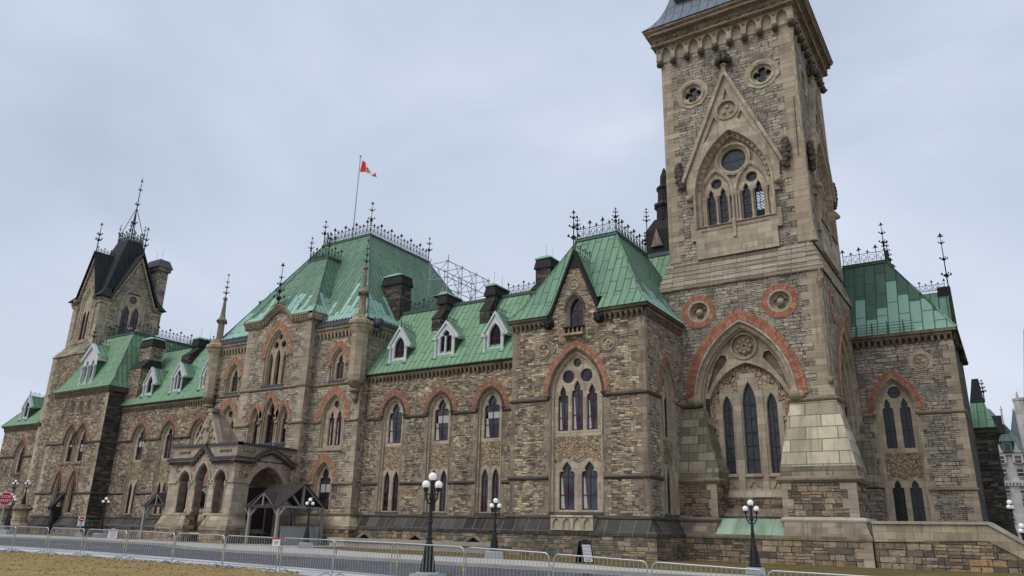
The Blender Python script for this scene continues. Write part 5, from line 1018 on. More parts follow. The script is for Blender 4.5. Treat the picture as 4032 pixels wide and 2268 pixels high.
for z, n, m in ((4.66, 0.10, 'asht'), (2.14, 0.12, 'ash')):   # impost and plinth mouldings on the piers
    for a, b2 in ((px0, -58.47), (-57.03, -56.28), (-54.56, -53.8), (-52.36, px1)) if z > 3 else ((px0, -56.35), (-54.5, px1)): d.fbox(fr, a-0.06, b2+0.06, z, z+0.18, -0.7, n, m)
    d.fbox(pr, py0, 40.53, z, z+0.18, -0.7, n, m)
for x in (-58.47, -57.03, -56.28, -54.56, -53.8, -52.36): d.lathe((x, py0+0.02, 0), [(0.14, 2.35), (0.14, 2.5), (0.08, 2.6), (0.08, 4.2), (0.15, 4.4), (0.17, 4.66)], 7, 'asht')
d.lathe((px1+0.02, py0+0.02, 0), [(0.1, 2.6), (0.16, 2.8), (0.09, 3.0), (0.09, 4.0), (0.14, 4.2), (0.05, 4.45)], 7, 'asht')
d.build('porch_trim', B)
PPL = [(0.36, -0.3), (0.36, 1.0), (0.42, 1.05), (0.42, 1.3), (0.34, 1.42), (0.08, 2.12), (0.08, 2.2)]
b = MB('towbase'); b.sweep([(px0, 41.5), (px0, py0), (-56.9, py0), (-56.9, py0+0.8)], PPL, ['towbase', 'ashd', 'ashd', 'ashd', 'ash', 'ash']); b.cut(); b.sweep([(-54.0, py0+0.8), (-54.0, py0), (px1, py0), (px1, 40.5)], PPL, ['towbase', 'ashd', 'ashd', 'ashd', 'ash', 'ash'])
for a, b2 in ((px0, -56.35), (-54.5, px1)): b.cut(); b.box(a, b2, py0, py0+0.78, 0, 2.22, 'towbase')
b.cut(); b.box(-56.4, -54.4, py0+0.1, py0+0.5, 0.7, 0.85, 'ash'); b.build('plinth', B)
g_ = MB('asht'); cA = -55.42    # carved pediment with its stone saddle
g_.prism(fr, [(cA-1.45, 7.8), (cA, 10.5), (cA+1.45, 7.8), (cA, 7.4)], -0.35, 0.05, 'asht')
for sg in (-1, 1):
    g_.prism(fr, [(cA+sg*1.35, 7.75), (cA, 10.25), (cA, 10.65), (cA+sg*1.62, 7.75)][::-sg], -0.4, 0.16, 'asht')
    g_.poly([Vector((cA+sg*1.6, py0+0.35, 7.8)), Vector((cA, py0+0.35, 10.6)), Vector((cA, py0+1.0, 10.6)), Vector((cA+sg*1.75, py0+2.0, 7.8))], 'ashd')
g_.poly([Vector((cA+1.75, py0+2.0, 7.8)), Vector((cA-1.75, py0+2.0, 7.8)), Vector((cA, py0+1.0, 10.6))], 'shingle'); g_.box(px0+0.4, px1-0.4, py0+0.4, py1, 7.3, 7.5, 'shingle')
g_.box(cA-0.4, cA+0.4, py0-0.2, py0+0.5, 10.4, 10.7, 'ashd'); po = g_.build('pediment', B); rel = MB('carvet'); rr_ = random.Random(3)
for i in range(46):
    z = 7.75+2.2*rr_.random(); w_ = 1.15*(1-(z-7.75)/2.7); u = cA+rr_.uniform(-w_, w_); rel.ball(fr.p(u, z, 0.06), rr_.uniform(0.10, 0.2), 'carvet', 6)
rel.prism(fr, [(cA-0.35, 8.0), (cA-0.38, 8.7), (cA+0.38, 8.7), (cA+0.35, 8.0), (cA, 7.65)], 0, 0.3, 'carvet'); rel.ball(fr.p(cA, 9.1, 0.2), 0.26, 'carvet', 8); rel.build('coat_of_arms', po)
k = MB('iron'); finial(k, (cA, py0+0.1, 10.6), 2.7, 0.9, (0.18, 0.4, 0.6, 0.78), 0.045); k.build('finial', po)
d = MB('void'); d.box(-59.0, -52.3, 44.6, 44.98, 0.8, 6.3, 'ashd'); d.box(-56.8, -54.2, 44.5, 44.6, 1.2, 4.6, 'door'); d.box(-53.6, -52.4, 44.3, 44.6, 0.9, 4.4, 'door'); d.box(-59.9, -51.5, 40, 45, 0.02, 0.6, 'ashd'); d.build('door', B)

# ---- left range ---------------------------------------------------------------------
fr = front(46.9); holes = []; LC = (-78.75, -73.6, -68.5)
for c in LC:
    holes.append(window(B, fr, c, 1.18, 2.15, 9.95, 11.7, [('tref', c, 0.62, 7.85, 9.9, 11.15), ('arch', c-0.48, 0.33, 2.3, 4.6, 5.6), ('arch', c+0.48, 0.33, 2.3, 4.6, 5.6)], 0.50, stone='ashd', redm='redd', panel=(0, 0, 5.7, 7.65), hb=(0.5, 1.0)))
wall(B, fr, rect(-83, -65.9, 0, 13.9), holes, 'tan')
s = MB('string'); ed = [-83]+[q for c in LC for q in (c-1.2, c+1.2)]+[-66]
for a, b_ in zip(ed[::2], ed[1::2]): string(s, [(a, 46.9), (b_, 46.9)], 4.38); string(s, [(a, 46.9), (b_, 46.9)], 9.9)
s.build('string_course', B)
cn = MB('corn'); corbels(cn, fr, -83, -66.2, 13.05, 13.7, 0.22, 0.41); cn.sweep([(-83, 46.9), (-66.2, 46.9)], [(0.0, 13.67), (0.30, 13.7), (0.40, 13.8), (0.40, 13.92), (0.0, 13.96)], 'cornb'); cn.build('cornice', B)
plinth([(-83, 46.9), (-65.9, 46.9)], 'base', 'plinth', 'string', -0.55)
r = MB('copl'); r.poly([Vector((-83.5, 46.48, 13.93)), Vector((-65.2, 46.48, 13.93)), Vector((-65.2, 51, 20.9)), Vector((-83.5, 51, 20.9))]); r.poly([Vector((-83.5, 55.5, 13.9)), Vector((-65.2, 55.5, 13.9)), Vector((-65.2, 51, 20.9)), Vector((-83.5, 51, 20.9))][::-1]); r.poly([Vector((-83.5, 46.48, 13.93)), Vector((-65.2, 46.48, 13.93)), Vector((-65.2, 46.48, 13.84)), Vector((-83.5, 46.48, 13.84))]); r.build('roof', B, hgt=(14, 20.9))
k = MB('iron'); cresting(k, (-83, 51, 20.95), (-66, 51, 20.95), 0.85, 0.55, 0.022, 4); k.build('cresting', B)
dormer(B, -78.9, 47.1, 14.9, 0.82, 16.35, 17.7, 2.6); dormer(B, -73.7, 47.1, 14.9, 0.88, 16.75, 17.75, 2.6, True); dormer(B, -68.7, 47.1, 14.9, 0.8, 16.4, 17.8, 2.6)
chimney(B, -76.6, -75.4, 49.0, 50.0, 52.2, 17.5, 19.4, 20.3, 20.8); chimney(B, -82.9, -80.7, 46.9, 47.7, 49.2, 14.0, 18.1, 19.2, 20.9, 'tan')
# ---- left pavilion -------------------------------------------------------------------
fr = front(45.0); H = []
for c in (-89.35, -87.0):
    H.append(window(B, fr, c, 1.12, 7.55, 9.8, 11.9, [('tref', c+0.02, 0.62, 7.75, 9.7, 11.2)], 0.42, stone='ashd', redm='redd', hb=(0.4, 0.8), ring=0.2, sillm='ashd'))
for c in (-90.0, -86.9):
    H.append(window(B, fr, c, 0.82, 2.15, 4.4, 6.75, [('arch', c, 0.5, 2.3, 4.4, 6.2)], 0.44, stone='ashd', redm='redd', hb=(0.5, 1.0), sillm=None, infill='ashd'))
for c in (-90.05, -88.35, -86.65):
    H.append(window(B, fr, c, 0.50, 13.2, 14.1, 14.75, [('arch', c, 0.36, 13.3, 14.1, 14.6)], 0, stone='ashd', hood=None, stops=False, ring=0.12, sillm='ashd', hb=(), gl='glassd'))
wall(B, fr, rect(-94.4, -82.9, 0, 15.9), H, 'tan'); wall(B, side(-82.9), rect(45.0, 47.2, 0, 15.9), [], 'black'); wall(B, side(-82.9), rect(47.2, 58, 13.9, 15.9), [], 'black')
roundel(B, fr, -88.45, 5.9, 0.32, 'ashd')
q = MB('quoin'); quoins(q, fr, -82.9, -1, 2.2, 15.2, 'ash', 0.48, (0.5, 0.9)); quoins(q, fr, -94.3, 1, 2.2, 9.7, 'asht', 0.48, (0.6, 0.9)); q.build('corner_stones', B)
s = MB('string')
for z, sg in ((4.35, [(-94.4, -90.85), (-89.15, -87.75), (-86.05, -82.9)]), (9.82, [(-94.4, -90.5), (-85.85, -82.9)])):
    for a, b_ in sg: string(s, [(a, 45), (b_, 45)] + ([(b_, 46.9)] if b_ > -83 else []), z)
s.build('string_course', B)
cn = MB('corn'); corbels(cn, fr, -94.4, -82.9, 15.15, 15.7, 0.22, 0.40); cn.fbox(fr, -94.5, -82.6, 15.7, 15.9, -0.1, 0.36, 'cornb'); cn.fbox(side(-82.9), 44.7, 47.6, 15.35, 15.9, -0.1, 0.36, 'cornb'); cn.build('cornice', B)
plinth([(-94.4, 45), (-82.9, 45), (-82.9, 46.9)], 'base', 'plinth', 'string', -0.6)
hiproof(B, (-94.7, -82.5, 44.62, 59), 15.92, (-90.5, -84.8, 47.6, 55.6), 22.85, 'copl', flare=0.18, flz=0.12)
k = MB('iron')
for a, b_ in (((-90.5, 47.6), (-84.8, 47.6)), ((-84.8, 47.6), (-84.8, 55.6))): cresting(k, (*a, 22.95), (*b_, 22.95), 1.15, 0.5, 0.026, 3)
k.build('cresting', B)
# big two-light dormer on the pavilion roof
f2 = front(45.25); x, z = -88.7, 16.7; f = MB('white'); oo = [(x-1.45, z), (x-1.45, 19.7), (x, 21.2), (x+1.45, 19.7), (x+1.45, z)]; L2 = [('tref', x+o, 0.42, z+0.3, 18.6, 19.5) for o in (-0.6, 0.6)]
f.plate(f2, oo, [shape(l) for l in L2], 0, 'white')
for l in L2: f.loft(f2, [(shape(l), 0), (shape(l), -0.3)], 'white')
for o in (-1.25, 0, 1.25): f.lathe(f2.p(x+o, z, 0.12), [(0.2, -0.3), (0.2, 0), (0.12, 0.12), (0.10, 1.7), (0.2, 1.95), (0.2, 2.1)], 8, 'white')
for sg in (-1, 1): f.prism(f2, [(x+sg*1.85, 19.25), (x, 21.05), (x, 21.5), (x+sg*1.85, 19.6)][::-sg], -0.2, 0.2, 'white')
f.fbox(side(x+1.45), 45.3, 47.3, 19.3, 19.62, -0.1, 0.3, 'white'); f.fbox(f2, x-1.6, x+1.6, z-0.25, z, -0.2, 0.15, 'coppale'); do = f.build('dormer', B)
for l in L2: pane(do, f2, shrink(l, 0.03), -0.25, 'glassd', 'maroon', 0.05)
c_ = MB('copd'); c_.poly([Vector((x+1.45, 45.26, z)), Vector((x+1.45, 47.6, z)), Vector((x+1.45, 47.6, 19.6)), Vector((x+1.45, 45.26, 19.6))]); c_.build('cheek', do)
r = MB('cop')
for sg in (-1, 1): r.poly([Vector((x+sg*1.85, 45.1, 19.62)), Vector((x, 45.1, 21.45)), Vector((x, 48.6, 21.45)), Vector((x+sg*1.85, 48.6, 19.62))])
r.build('dormer_roof', do, hgt=(10, 30)); k = MB('iron'); cresting(k, (x, 45.1, 21.45), (x, 47, 21.45), 0.6, 0.4, 0.024, 2, False); finial(k, (x, 45.1, 21.4), 2.0, 0.8, (0.4, 0.65)); k.build('cresting', do)
h_ = MB('sooty'); h_.hexa([Vector((-88.7, 43.9, 2.55)), Vector((-87.9, 43.9, 2.55)), Vector((-87.9, 45, 4.1)), Vector((-88.7, 45, 4.1))], [Vector((-88.7, 43.8, 2.85)), Vector((-87.9, 43.8, 2.85)), Vector((-87.9, 45, 4.45)), Vector((-88.7, 45, 4.45))], 'sooty'); h_.box(-88.6, -88.0, 44.15, 44.99, 0, 2.9, 'sooty'); h_.build('cellar_hood', B)
# ---- far left range -------------------------------------------------------------------
fr = front(47.0); c = -104.7
hh = window(B, fr, c, 1.2, 6.8, 9.0, 11.0, [('tref', c, 0.6, 7.0, 9.0, 10.5)], 0.5, stone='ashd', redm='redd', hb=(0.5, 1.0))
wall(B, fr, rect(-110, -100, 0, 12.95), [hh], 'tan')
s = MB('string'); string(s, [(-110, 47), (c-1.25, 47)], 9.0); string(s, [(c+1.25, 47), (-101, 47)], 9.0); corbels(s, fr, -110, -100.5, 12.2, 12.75, 0.2, 0.42); s.fbox(fr, -110.3, -100.5, 12.75, 12.95, -0.1, 0.34, 'cornb'); s.build('string_course', B); plinth([(-110, 55), (-110, 47), (-100, 47)], 'base', 'plinth', 'string', -0.6)
hiproof(B, (-110.5, -101.15, 46.6, 56), 12.97, (-108.5, -101.2, 51, 51.6), 18.3, 'copl', flare=0, cap=True)
dormer(B, -106.2, 47.3, 13.9, 0.85, 15.6, 16.6, 2.5); k = MB('iron'); cresting(k, (-108.5, 51, 18.4), (-101.2, 51, 18.4), 0.7, 0.5, 0.024, 4); finial(k, (-108.5, 51, 18.3), 2.2, 1.0); k.build('cresting', B)
# ---- left tower ------------------------------------------------------------------------
tx0, tx1 = -101.1, -93.9
wall(B, front(46.85), rect(tx0, tx1, 0, 21.3), [], 'tan'); wall(B, side(tx1), rect(46.85, 57, 14, 21.3), [], 'tan'); q = MB('asht'); fq = front(46.85)
quoins(q, fq, tx0, 1, 0, 21.2, 'asht', 0.5, (0.7, 1.1)); quoins(q, front(48.0), -101.1, 1, 22.6, 29, 'asht', 0.5, (0.7, 1.1)); quoins(q, front(48.0), -94.6, -1, 22.6, 29, 'asht', 0.5, (0.7, 1.1)); quoins(q, side(-94.6), 48, 1, 22.6, 29, 'asht', 0.5, (0.8, 1.2)); quoins(q, side(-94.6), 56.1, -1, 22.6, 29, 'asht', 0.5, (0.8, 1.2)); q.build('corner_stones', B)
redring(B, fq, -96.4, 0.8, 16.8, 18.2, 0.42, 'redd', 0.03); roundel(B, fq, -98.9, 19.2, 0.45, 'ashd')
w_ = MB('mossy'); w_.hexa([Vector((tx0-.15, 46.7, 21.2)), Vector((tx1+.15, 46.7, 21.2)), Vector((tx1+.15, 57, 21.2)), Vector((tx0-.15, 57, 21.2))], [Vector((-101.2, 47.9, 22.7)), Vector((-94.5, 47.9, 22.7)), Vector((-94.5, 56.2, 22.7)), Vector((-101.2, 56.2, 22.7))], 'mossy'); w_.build('weathering', B)
fF, fS = front(48.0), side(-94.6)
cF = -97.9; hF = window(B, fF, cF, 1.35, 23.2, 28.0, 31.0, [('arch', cF-0.42, 0.36, 23.6, 26.6, 27.6), ('arch', cF+0.42, 0.36, 23.6, 26.6, 27.6)], 0, stone='asht', hood=None, d=0.22, ring=0.5, sillm='ash', gl='glassd', stops=False, glass_n=0.1)
wall(B, fF, [(-101.1, 22.4), (-101.1, 29.0), (-100.0, 29.0), (cF, 35.0), (-95.7, 29.0), (-94.6, 29.0), (-94.6, 22.4)], [hF], 'clean')
cS = 52.3; hS = window(B, fS, cS, 1.75, 24.0, 28.6, 31.6, [('arch', cS-0.72, 0.52, 24.3, 27.5, 28.7), ('arch', cS+0.62, 0.52, 24.3, 27.5, 28.7), ('circ', cS, 29.6, 0.55)], 0, stone='asht', hood=None, d=0.2, ring=0.4, sillm='ash', hb=(0.3, 0.6, 0.9), stops=False, glass_n=0.1)
wall(B, fS, [(48.0, 22.4), (48.0, 29.0), (49.3, 29.0), (cS, 35.4), (55.2, 29.0), (56.1, 29.0), (56.1, 22.4)], [hS], 'clean')
s = MB('asht')
for a, b_, f_ in ((-101.3, -100.0, fF), (-95.7, -94.4, fF), (47.8, 49.3, fS), (55.2, 56.3, fS)): s.fbox(f_, a, b_, 28.55, 28.95, -0.2, 0.3, 'ashd'); s.fbox(f_, a, b_, 28.2, 28.55, -0.2, 0.16, 'asht')
for f_, c_, w2, za in ((fF, cF, 2.15, 35.2), (fS, cS, 3.0, 35.6)):
    for sg in (-1, 1):
        s.prism(f_, [(c_+sg*(w2-0.1), 29.0), (c_, za-0.45), (c_, za+0.0), (c_+sg*(w2+0.1), 29.0)][::-sg], -0.3, 0.2, 'asht'); s.ball(f_.p(c_+sg*(w2+0.1), 28.9, 0.3), 0.32, 'ashd', 7)
        for i in range(14): t_ = (i+0.5)/14; s.fbox(f_, c_+sg*(w2-0.25)*(1-t_)-0.1, c_+sg*(w2-0.25)*(1-t_)+0.1, 28.9+(za-29.5)*t_-0.1, 28.9+(za-29.5)*t_+0.1, 0, 0.2, 'ashd')
for x_, y_ in ((-99.9, 47.95), (-95.6, 47.95), (-94.55, 49.0)): s.lathe((x_, y_, 0), [(0.14, 24.0), (0.14, 27.6), (0.25, 27.9), (0.25, 28.2)], 7, 'asht')
s.build('gable_coping', B)
hiproof(B, (-101.8, -94.0, 47.4, 56.8), 29.0, (-99.2, -96.6, 51.05, 53.1), 38.3, 'slate', flare=0.29, flz=0.14, trim=False, notch=(cF-2.3, cF+2.3), notchr=(cS-3.15, cS+3.15))
r = MB('slate')
for sg in (-1, 1):
    
    for dz in (0, 0.12):
        r.poly([Vector((cF+sg*2.5, 47.55, 28.85+dz)), Vector((cF, 47.55, 35.6+dz)), Vector((cF, 51.5, 35.6+dz)), Vector((cF+sg*2.5, 51.5, 28.85+dz))]); r.poly([Vector((-94.15, cS+sg*3.4, 28.85+dz)), Vector((-94.15, cS, 36.0+dz)), Vector((-97.5, cS, 36.0+dz)), Vector((-97.5, cS+sg*3.4, 28.85+dz))])
    r.poly([Vector((cF+sg*2.5, 47.55, 28.85)), Vector((cF, 47.55, 35.6)), Vector((cF, 47.55, 35.72)), Vector((cF+sg*2.5, 47.55, 28.97))]); r.poly([Vector((-94.15, cS+sg*3.4, 28.85)), Vector((-94.15, cS, 36.0)), Vector((-94.15, cS, 36.12)), Vector((-94.15, cS+sg*3.4, 28.97))])
r.build('gable_roof', B, hgt=(28, 40))
k = MB('iron'); tp = [(-99.2, 51.05), (-96.6, 51.05), (-96.6, 53.1), (-99.2, 53.1), (-99.2, 51.05)]
for a, b_ in zip(tp, tp[1:]): cresting(k, (*a, 38.3), (*b_, 38.3), 1.1, 0.4, 0.03, 2); finial(k, (*a, 38.3), 2.6, 0.6, (0.5, 0.75), 0.045)
for a in tp[:4]: k.bar((*a, 39.0), (-97.9, 52.05, 43.6), 0.045)
finial(k, (-97.9, 52.05, 38.3), 10.3, 1.15, (0.28, 0.56, 0.78), 0.075); finial(k, (cF, 47.8, 35.4), 4.4, 1.2, (0.42, 0.6), 0.06); finial(k, (-94.4, cS, 35.8), 4.2, 1.1, (0.35, 0.55), 0.06)
cresting(k, (cF, 48.0, 35.5), (cF, 51, 35.5), 0.8, 0.45, 0.026, 2); cresting(k, (-94.6, cS, 35.9), (-96.8, cS, 35.9), 0.6, 0.4, 0.026, 2); k.build('cresting', B)
ch = MB('clean'); ch.box(-98.6, -95.6, 55.5, 57.0, 26, 35.4, 'clean'); ch.box(-98.8, -95.3, 55.3, 57.2, 35.0, 35.5, 'ashd'); ch.hexa([Vector((-98.95, 55.1, 35.5)), Vector((-95.15, 55.1, 35.5)), Vector((-95.15, 57.4, 35.5)), Vector((-98.95, 57.4, 35.5))], [Vector((-98.4, 55.5, 36.7)), Vector((-95.7, 55.5, 36.7)), Vector((-95.7, 57.0, 36.7)), Vector((-98.4, 57, 36.7))], 'leadt'); ch.bar((-97.5, 56, 36.6), (-97.5, 56, 38.2), 0.02, 'scaff'); ch.bar((-96.2, 56, 36.6), (-96.2, 56, 38.4), 0.02, 'scaff'); ch.build('chimney', B)
cc = MB('signw')
for y_ in (51.9, 52.9): cc.cut(); cc.box(-94.0, -93.4, y_-0.12, y_+0.12, 25.35, 25.6); cc.bar((-94.1, y_, 24.2), (-94.1, y_, 25.4), 0.05, 'iron')
cc.build('camera_housing', B)

# ---- right wing and rear parts ------------------------------------------------------------
fr = front(60.0); c = -6.27
W4 = window(B, fr, c, 1.36, 2.4, 10.27, 12.8, [('tref', c-0.56, 0.37, 7.75, 10.3, 11.35), ('tref', c+0.56, 0.37, 7.75, 10.3, 11.35), ('circ', c, 11.75, 0.46), ('tref', c-0.55, 0.40, 2.6, 4.8, 5.6), ('tref', c+0.55, 0.40, 2.6, 4.8, 5.6)], 0.46, stone='asht', redm='redt', hood='stringt', panel=(0, 0, 5.6, 7.45), gl='leadglassd', frm='darkfr', ring=0.22)
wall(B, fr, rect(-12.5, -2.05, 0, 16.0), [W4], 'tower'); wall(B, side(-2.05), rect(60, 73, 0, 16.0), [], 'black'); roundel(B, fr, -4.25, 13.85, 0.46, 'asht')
q = MB('quoin'); quoins(q, fr, -2.05, -1, 2.4, 15.2, 'quoin', 0.5, (0.4, 0.8)); quoins(q, fr, c+1.36, 1, 2.5, 9.8, 'quoin', 0.5, (0.15, 0.42), 0.01); quoins(q, fr, c-1.36, -1, 2.5, 9.8, 'quoin', 0.5, (0.15, 0.42), 0.01); quoins(q, side(-2.05), 60, 1, 2.4, 15.2, 'ashd', 0.5, (0.6, 0.9)); q.build('corner_stones', B)
s = MB('stringt')
for z in (4.93, 10.15):
    for a, b_ in ((-12, c-1.4), (c+1.4, -2.05)): string(s, [(a, 60), (b_, 60)] + ([(b_, 66)] if b_ > -3 else []), z, 'stringt')
s.build('string_course', B)
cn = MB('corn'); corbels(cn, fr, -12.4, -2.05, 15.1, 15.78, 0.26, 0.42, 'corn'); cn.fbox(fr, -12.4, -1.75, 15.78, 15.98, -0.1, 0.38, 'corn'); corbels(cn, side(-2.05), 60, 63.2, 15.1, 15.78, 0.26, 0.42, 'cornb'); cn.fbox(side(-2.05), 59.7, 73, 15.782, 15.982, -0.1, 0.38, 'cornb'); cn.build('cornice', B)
hiproof(B, (-12.9, -1.65, 59.6, 73.2), 15.99, (-9.0, -5.88, 63.2, 69.5), 22.75, 'copw', flare=0.06, flz=0.045)
gr = MB('cop')
for sg in (-1, 1): gr.poly([Vector((-1.85, 65.4+sg*2.0, 15.6)), Vector((-1.85, 65.4, 20.3)), Vector((-5.5, 65.4, 20.3)), Vector((-5.5, 65.4+sg*2.0, 15.6))])
gr.build('gable_roof', B, hgt=(14, 21)); gc = MB('sooty'); fs = side(-2.05)
for sg in (-1, 1): gc.prism(fs, [(65.4+sg*2.0, 15.4), (65.4, 20.1), (65.4, 20.6), (65.4+sg*2.25, 15.4)][::-sg], 0.0, 0.22, 'sooty'); gc.ball(fs.p(65.4+sg*2.1, 15.3, 0.12), 0.3, 'sooty', 7)
gc.box(-2.75, -1.85, 65.15, 65.65, 19.9, 20.62, 'sooty'); gc.build('gable_coping', B)
k = MB('iron'); cresting(k, (-9.0, 63.2, 22.85), (-5.88, 63.2, 22.85), 1.15, 0.6, 0.028, 2); cresting(k, (-5.88, 63.2, 22.85), (-5.88, 69.5, 22.85), 1.15, 0.6, 0.028, 3); finial(k, (-5.88, 63.2, 22.9), 3.2, 0.8, (0.45, 0.7)); finial(k, (-5.88, 65.5, 22.9), 2.4, 0.7); finial(k, (-1.95, 65.4, 20.6), 4.6, 0.95, (0.2, 0.5, 0.8), 0.04); cresting(k, (-4.8, 65.4, 20.4), (-2.2, 65.4, 20.4), 0.75, 0.45, 0.024, 2); k.build('cresting', B)
sg_ = MB('copd')
for x in (-8.15, -7.1, -6.05, -5.0):
    sg_.bar((x, 59.42, 15.95), (x, 59.62, 16.95), 0.05); sg_.bar((x, 59.60, 16.85), (x, 60.0, 16.6), 0.04)
for i in range(4): sg_.bar((-8.6, 59.38+i*0.055, 16.12+i*0.22), (-4.3, 59.38+i*0.055, 16.12+i*0.22), 0.026)
sg_.build('snow_guard', B)
rb = MB('black'); rb.box(-2.25, -0.62, 74.5, 84, -0.3, 10.7, 'black')
for z in (3.2, 7.3): rb.box(-2.3, -0.55, 74.42, 84, z, z+0.22, 'cornb')
rb.box(-2.3, -0.5, 74.4, 84, 10.3, 10.72, 'cornb'); rb.build('rear_block', B)
hiproof(B, (-2.4, -0.45, 74.3, 84), 10.72, (-2.1, -1.05, 76.5, 82), 13.15, 'copl', flare=0, trim=False); hiproof(B, (-2.12, -1.03, 76.45, 82), 13.1, (-1.72, -1.2, 77.2, 81), 15.35, 'slate', flare=0, trim=False)
k = MB('iron'); finial(k, (-1.0, 77, 13.2), 2.0, 0.7); k.build('cresting', B)
gr = MB('cop'); gr.poly([Vector((-30, 54, 16)), Vector((-17, 54, 16)), Vector((-17, 60, 25.5)), Vector((-30, 60, 25.5))]); gr.build('roof', B, hgt=(14, 26)); gt = MB('copd'); gt.box(-30, -17, 59.8, 60.2, 25.35, 25.7); gt.build('roof_trim', B)
rt = MB('sooty'); rt.box(-26.8, -23.5, 64.5, 68, 20, 30.0, 'sooty'); rt.hexa([Vector((-26.8, 64.5, 30)), Vector((-23.5, 64.5, 30)), Vector((-23.5, 68, 30)), Vector((-26.8, 68, 30))], [Vector((-26.1, 65.2, 31.4)), Vector((-24.2, 65.2, 31.4)), Vector((-24.2, 67.3, 31.4)), Vector((-26.1, 67.3, 31.4))], 'sooty')
rt.lathe((-25.2, 66, 0), [(1.0, 31.2), (0.95, 32.6), (1.15, 32.9), (0.8, 33.4), (0.75, 34.6), (0.9, 34.9), (0.5, 35.3), (0.45, 36.2), (0.1, 37.2)], 8, 'sooty')
rt.prism(front(64.4), [(-26.2, 28.2), (-25.6, 30.0), (-25.0, 28.2)], -0.1, 0.15, 'ashd')
for a_ in range(8): rt.ball((-25.2+1.0*math.cos(a_*.785), 66+1.0*math.sin(a_*.785), 33.0), 0.22, 'carve', 6)
rt.build('rear_pinnacle', B); k = MB('iron'); finial(k, (-26.7, 64.6, 30), 2.6, 0.8); k.build('finial', B)
# ================================================================== the ground
def sst(t): t = max(0.0, min(1.0, t)); return t*t*(3-2*t)
def gz(x, y): return -0.40*sst((x+24)/19)*sst((30-y)/10)
def sheet(name, rows, m, off, nx=40):
    """rows: list of polylines (x, y) with the same count, near to far; kind = structure"""
    b = MB(m)
    pts = []
    for r_ in rows:
        q = []
        for i in range(nx+1):
            x = r_[0][0]+(r_[-1][0]-r_[0][0])*i/nx
            for (xa, ya), (xb, yb) in zip(r_, r_[1:]):
                if xa <= x <= xb or xb == r_[-1][0]: 
                    if x <= xb+1e-6: y = ya+(yb-ya)*(x-xa)/(xb-xa); break
            q.append(Vector((x, y, gz(x, y)+off)))
        pts.append(q)
    for A, B_ in zip(pts, pts[1:]):
        for i in range(nx): b.poly((A[i], A[i+1], B_[i+1], B_[i]), m)
    o = b.build(name); o['kind'] = 'structure'; return o
def lin(*p): return list(p)
X0, X1 = -190.0, 60.0
def level(y): return [(X0, y), (X1, y)]
KERB = [(X0, 31.5), (-72, 32.2), (-64, 34.3), (-52, 34.1), (-44, 31.0), (-38, 30.0), (-26, 29.5), (-12, 29.2), (X1, 29.0)]
BACK = [(X0, 38.8), (-72, 39.0), (-62, 39.0), (-50, 39.4), (-42, 39.2), (-36, 36.6), (-31, 35.6), (-20, 35.2), (-16, 32.9), (-10, 31.6), (X1, 31.0)]
def shift(L, d): return [(x, y+d) for x, y in L]
b = MB('earth'); S = 2600
for a in range(-2, 2):
    for c_ in range(-2, 2): b.poly((Vector((a*S/2, c_*S/2, -0.46)), Vector(((a+1)*S/2, c_*S/2, -0.46)), Vector(((a+1)*S/2, (c_+1)*S/2, -0.46)), Vector((a*S/2, (c_+1)*S/2, -0.46))))
o = b.build('ground'); o['kind'] = 'structure'
def steps_(y0, y1, n): return [level(y0+(y1-y0)*i/n) for i in range(n+1)]
LE = [(X0, 18.75), (-24, 18.7), (-19, 18.35), (X1, 17.4)]
sheet('lawn', [level(-45), level(0), level(9), level(14), LE], 'lawn', 0.03, 60)
PE = [(X0, 22.6), (-42, 22.9), (-33, 22.2), (-24.6, 21.2), (-18.9, 21.4), (X1, 20.8)]
sheet('pavement', [LE, shift(LE, 1.2), PE], 'paving', 0.0, 60)
sheet('road', [PE, shift(PE, 2.5), shift(PE, 5.0), KERB], 'asphalt', -0.03, 80)
o = sheet('road_marking', [shift(KERB, -0.42), shift(KERB, -0.28)], 'paint', -0.024, 80)
ln = MB('paint')
for a, c_ in (((-47.0, 25.5), (-46.2, 31.6)), ((-46.2, 31.6), (-44.0, 30.6))):
    a, c_ = Vector((*a, 0)), Vector((*c_, 0)); d_ = (c_-a).normalized(); n_ = Vector((-d_.y, d_.x, 0))*0.06; up = Vector((0, 0, -0.023)); ln.poly((a-n_+up, c_-n_+up, c_+n_+up, a+n_+up))
for i in range(7): x = -78+i*4.6; ln.poly((Vector((x, 27.9, -.023)), Vector((x+2.4, 27.9, -.023)), Vector((x+2.4, 28.02, -.023)), Vector((x, 28.02, -.023))))
o = ln.build('lane_marking'); o['kind'] = 'structure'
# kerb as a real step
kb = MB('kerb'); kb.sweep(KERB, [(0.0, -0.06), (0.0, 0.09), (-0.22, 0.10), (-0.22, 0.02)], 'kerb'); o = kb.build('kerb'); o['kind'] = 'structure'
sheet('walkway', [shift(KERB, 0.22), shift(KERB, 1.2), BACK], 'concrete', 0.085, 80)
sheet('verge', [BACK, shift(BACK, 3), [(X0, 62), (X1, 62)], [(X0, 150), (X1, 150)]], 'verge', 0.06, 80)
ap_ = MB('concrete'); ap_.poly((Vector((-64, 38.4, .10)), Vector((-43.5, 38.4, .10)), Vector((-43.5, 46, .10)), Vector((-64, 46, .10)))); o = ap_.build('porch_apron'); o['kind'] = 'structure'

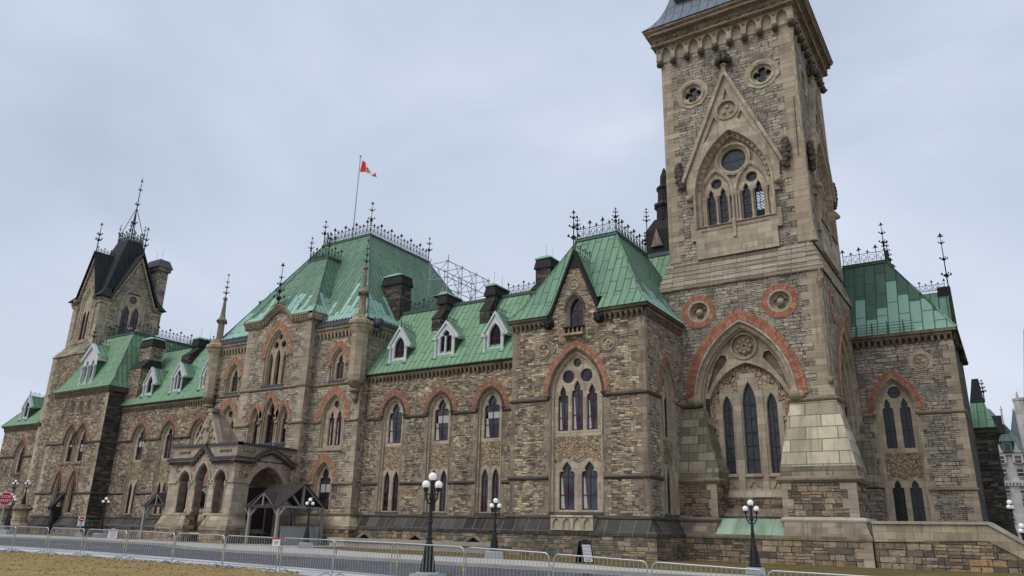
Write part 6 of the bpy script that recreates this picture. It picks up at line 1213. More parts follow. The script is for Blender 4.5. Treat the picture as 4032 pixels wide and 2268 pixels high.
# dry grass along and over the lawn
gb = MB('lawn'); rg = random.Random(5)
for i in range(3500):
    y = 18.95-7.5*rg.random()**1.9; xl = -2.3*y; x = rg.uniform(xl-1, -1.1*y); h = rg.uniform(0.012, 0.03)*(1.8 if y > 18.4 else 1.0); a = rg.uniform(0, PI); w_ = rg.uniform(0.02, 0.05); z = gz(x, y)+0.03
    lx, ly = rg.uniform(-.04, .04), rg.uniform(-.04, .04); gb.poly((Vector((x-w_*math.cos(a), y-w_*math.sin(a), z)), Vector((x+w_*math.cos(a), y+w_*math.sin(a), z)), Vector((x+lx, y+ly, z+h))))
o = gb.build('grass'); tag(o, 'short dry grass tufts over the straw coloured lawn', 'grass', kind='stuff')
# ================================================================== street lamps
def lamp(name, label, loc, h, globes, arm, rg, ped=0.35, pedr=0.42, base='cone', rz=0.0, group=None):
    """cast iron post with opal globes; h is the height of the upper globe's centre over the foot of the post"""
    t = thing(name, label, 'street lamp', loc, rz, group); b = MB('iron'); z0 = ped
    b.lathe((0, 0, z0), [(0.26, 0), (0.26, 0.05), (0.20, 0.08), (0.17, 0.35), (0.11, 0.85), (0.085, 1.0), (0.11, 1.03), (0.11, 1.07), (0.075, 1.1), (0.07, h*0.5), (0.10, h*0.505), (0.10, h*0.52), (0.065, h*0.53), (0.055, h-0.75), (0.09, h-0.72), (0.09, h-0.66), (0.05, h-0.62), (0.05, h-rg-0.12), (rg*0.6, h-rg-0.08), (rg*0.62, h-rg*0.8)], 12, 'iron')
    for q in range(8): a = q*PI/4; b.bar((0.24*math.cos(a), 0.24*math.sin(a), z0+0.04), (0.10*math.cos(a), 0.10*math.sin(a), z0+0.9), 0.018)
    b.build('post', t, inv=False)
    ab = MB('iron')
    for q in range(globes):
        a = 2*PI*q/globes; ca, sa = math.cos(a), math.sin(a); zz = z0+h-rg*2.1
        pts = [(0.04*ca, 0.04*sa, zz-0.62), (arm*0.45*ca, arm*0.45*sa, zz-0.60), (arm*0.85*ca, arm*0.85*sa, zz-0.45), (arm*ca, arm*sa, zz-rg-0.06)]
        ab.tube(pts, 0.028, 5); ab.lathe((arm*ca, arm*sa, zz-rg-0.1), [(0.03, 0), (rg*0.62, 0.06), (rg*0.66, 0.13)], 8)
        c0 = Vector((arm*0.6*ca, arm*0.6*sa, zz-0.40)); ring = [c0+Vector((ca, sa, 0))*arm*0.36*math.cos(j*PI/4)+Vector((0, 0, arm*0.36*math.sin(j*PI/4))) for j in range(9)]
        for A, B_ in zip(ring, ring[1:]): ab.bar(A, B_, 0.016)
    ab.build('bracket', t, inv=False)
    g0 = MB('globe'); g0.ball((0, 0, z0+h), rg*1.1, 'globe', 16); g0.build('globe', t, inv=False, smooth=True)
    for q in range(globes): a = 2*PI*q/globes; g1 = MB('globe'); g1.ball((arm*math.cos(a), arm*math.sin(a), z0+h-rg*2.1), rg, 'globe', 16); g1.build('globe', t, inv=False, smooth=True)
    if ped:
        p = MB('granite'); p.hexa([Vector((-pedr, -pedr, 0)), Vector((pedr, -pedr, 0)), Vector((pedr, pedr, 0)), Vector((-pedr, pedr, 0))], [Vector((-pedr*0.9, -pedr*0.9, ped*0.85)), Vector((pedr*0.9, -pedr*0.9, ped*0.85)), Vector((pedr*0.9, pedr*0.9, ped*0.85)), Vector((-pedr*0.9, pedr*0.9, ped*0.85))]); p.lathe((0, 0, 0), [(pedr*0.95, ped*0.8), (pedr*0.8, ped)], 12, 'granite'); p.build('pedestal', t, inv=False)
    return t
GL = 'black globe lamps along the road'
def at_ray(xy, y): return (xy*y, y)
RZ = math.radians(-38)
lamp('street_lamp', 'tallest black lamp post with five white globes, standing among the steel barriers', (-0.8060*20.4, 20.4, gz(-16.4, 20.4)), 3.02, 4, 0.30, 0.128, 0.32, 0.46, rz=math.radians(84), group=GL)
lamp('street_lamp', 'black three globe lamp on a granite block beside the end of the stone kerb bench', (-0.6785*35.6, 35.6, 0.06), 2.62, 2, 0.205, 0.128, 0.42, 0.52, rz=math.atan(0.6785), group=GL)
lamp('street_lamp', 'black three globe lamp in front of the square tower', (-0.2853*33.6, 33.6, 0.06), 2.60, 2, 0.225, 0.118, 0.26, 0.42, rz=math.atan(0.2853), group=GL)
lamp('street_lamp', 'black three globe lamp at the shingled canopy right of the porch', (-1.0910*37.6, 37.6, 0.10), 2.80, 2, 0.19, 0.118, 0.36, 0.52, rz=math.atan(1.091), group=GL)
lamp('street_lamp', 'black three globe lamp before the sooty corner of the left pavilion', (-1.768*39.6, 39.6, 0.06), 3.0, 2, 0.21, 0.125, 0.42, 0.6, rz=math.atan(1.768), group=GL)
lamp('street_lamp', 'tall thin three globe lamp behind the stop sign, beside the left gate pier', (-2.215*40.5, 40.5, 0.06), 4.55, 2, 0.18, 0.115, 0.75, 0.7, rz=math.atan(2.215), group=GL)
lamp('street_lamp', 'black globe lamp half hidden just right of the stop sign panel', (-2.205*37.5, 37.5, 0.06), 3.05, 2, 0.18, 0.12, 0.45, 0.6, rz=math.radians(20), group=GL)
lamp('street_lamp', 'small three globe lamp standing on top of the stone gate pier', (-2.150*42.0, 42.0, 3.02), 2.45, 2, 0.18, 0.115, 0.0, rz=math.atan(2.15), group=GL)
lamp('street_lamp', 'upper black globe lamp at the right edge, in front of the far hotel', (-0.0063*58, 58, 1.2), 2.6, 2, 0.20, 0.14, 0.2, 0.4, rz=math.radians(70), group=GL)
lamp('street_lamp', 'lower globe lamp at the far right edge behind the sloping terrace wall', (0.0008*56, 56, -0.2), 2.55, 2, 0.20, 0.14, 0.2, 0.4, rz=math.radians(70), group=GL)
for i, (r_, y, lab) in enumerate(((-2.152, 42.0, 'squat octagonal stone gate pier carrying a globe lamp'), (-2.255, 42.0, 'stone gate pier behind the stop sign at the left edge'))):
    t = thing('gate_pier', lab, 'gate pier', (r_*y, y, 0), 0, 'stone gate piers'); p = MB('ash')
    p.lathe((0, 0, 0), [(1.15, 0.0), (1.15, 0.85), (0.8, 1.25), (0.85, 1.4), (0.74, 1.45)], 8, 'ash', PI/8); p.build('base', t, inv=False); p = MB('ash'); p.lathe((0, 0, 0), [(0.72, 1.45), (0.72, 2.35)], 8, 'ash', PI/8); p.build('shaft', t, inv=False)
    p = MB('ashd'); p.lathe((0, 0, 0), [(0.78, 2.35), (1.05, 2.55), (1.05, 2.72), (0.8, 2.85), (0.78, 3.0), (0.3, 3.04)], 8, 'ashd', PI/8); p.build('cap', t, inv=False)

# ================================================================== crowd barriers
BL = 2.86; BH = 1.16
proto = thing('crowd_barrier', '', 'barrier', (0, 0, 0), 0, 'steel crowd barriers in a row')
b = MB('steel'); r0 = 0.020; cr_ = 0.16
def arc(cx, cz, a0, a1, r, n=5): return [(cx+r*math.cos(a0+(a1-a0)*i/n), cz+r*math.sin(a0+(a1-a0)*i/n)) for i in range(n+1)]
path = [(0, 0.14)]+arc(cr_, BH-cr_, PI, PI/2, cr_)+arc(BL-cr_, BH-cr_, PI/2, 0, cr_)+[(BL, 0.14)]
b.tube([Vector((x, 0, z)) for x, z in path], r0, 7, 'steel'); b.bar((0, 0, 0.20), (BL, 0, 0.20), 0.016); b.build('frame', proto, inv=False)
b = MB('steel'); k_ = 22
for i in range(1, k_): x = BL*i/k_; b.tube([(x, 0, 0.2), (x, 0, BH-0.01)], 0.0075, 5)
b.build('upright', proto, inv=False)
for x in (0.32, BL-0.32):
    f = MB('steel'); f.tube([Vector((x, -0.34, 0.02)), Vector((x, -0.27, 0.06)), Vector((x, -0.1, 0.135)), Vector((x, 0.1, 0.135)), Vector((x, 0.27, 0.06)), Vector((x, 0.34, 0.02))], 0.02, 6); f.bar((x-0.0, 0, 0.12), (x, 0, 0.21), 0.02); f.build('foot', proto, inv=False)
f = MB('steel'); f.bar((BL, 0, 0.85), (BL+0.10, 0, 0.85), 0.018); f.bar((BL+0.10, 0, 0.85), (BL+0.10, 0, 0.74), 0.018); f.cut(); f.bar((0, 0, 0.5), (-0.06, 0, 0.5), 0.018); f.build('hook', proto, inv=False)
f = MB('yellow'); f.tube([(BL, 0, 0.5), (BL, 0, 0.6)], 0.031, 6); f.build('tape', proto, inv=False)
EDG = [(-43.0, -40.0), (-39.82, -36.86), (-36.66, -33.82), (-33.68, -30.75), (-30.57, -27.46), (-27.33, -24.5), (-24.32, -21.52), (-21.40, -18.83), (-18.78, -16.14), (-16.34, -13.56), (-13.54, -10.80), (-10.66, -7.96), (-7.84, -5.10), (-5.02, -2.20)]
def btop(x):
    T = [(-45, 1.17), (-30, 1.16), (-27, 1.135), (-24, 1.115), (-21, 1.10), (-18, 1.085), (-15, 1.075), (-12, 1.0), (-9.3, 0.905), (-6.3, 0.82), (-4.3, 0.775), (0, 0.72)]
    for (a, za), (c_, zc) in zip(T, T[1:]):
        if a <= x <= c_: return za+(zc-za)*(x-a)/(c_-a)
LB = ['steel barrier at the left edge, in front of the stop sign', 'steel barrier just right of the stop sign, before the stone gate pier', 'steel barrier crossing below the no entry sign', 'steel barrier in front of the small white sandwich board', 'steel barrier below the left shingled canopy', 'steel barrier in front of the porch piers, ends tilted inward', 'steel barrier in front of the big side arch of the porch', 'steel barrier with the white notice hung at its left end', 'steel barrier left of the tall five globe lamp', 'steel barrier directly in front of the tall five globe lamp', 'steel barrier in front of the stone kerb bench end and its lamp', 'steel barrier in front of the black falling ice board', 'steel barrier in front of the tower base and the tower lamp', 'last steel barrier on the right, only its top rail in view']
for i, (xa, xb) in enumerate(EDG):
    o = proto if i == 0 else dup(proto); za, zb = btop(xa)-BH, btop(xb)-BH; tilt = math.atan2(zb-za, xb-xa)
    o.location = (xa, 18.5+rnd.uniform(-0.05, 0.05), za); o.rotation_euler = (rnd.uniform(-0.03, 0.03), -tilt+rnd.uniform(-0.006, 0.006), rnd.uniform(-0.03, 0.03)); o.scale = ((xb-xa)/BL, 1, 1); o['label'] = LB[i]

# ================================================================== signs
def text(body, size, m, parent, mat4, name='lettering', align='CENTER', ext=0.002):
    cu = bpy.data.curves.new('t', 'FONT'); cu.body = body; cu.size = size; cu.align_x = align; cu.align_y = 'CENTER'; cu.extrude = ext
    o = bpy.data.objects.new('t', cu); COL.objects.link(o); bpy.context.view_layer.update(); dg = bpy.context.evaluated_depsgraph_get()
    me = bpy.data.meshes.new_from_object(o.evaluated_get(dg)); bpy.data.objects.remove(o); me.materials.clear(); me.materials.append(M[m]); me.name = name
    n = bpy.data.objects.new(name, me); COL.objects.link(n); n.parent = parent; n.matrix_local = mat4; return n
def facing(x, y, z, yaw_=0.0): return Matrix.Translation((x, y, z)) @ Matrix.Rotation(yaw_, 4, 'Z') @ Matrix.Rotation(PI/2, 4, 'X')
# stop sign
sy = 19.6; sx = -2.2494*sy; t = thing('stop_sign', 'red octagonal stop sign reading STOP and ARRET on a white backing at the left edge', 'road sign', (sx, sy, gz(sx, sy)), math.radians(62)); zc = 1.5+0.0507*sy
def ngon(r, n=8, rot=PI/8): return [(r*math.cos(rot+2*PI*i/n), zc+r*math.sin(rot+2*PI*i/n)) for i in range(n)]
f0 = front(0.0); b = MB('signw'); b.prism(f0, rect(-0.30, 0.30, zc-0.31, zc+0.29), -0.02, 0.0, 'signw'); b.build('backing', t, inv=False)
b = MB('signw', 'signr'); b.prism(f0, ngon(0.345), 0.002, 0.016, 'signw'); b.prism(f0, ngon(0.322), 0.01, 0.020, 'signr'); b.build('panel', t, inv=False)
b = MB('steel'); b.box(-0.025, 0.025, 0.02, 0.06, 0, zc+0.2, 'steel'); b.build('post', t, inv=False)
text('STOP', 0.185, 'signw', t, facing(0, -0.024, zc+0.095)); text('ARRÊT', 0.165, 'signw', t, facing(0, -0.024, zc-0.10))
# no entry sign
nx, ny = -1.857*38.2, 38.2; t = thing('no_entry_sign', 'white sign board with a red no entry disc, standing left of the globe lamp', 'road sign', (nx, ny, 0.06), math.radians(58)); k = MB('signw'); f0 = front(0); k.prism(f0, rect(-0.27, 0.27, 0.98, 1.82), -0.03, 0.0, 'signw'); k.build('board', t, inv=False)
k = MB('signr', 'signw'); k.prism(f0, circ(0, 1.56, 0.215, 24), 0.002, 0.012, 'signr'); k.prism(f0, rect(-0.15, 0.15, 1.525, 1.595), 0.006, 0.018, 'signw'); k.build('disc', t, inv=False)
for z, w_ in ((1.26, .17), (1.16, .14), (1.07, .15)): k = MB('granite'); k.prism(f0, rect(-w_, w_, z-0.025, z+0.025), 0.002, 0.008, 'granite'); k.build('text_line', t, inv=False)
k = MB('steel'); k.box(-0.03, 0.03, 0.0, 0.05, 0.2, 1.5, 'steel'); k.build('post', t, inv=False)
k = MB('granite'); k.hexa([Vector((-0.36, -0.36, 0)), Vector((0.36, -0.36, 0)), Vector((0.36, 0.36, 0)), Vector((-0.36, 0.36, 0))], [Vector((-0.2, -0.2, 0.45)), Vector((0.2, -0.2, 0.45)), Vector((0.2, 0.2, 0.45)), Vector((-0.2, 0.2, 0.45))]); k.build('foot', t, inv=False)
# sandwich boards
def sandwich(label, loc, rz, w_, h, col, lines):
    t = thing('sandwich_board', label, 'sandwich board', loc, rz, 'folding warning boards'); s_ = h*0.30
    for sg in (-1, 1):
        b = MB(col); t0 = [Vector((-w_/2, sg*0.03, h)), Vector((w_/2, sg*0.03, h)), Vector((w_/2, sg*0.06, h)), Vector((-w_/2, sg*0.06, h))]; b0 = [Vector((-w_/2-0.02, sg*s_, 0)), Vector((w_/2+0.02, sg*s_, 0)), Vector((w_/2+0.02, sg*(s_+0.03), 0)), Vector((-w_/2-0.02, sg*(s_+0.03), 0))]; b.hexa(b0, t0, col); b.build('panel', t, inv=False)
    b = MB(col); b.box(-w_*0.2, w_*0.2, -0.04, 0.04, h-0.02, h+0.07, col); b.build('handle', t, inv=False)
    lean = math.atan2(s_-0.03, h); m4 = Matrix.Translation((0, -(s_+0.036), 0)) @ Matrix.Rotation(-lean, 4, 'X') @ Matrix.Rotation(PI/2, 4, 'X')
    Lh = math.hypot(h, s_)
    for (z0, z1, m) in lines['boxes']:
        b = MB(m); b.prism(FR((0, 0, 0), (1, 0, 0), (0, 0, 0)), rect(0, 1, 0, 1), 0, 0, m) if False else None
        for a in ((-w_*0.40, w_*0.40),): b.poly([m4 @ Vector((a[0], z0*Lh, 0.001)), m4 @ Vector((a[1], z0*Lh, 0.001)), m4 @ Vector((a[1], z1*Lh, 0.001)), m4 @ Vector((a[0], z1*Lh, 0.001))], m)
        b.build('label_plate', t, inv=False)
    for body, z, sz, m in lines['text']: text(body, sz, m, t, m4 @ Matrix.Translation((0, z*Lh, 0.004)), ext=0.001)
    for z, wf in lines.get('bars', ()): b = MB('sooty'); b.poly([m4 @ Vector((-w_*wf/2, (z-0.018)*Lh, 0.004)), m4 @ Vector((w_*wf/2, (z-0.018)*Lh, 0.004)), m4 @ Vector((w_*wf/2, (z+0.018)*Lh, 0.004)), m4 @ Vector((-w_*wf/2, (z+0.018)*Lh, 0.004))]); b.build('text_line', t, inv=False)
    return t
sandwich('black folding board warning of falling ice, on the grass before the gabled pavilion', (-0.5235*36.3, 36.3, 0.07), math.radians(62), 0.66, 1.06, 'signk', {'boxes': [(0.62, 0.82, 'signw'), (0.46, 0.61, 'signw'), (0.22, 0.45, 'signw'), (0.05, 0.21, 'signw')], 'text': [('DANGER', 0.72, 0.125, 'signr'), ('FALLING ICE', 0.535, 0.085, 'signk'), ('CHUTE DE', 0.385, 0.095, 'signk'), ('GLACE', 0.285, 0.095, 'signk')], 'bars': [(0.13, 0.5)]})
sandwich('small white folding board with a red header, on the walk by the left globe lamp', (-1.716*39.2, 39.2, 0.09), math.radians(52), 0.72, 0.75, 'signw', {'boxes': [(0.80, 0.98, 'signr')], 'text': [], 'bars': [(0.66, 0.6), (0.5, 0.7), (0.34, 0.6), (0.2, 0.5)]})
t = thing('notice', 'white notice with a red band hung on a steel barrier', 'notice', (-21.56, 18.42, 0.0), 0.0); b = MB('signw'); f0 = front(0); b.prism(f0, rect(-0.19, 0.19, 0.83, 1.11), -0.008, 0.004, 'signw'); b.build('sheet', t, inv=False); b = MB('signr'); b.prism(f0, rect(-0.19, 0.19, 1.05, 1.11), 0.004, 0.008, 'signr'); b.build('band', t, inv=False); b = MB('sooty'); [b.prism(f0, rect(-0.12+0.03*(i % 2), 0.13-0.02*i, 0.98-0.045*i, 1.0-0.045*i), 0.004, 0.006, 'sooty') for i in range(3)]; b.build('text_line', t, inv=False)

# ================================================================== timber canopies
def canopy(label, x_in, x_out, sg):
    t = thing('timber_canopy', label, 'canopy', ((x_in+x_out)/2, 42.25, 0.1), 0, 'shingled timber canopies at the porch'); L = abs(x_out-x_in)/2; T = 'timber'; y0, y1, ze, zr = -2.25, 2.25, 2.86, 4.52
    fr_ = MB(T); s2 = sg
    for yy in (y0, y1): fr_.box(-L, L, yy-0.09, yy+0.09, ze-0.16, ze+0.02, T)
    for xx in (-L+0.09, L-0.09):
        fr_.box(xx-0.085, xx+0.085, y0+0.092, y1-0.092, ze-0.15, ze+0.01, T)
        for yy in (y0, y1): fr_.hexa([Vector((xx-.08, yy-0.05, ze)), Vector((xx+.08, yy-0.05, ze)), Vector((xx+.08, yy+0.05, ze+0.02)), Vector((xx-.08, yy+0.05, ze+0.02))], [Vector((xx-.08, -0.05, zr-0.02)), Vector((xx+.08, -0.05, zr-0.02)), Vector((xx+.08, 0.05, zr)), Vector((xx-.08, 0.05, zr))], T); fr_.bar((xx, yy*0.48, ze+0.86), (xx, yy*0.10, ze), 0.075, T)
        fr_.box(xx-0.075, xx+0.075, -0.08, 0.08, ze, zr-0.1, T)
    for yy in (y0, y1):   # cross gables on the eaves
        e = -1 if yy < 0 else 1; xc = sg*0.05
        for q in (-1, 1): fr_.hexa([Vector((xc+q*1.22-.05, yy+e*0.10, ze)), Vector((xc+q*1.22+.05, yy+e*0.10, ze)), Vector((xc+q*1.22+.05, yy+e*0.2, ze)), Vector((xc+q*1.22-.05, yy+e*0.2, ze))], [Vector((xc-.05, yy+e*0.10, ze+0.92)), Vector((xc+.05, yy+e*0.10, ze+0.92)), Vector((xc+.05, yy+e*0.2, ze+0.92)), Vector((xc-.05, yy+e*0.2, ze+0.92))], T)
        fr_.box(xc-0.05, xc+0.05, min(yy+e*.1, yy+e*.18), max(yy+e*.1, yy+e*.18), ze, ze+0.85, T); fr_.poly([Vector((xc-1.2, yy+e*.08, ze)), Vector((xc+1.2, yy+e*.08, ze)), Vector((xc, yy+e*.08, ze+0.9))], 'granite') if False else None
    fr_.build('frame', t, inv=False)
    for xx in (-L+0.35*(1 if sg > 0 else 1), L-0.12) if sg > 0 else (-L+0.12, L-0.5):
        for yy in (y0, y1):
            p = MB(T); p.box(xx-0.10, xx+0.10, yy-0.10, yy+0.10, -0.1, ze-0.15, T)
            for q in (-1, 1): p.bar((xx, yy, ze-0.85), (xx+q*0.62, yy, ze-0.17), 0.065, T)
            p.bar((xx, yy, ze-0.85), (xx, yy-0.62*(1 if yy > 0 else -1), ze-0.17), 0.065, T); p.build('post', t, inv=False)
    r = MB('shingle')
    for q in (-1, 1):
        a = [Vector((-L-0.1, q*2.50, ze-0.06)), Vector((L+0.12, q*2.50, ze-0.06)), Vector((L+0.12, 0, zr+0.08)), Vector((-L-0.1, 0, zr+0.08))]; r.hexa([p_-Vector((0, 0, .07)) for p_ in a], a, 'shingle')
        e = q; xc = sg*0.05
        for w_ in (-1, 1): r.poly([Vector((xc+w_*1.36, e*2.52, ze-0.02)), Vector((xc, e*2.52, ze+1.03)), Vector((xc, e*0.95, ze+1.03))], 'shingle')
    r.build('roof', t, inv=False); return t
canopy('brown shingled timber canopy with open gable truss, right of the stone porch', -50.6, -46.85, 1)
canopy('shingled timber canopy half hidden left of the stone porch', -64.4, -60.7, -1)
t = thing('screen_panel', 'plain grey waist high panel between the canopy posts', 'panel', (-46.95, 42.3, 0.1)); b = MB('timber'); b.box(-0.03, 0.03, -1.9, 1.9, 0.0, 1.32, 'granite'); b.build('board', t, inv=False); b = MB('timber'); b.box(-0.05, 0.05, -1.95, 1.95, 1.32, 1.38, 'timber'); b.build('rail', t, inv=False)
t = thing('post_box', 'small pale box on a thin post at the canopy corner', 'box', (-46.45, 43.6, 0.1)); b = MB('signw'); b.box(-0.12, 0.12, -0.08, 0.08, 0.95, 1.38, 'timber'); b.build('box', t, inv=False); b = MB('steel'); b.bar((0, 0, 0), (0, 0, 0.95), 0.03); b.build('post', t, inv=False)
t = thing('handrail', 'black iron handrail on the porch steps under the canopy', 'handrail', (-50.2, 42.0, 0.1)); b = MB('iron')
b.tube([(1.6, 0, 0.9), (0.6, 0.2, 1.0), (-1.0, 0.6, 2.0)], 0.03, 5)
for i in range(6): b.bar((1.5-0.4*i, 0.08*i, 0), (1.5-0.4*i, 0.08*i, 0.95+0.16*max(0, i-2)), 0.018)
b.build('rail', t, inv=False)

# ================================================================== kerb bench, terrace wall, scaffold, flag
t = thing('stone_bench', 'long pale stone kerb bench along the foot of the main range', 'bench', (-37.5, 43.6, 0.0)); b = MB('bench'); b.box(-7.6, 7.5, 0.1, 0.7, 0.0, 0.48, 'bench'); b.build('base', t, inv=False); b = MB('bench'); b.box(-7.75, 7.6, 0.0, 0.8, 0.48, 0.74, 'bench'); b.build('seat', t, inv=False)
t = thing('terrace_wall', 'stone terrace wall with a sloping cap running right from the tower', 'wall', (-4, 48.4, 0)); fr = front(48.35)
oW = [(-7.04, -0.6), (-7.04, 1.45), (-1.45, 1.62), (-0.1, 0.85), (3.2, -1.3), (3.2, -0.6-1.2)]
b = MB('towbase'); b.prism(fr, [(-7.04, -1.6), (-7.04, 1.44), (-1.55, 1.62), (-0.1, 0.75), (3.6, -1.6)], -0.6, 0.0, 'towbase'); b.build('face', t)
b = MB('ash'); b.prism(fr, [(-7.04, 1.44), (-7.04, 2.40), (-1.45, 2.44), (0.05, 1.46), (4.0, -1.2), (3.6, -1.6), (-0.1, 0.75), (-1.55, 1.62)], -0.62, 0.05, 'ash'); b.build('coping_course', t)
b = MB('bench'); b.prism(fr, [(-7.04, 2.40), (-7.04, 2.55), (-1.40, 2.59), (-1.2, 2.55), (0.12, 1.64), (4.1, -1.05), (4.0, -1.2), (0.05, 1.46), (-1.45, 2.44)], -0.75, 0.16, 'bench'); b.build('cap', t)
t = thing('scaffold', 'light steel tube scaffold standing on the roof behind the chimneys', 'scaffold', (-43.5, 57, 21)); b = MB('scaff')
xs, ys, zs = (-45.2, -43.0), (53.9, 56.2, 58.6, 60.8), (21.4, 23.1, 24.8, 26.45)
for x in xs:
    for y in ys: b.bar((x, y, 19), (x, y, 27.1 if y < 55 else 26.7), 0.045)
    for z in zs: b.bar((x, ys[0]-0.3, z), (x, ys[-1]+0.3, z), 0.04)
    for y0_, y1_ in zip(ys, ys[1:]): b.bar((x, y0_, 21.4), (x, y1_, 24.8), 0.035); b.bar((x, y1_, 24.8), (x, (y0_+y1_)/2, 26.45), 0.03)
for y in ys:
    for z in zs: b.bar((xs[0]-0.2, y, z), (xs[1]+0.2, y, z), 0.04)
    b.bar((xs[0], y, 24.8), (xs[1], y, 26.45), 0.03)
b.build('tubes', t); b = MB('sooty'); b.box(-45.1, -43.1, 54, 60.8, 21.45, 21.6); b.box(-45.0, -43.3, 54.2, 57.0, 23.15, 23.25); b.build('deck', t)
fx, fy = -58.15, 55.5
t = thing('flagpole', 'tall white flagpole rising from the central roof crest', 'flagpole', (fx, fy, 30.4)); b = MB('scaff'); b.tube([(0, 0, 0), (0.02, 0, 6), (0.03, 0, 12.1)], [0.075, 0.06, 0.04], 8, 'scaff'); b.build('pole', t, inv=False); b = MB('scaff'); b.ball((0.03, 0, 12.25), 0.12, 'scaff', 10); b.build('ball_finial', t, inv=False); b = MB('scaff'); b.bar((0.16, 0, 9.2), (0.12, 0, 11.9), 0.012); b.build('halyard', t, inv=False)
TOPE = [(-0.04, 42.19), (0.45, 41.85), (0.96, 41.41), (1.43, 40.95), (1.58, 40.57), (1.78, 40.24), (2.36, 39.92), (2.73, 39.58), (2.92, 39.25)]
BOTE = [(-0.02, 40.60), (0.45, 40.55), (0.79, 40.49), (1.1, 40.19), (1.26, 39.98), (1.56, 39.79), (1.95, 39.60), (2.42, 39.37), (2.91, 39.18)]
def lerp(T, s_): i = min(int(s_*(len(T)-1)), len(T)-2); f_ = s_*(len(T)-1)-i; return (T[i][0]*(1-f_)+T[i+1][0]*f_, T[i][1]*(1-f_)+T[i+1][1]*f_)
def flagp(s_, v_, off=0.0):
    (xa, za), (xb, zb) = lerp(TOPE, s_), lerp(BOTE, s_); return Vector((fx+0.19+xb+(xa-xb)*v_, fy-0.25*s_+0.28*math.sin(s_*9+v_*1.2)-off, zb+(za-zb)*v_))
b = MB('flagr', 'flagw'); ns, nv = 32, 10
for i in range(ns):
    for j_ in range(nv):
        m = 'flagw' if 8 <= i < 24 else 'flagr'; b.poly([flagp(i/ns, j_/nv), flagp((i+1)/ns, j_/nv), flagp((i+1)/ns, (j_+1)/nv), flagp(i/ns, (j_+1)/nv)], m)
fl = b.build('flag', None, smooth=True); tag(fl, 'red and white maple leaf flag drooping from the tall roof flagpole', 'flag')
leaf = [(0, .42), (.07, .28), (.14, .32), (.11, .12), (.20, .20), (.22, .14), (.33, .16), (.29, .07), (.33, .03), (.17, -.12), (.19, -.18), (.02, -.15), (.03, -.36), (-.03, -.36), (-.02, -.15), (-.19, -.18), (-.17, -.12), (-.33, .03), (-.29, .07), (-.33, .16), (-.22, .14), (-.20, .20), (-.11, .12), (-.14, .32), (-.07, .28)]
b = MB('flagr')
for off in (0.012, -0.012):
    cpt = flagp(0.5, 0.5, off)
    for i in range(len(leaf)):
        p0, p1 = leaf[i], leaf[(i+1) % len(leaf)]; b.poly([cpt, flagp(0.5+p0[0]*0.48, 0.5+p0[1], off), flagp(0.5+p1[0]*0.48, 0.5+p1[1], off)])
b.build('leaf', fl)

# ================================================================== the far hotel
t = thing('hotel_building', 'distant pale stone hotel with steep blue green roofs at the right edge', 'building', (10, 225, 0)); fr = front(220.0)
b = MB('hwall'); b.box(-13.5, 30, 220, 246, 0, 22.3, 'hwall'); b.box(5.2, 12, 216, 222, 0, 33, 'hwall'); b.build('wall', t)
s = MB('hwall'); s.box(-13.6, 30, 219.6, 220, 15.4, 15.9); s.box(-13.6, 30, 219.5, 220, 21.9, 22.5)
for i in range(24): s.box(-6+i*0.7, -5.6+i*0.7, 219.55, 220, 14.7, 15.4)
s.build('cornice', t)
for c_ in (-3.6, -1.6, 1.9, 4.4): 
    gg = MB('hwall'); gg.prism(front(219.4), [(c_-1.1, 20), (c_-1.1, 22.3), (c_-0.5, 23.2), (c_, 25.0), (c_+0.5, 23.2), (c_+1.1, 22.3), (c_+1.1, 20)], -3, 0, 'hwall'); gg.build('gable', t)
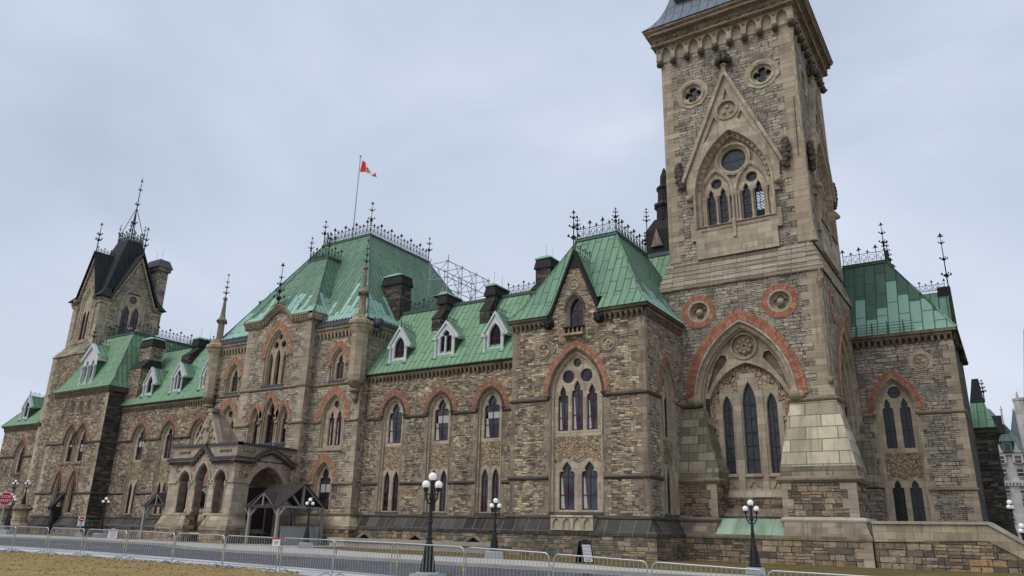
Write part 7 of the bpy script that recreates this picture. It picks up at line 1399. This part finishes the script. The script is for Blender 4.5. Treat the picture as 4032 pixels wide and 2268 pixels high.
for z in (3.0, 6.6, 10.1, 13.0, 16.9, 20.0):
    for c_ in (-11.4, -8.2, -4.9, -1.55, 1.9, 4.4, 7.5): w_ = MB('glass'); yy = 215.9 if c_ > 5 else 219.3; w_.box(c_-0.62, c_+0.62, yy, yy+0.15, z, z+1.7, 'glass'); w_.box(c_-0.72, c_+0.72, yy-0.03, yy+0.1, z-0.2, z-0.02, 'bench'); w_.box(c_-0.62, c_+0.62, yy-0.03, yy+0.1, z+0.8, z+0.92, 'white'); w_.build('window', t)
hiproof(t, (-14, 5.2, 219.2, 246), 22.4, (-9, -2.2, 229, 238), 34.6, 'hroof', flare=0.1, flz=0.06, trim=False); hiproof(t, (5.2, 30, 221, 250), 22.4, (9, 26, 231, 240), 34, 'hroof', flare=0, trim=False)
dm = MB('copd'); dm.box(-0.9, 1.2, 218.9, 224, 22.6, 25.2, 'copd'); dm.box(-0.3, 0.6, 218.8, 219, 23.0, 24.6, 'glass'); dm.build('roof_dormer', t); dm = MB('hroof'); dm.prism(front(218.7), [(-1.3, 25.1), (1.6, 25.1), (1.1, 26.8), (-0.6, 26.8)], -6, 0, 'hroof'); dm.build('dormer_roof', t, hgt=(20, 30))
dm = MB('copd'); dm.box(-1.1, 0.2, 224, 228, 27.2, 29.0, 'copd'); dm.build('roof_dormer', t)
tc = MB('hroof'); tc.lathe((2.9, 233, 0), [(1.9, 20), (1.95, 27.0), (1.7, 27.6), (0.05, 35.0)], 10, 'hroof'); tc.build('turret', t, hgt=(0, 40)); pn = MB('hwall'); pn.box(0.05, 0.45, 221, 221.4, 29.5, 32.6); pn.box(-0.12, 0.62, 221.1, 221.3, 33.0, 33.2); pn.lathe((0.25, 221.2, 0), [(0.2, 32.5), (0.1, 34.0)], 5, 'hwall'); pn.build('pinnacle', t); dk = MB('slate'); dk.box(-3.2, 0.2, 222, 230, 27.5, 31.8, 'slate'); dk.build('roof', t, hgt=(0, 40))
tb = MB('hwall'); tb.lathe((4.6, 219.0, 0), [(1.2, 22), (1.6, 27), (1.6, 34.5), (1.75, 34.6), (1.75, 35.2)], 10, 'hwall'); tb.lathe((4.0, 218.2, 0), [(0.3, 33), (0.3, 35.6), (0.1, 36.8)], 6, 'hwall'); tb.build('turret', t)
hiproof(t, (5.0, 13, 215.5, 223), 33, (7.9, 9.5, 218, 221), 52, 'slate', flare=0, trim=False)
ch = MB('hwall'); ch.box(12, 13.5, 229, 231, 28, 36); ch.build('chimney', t)
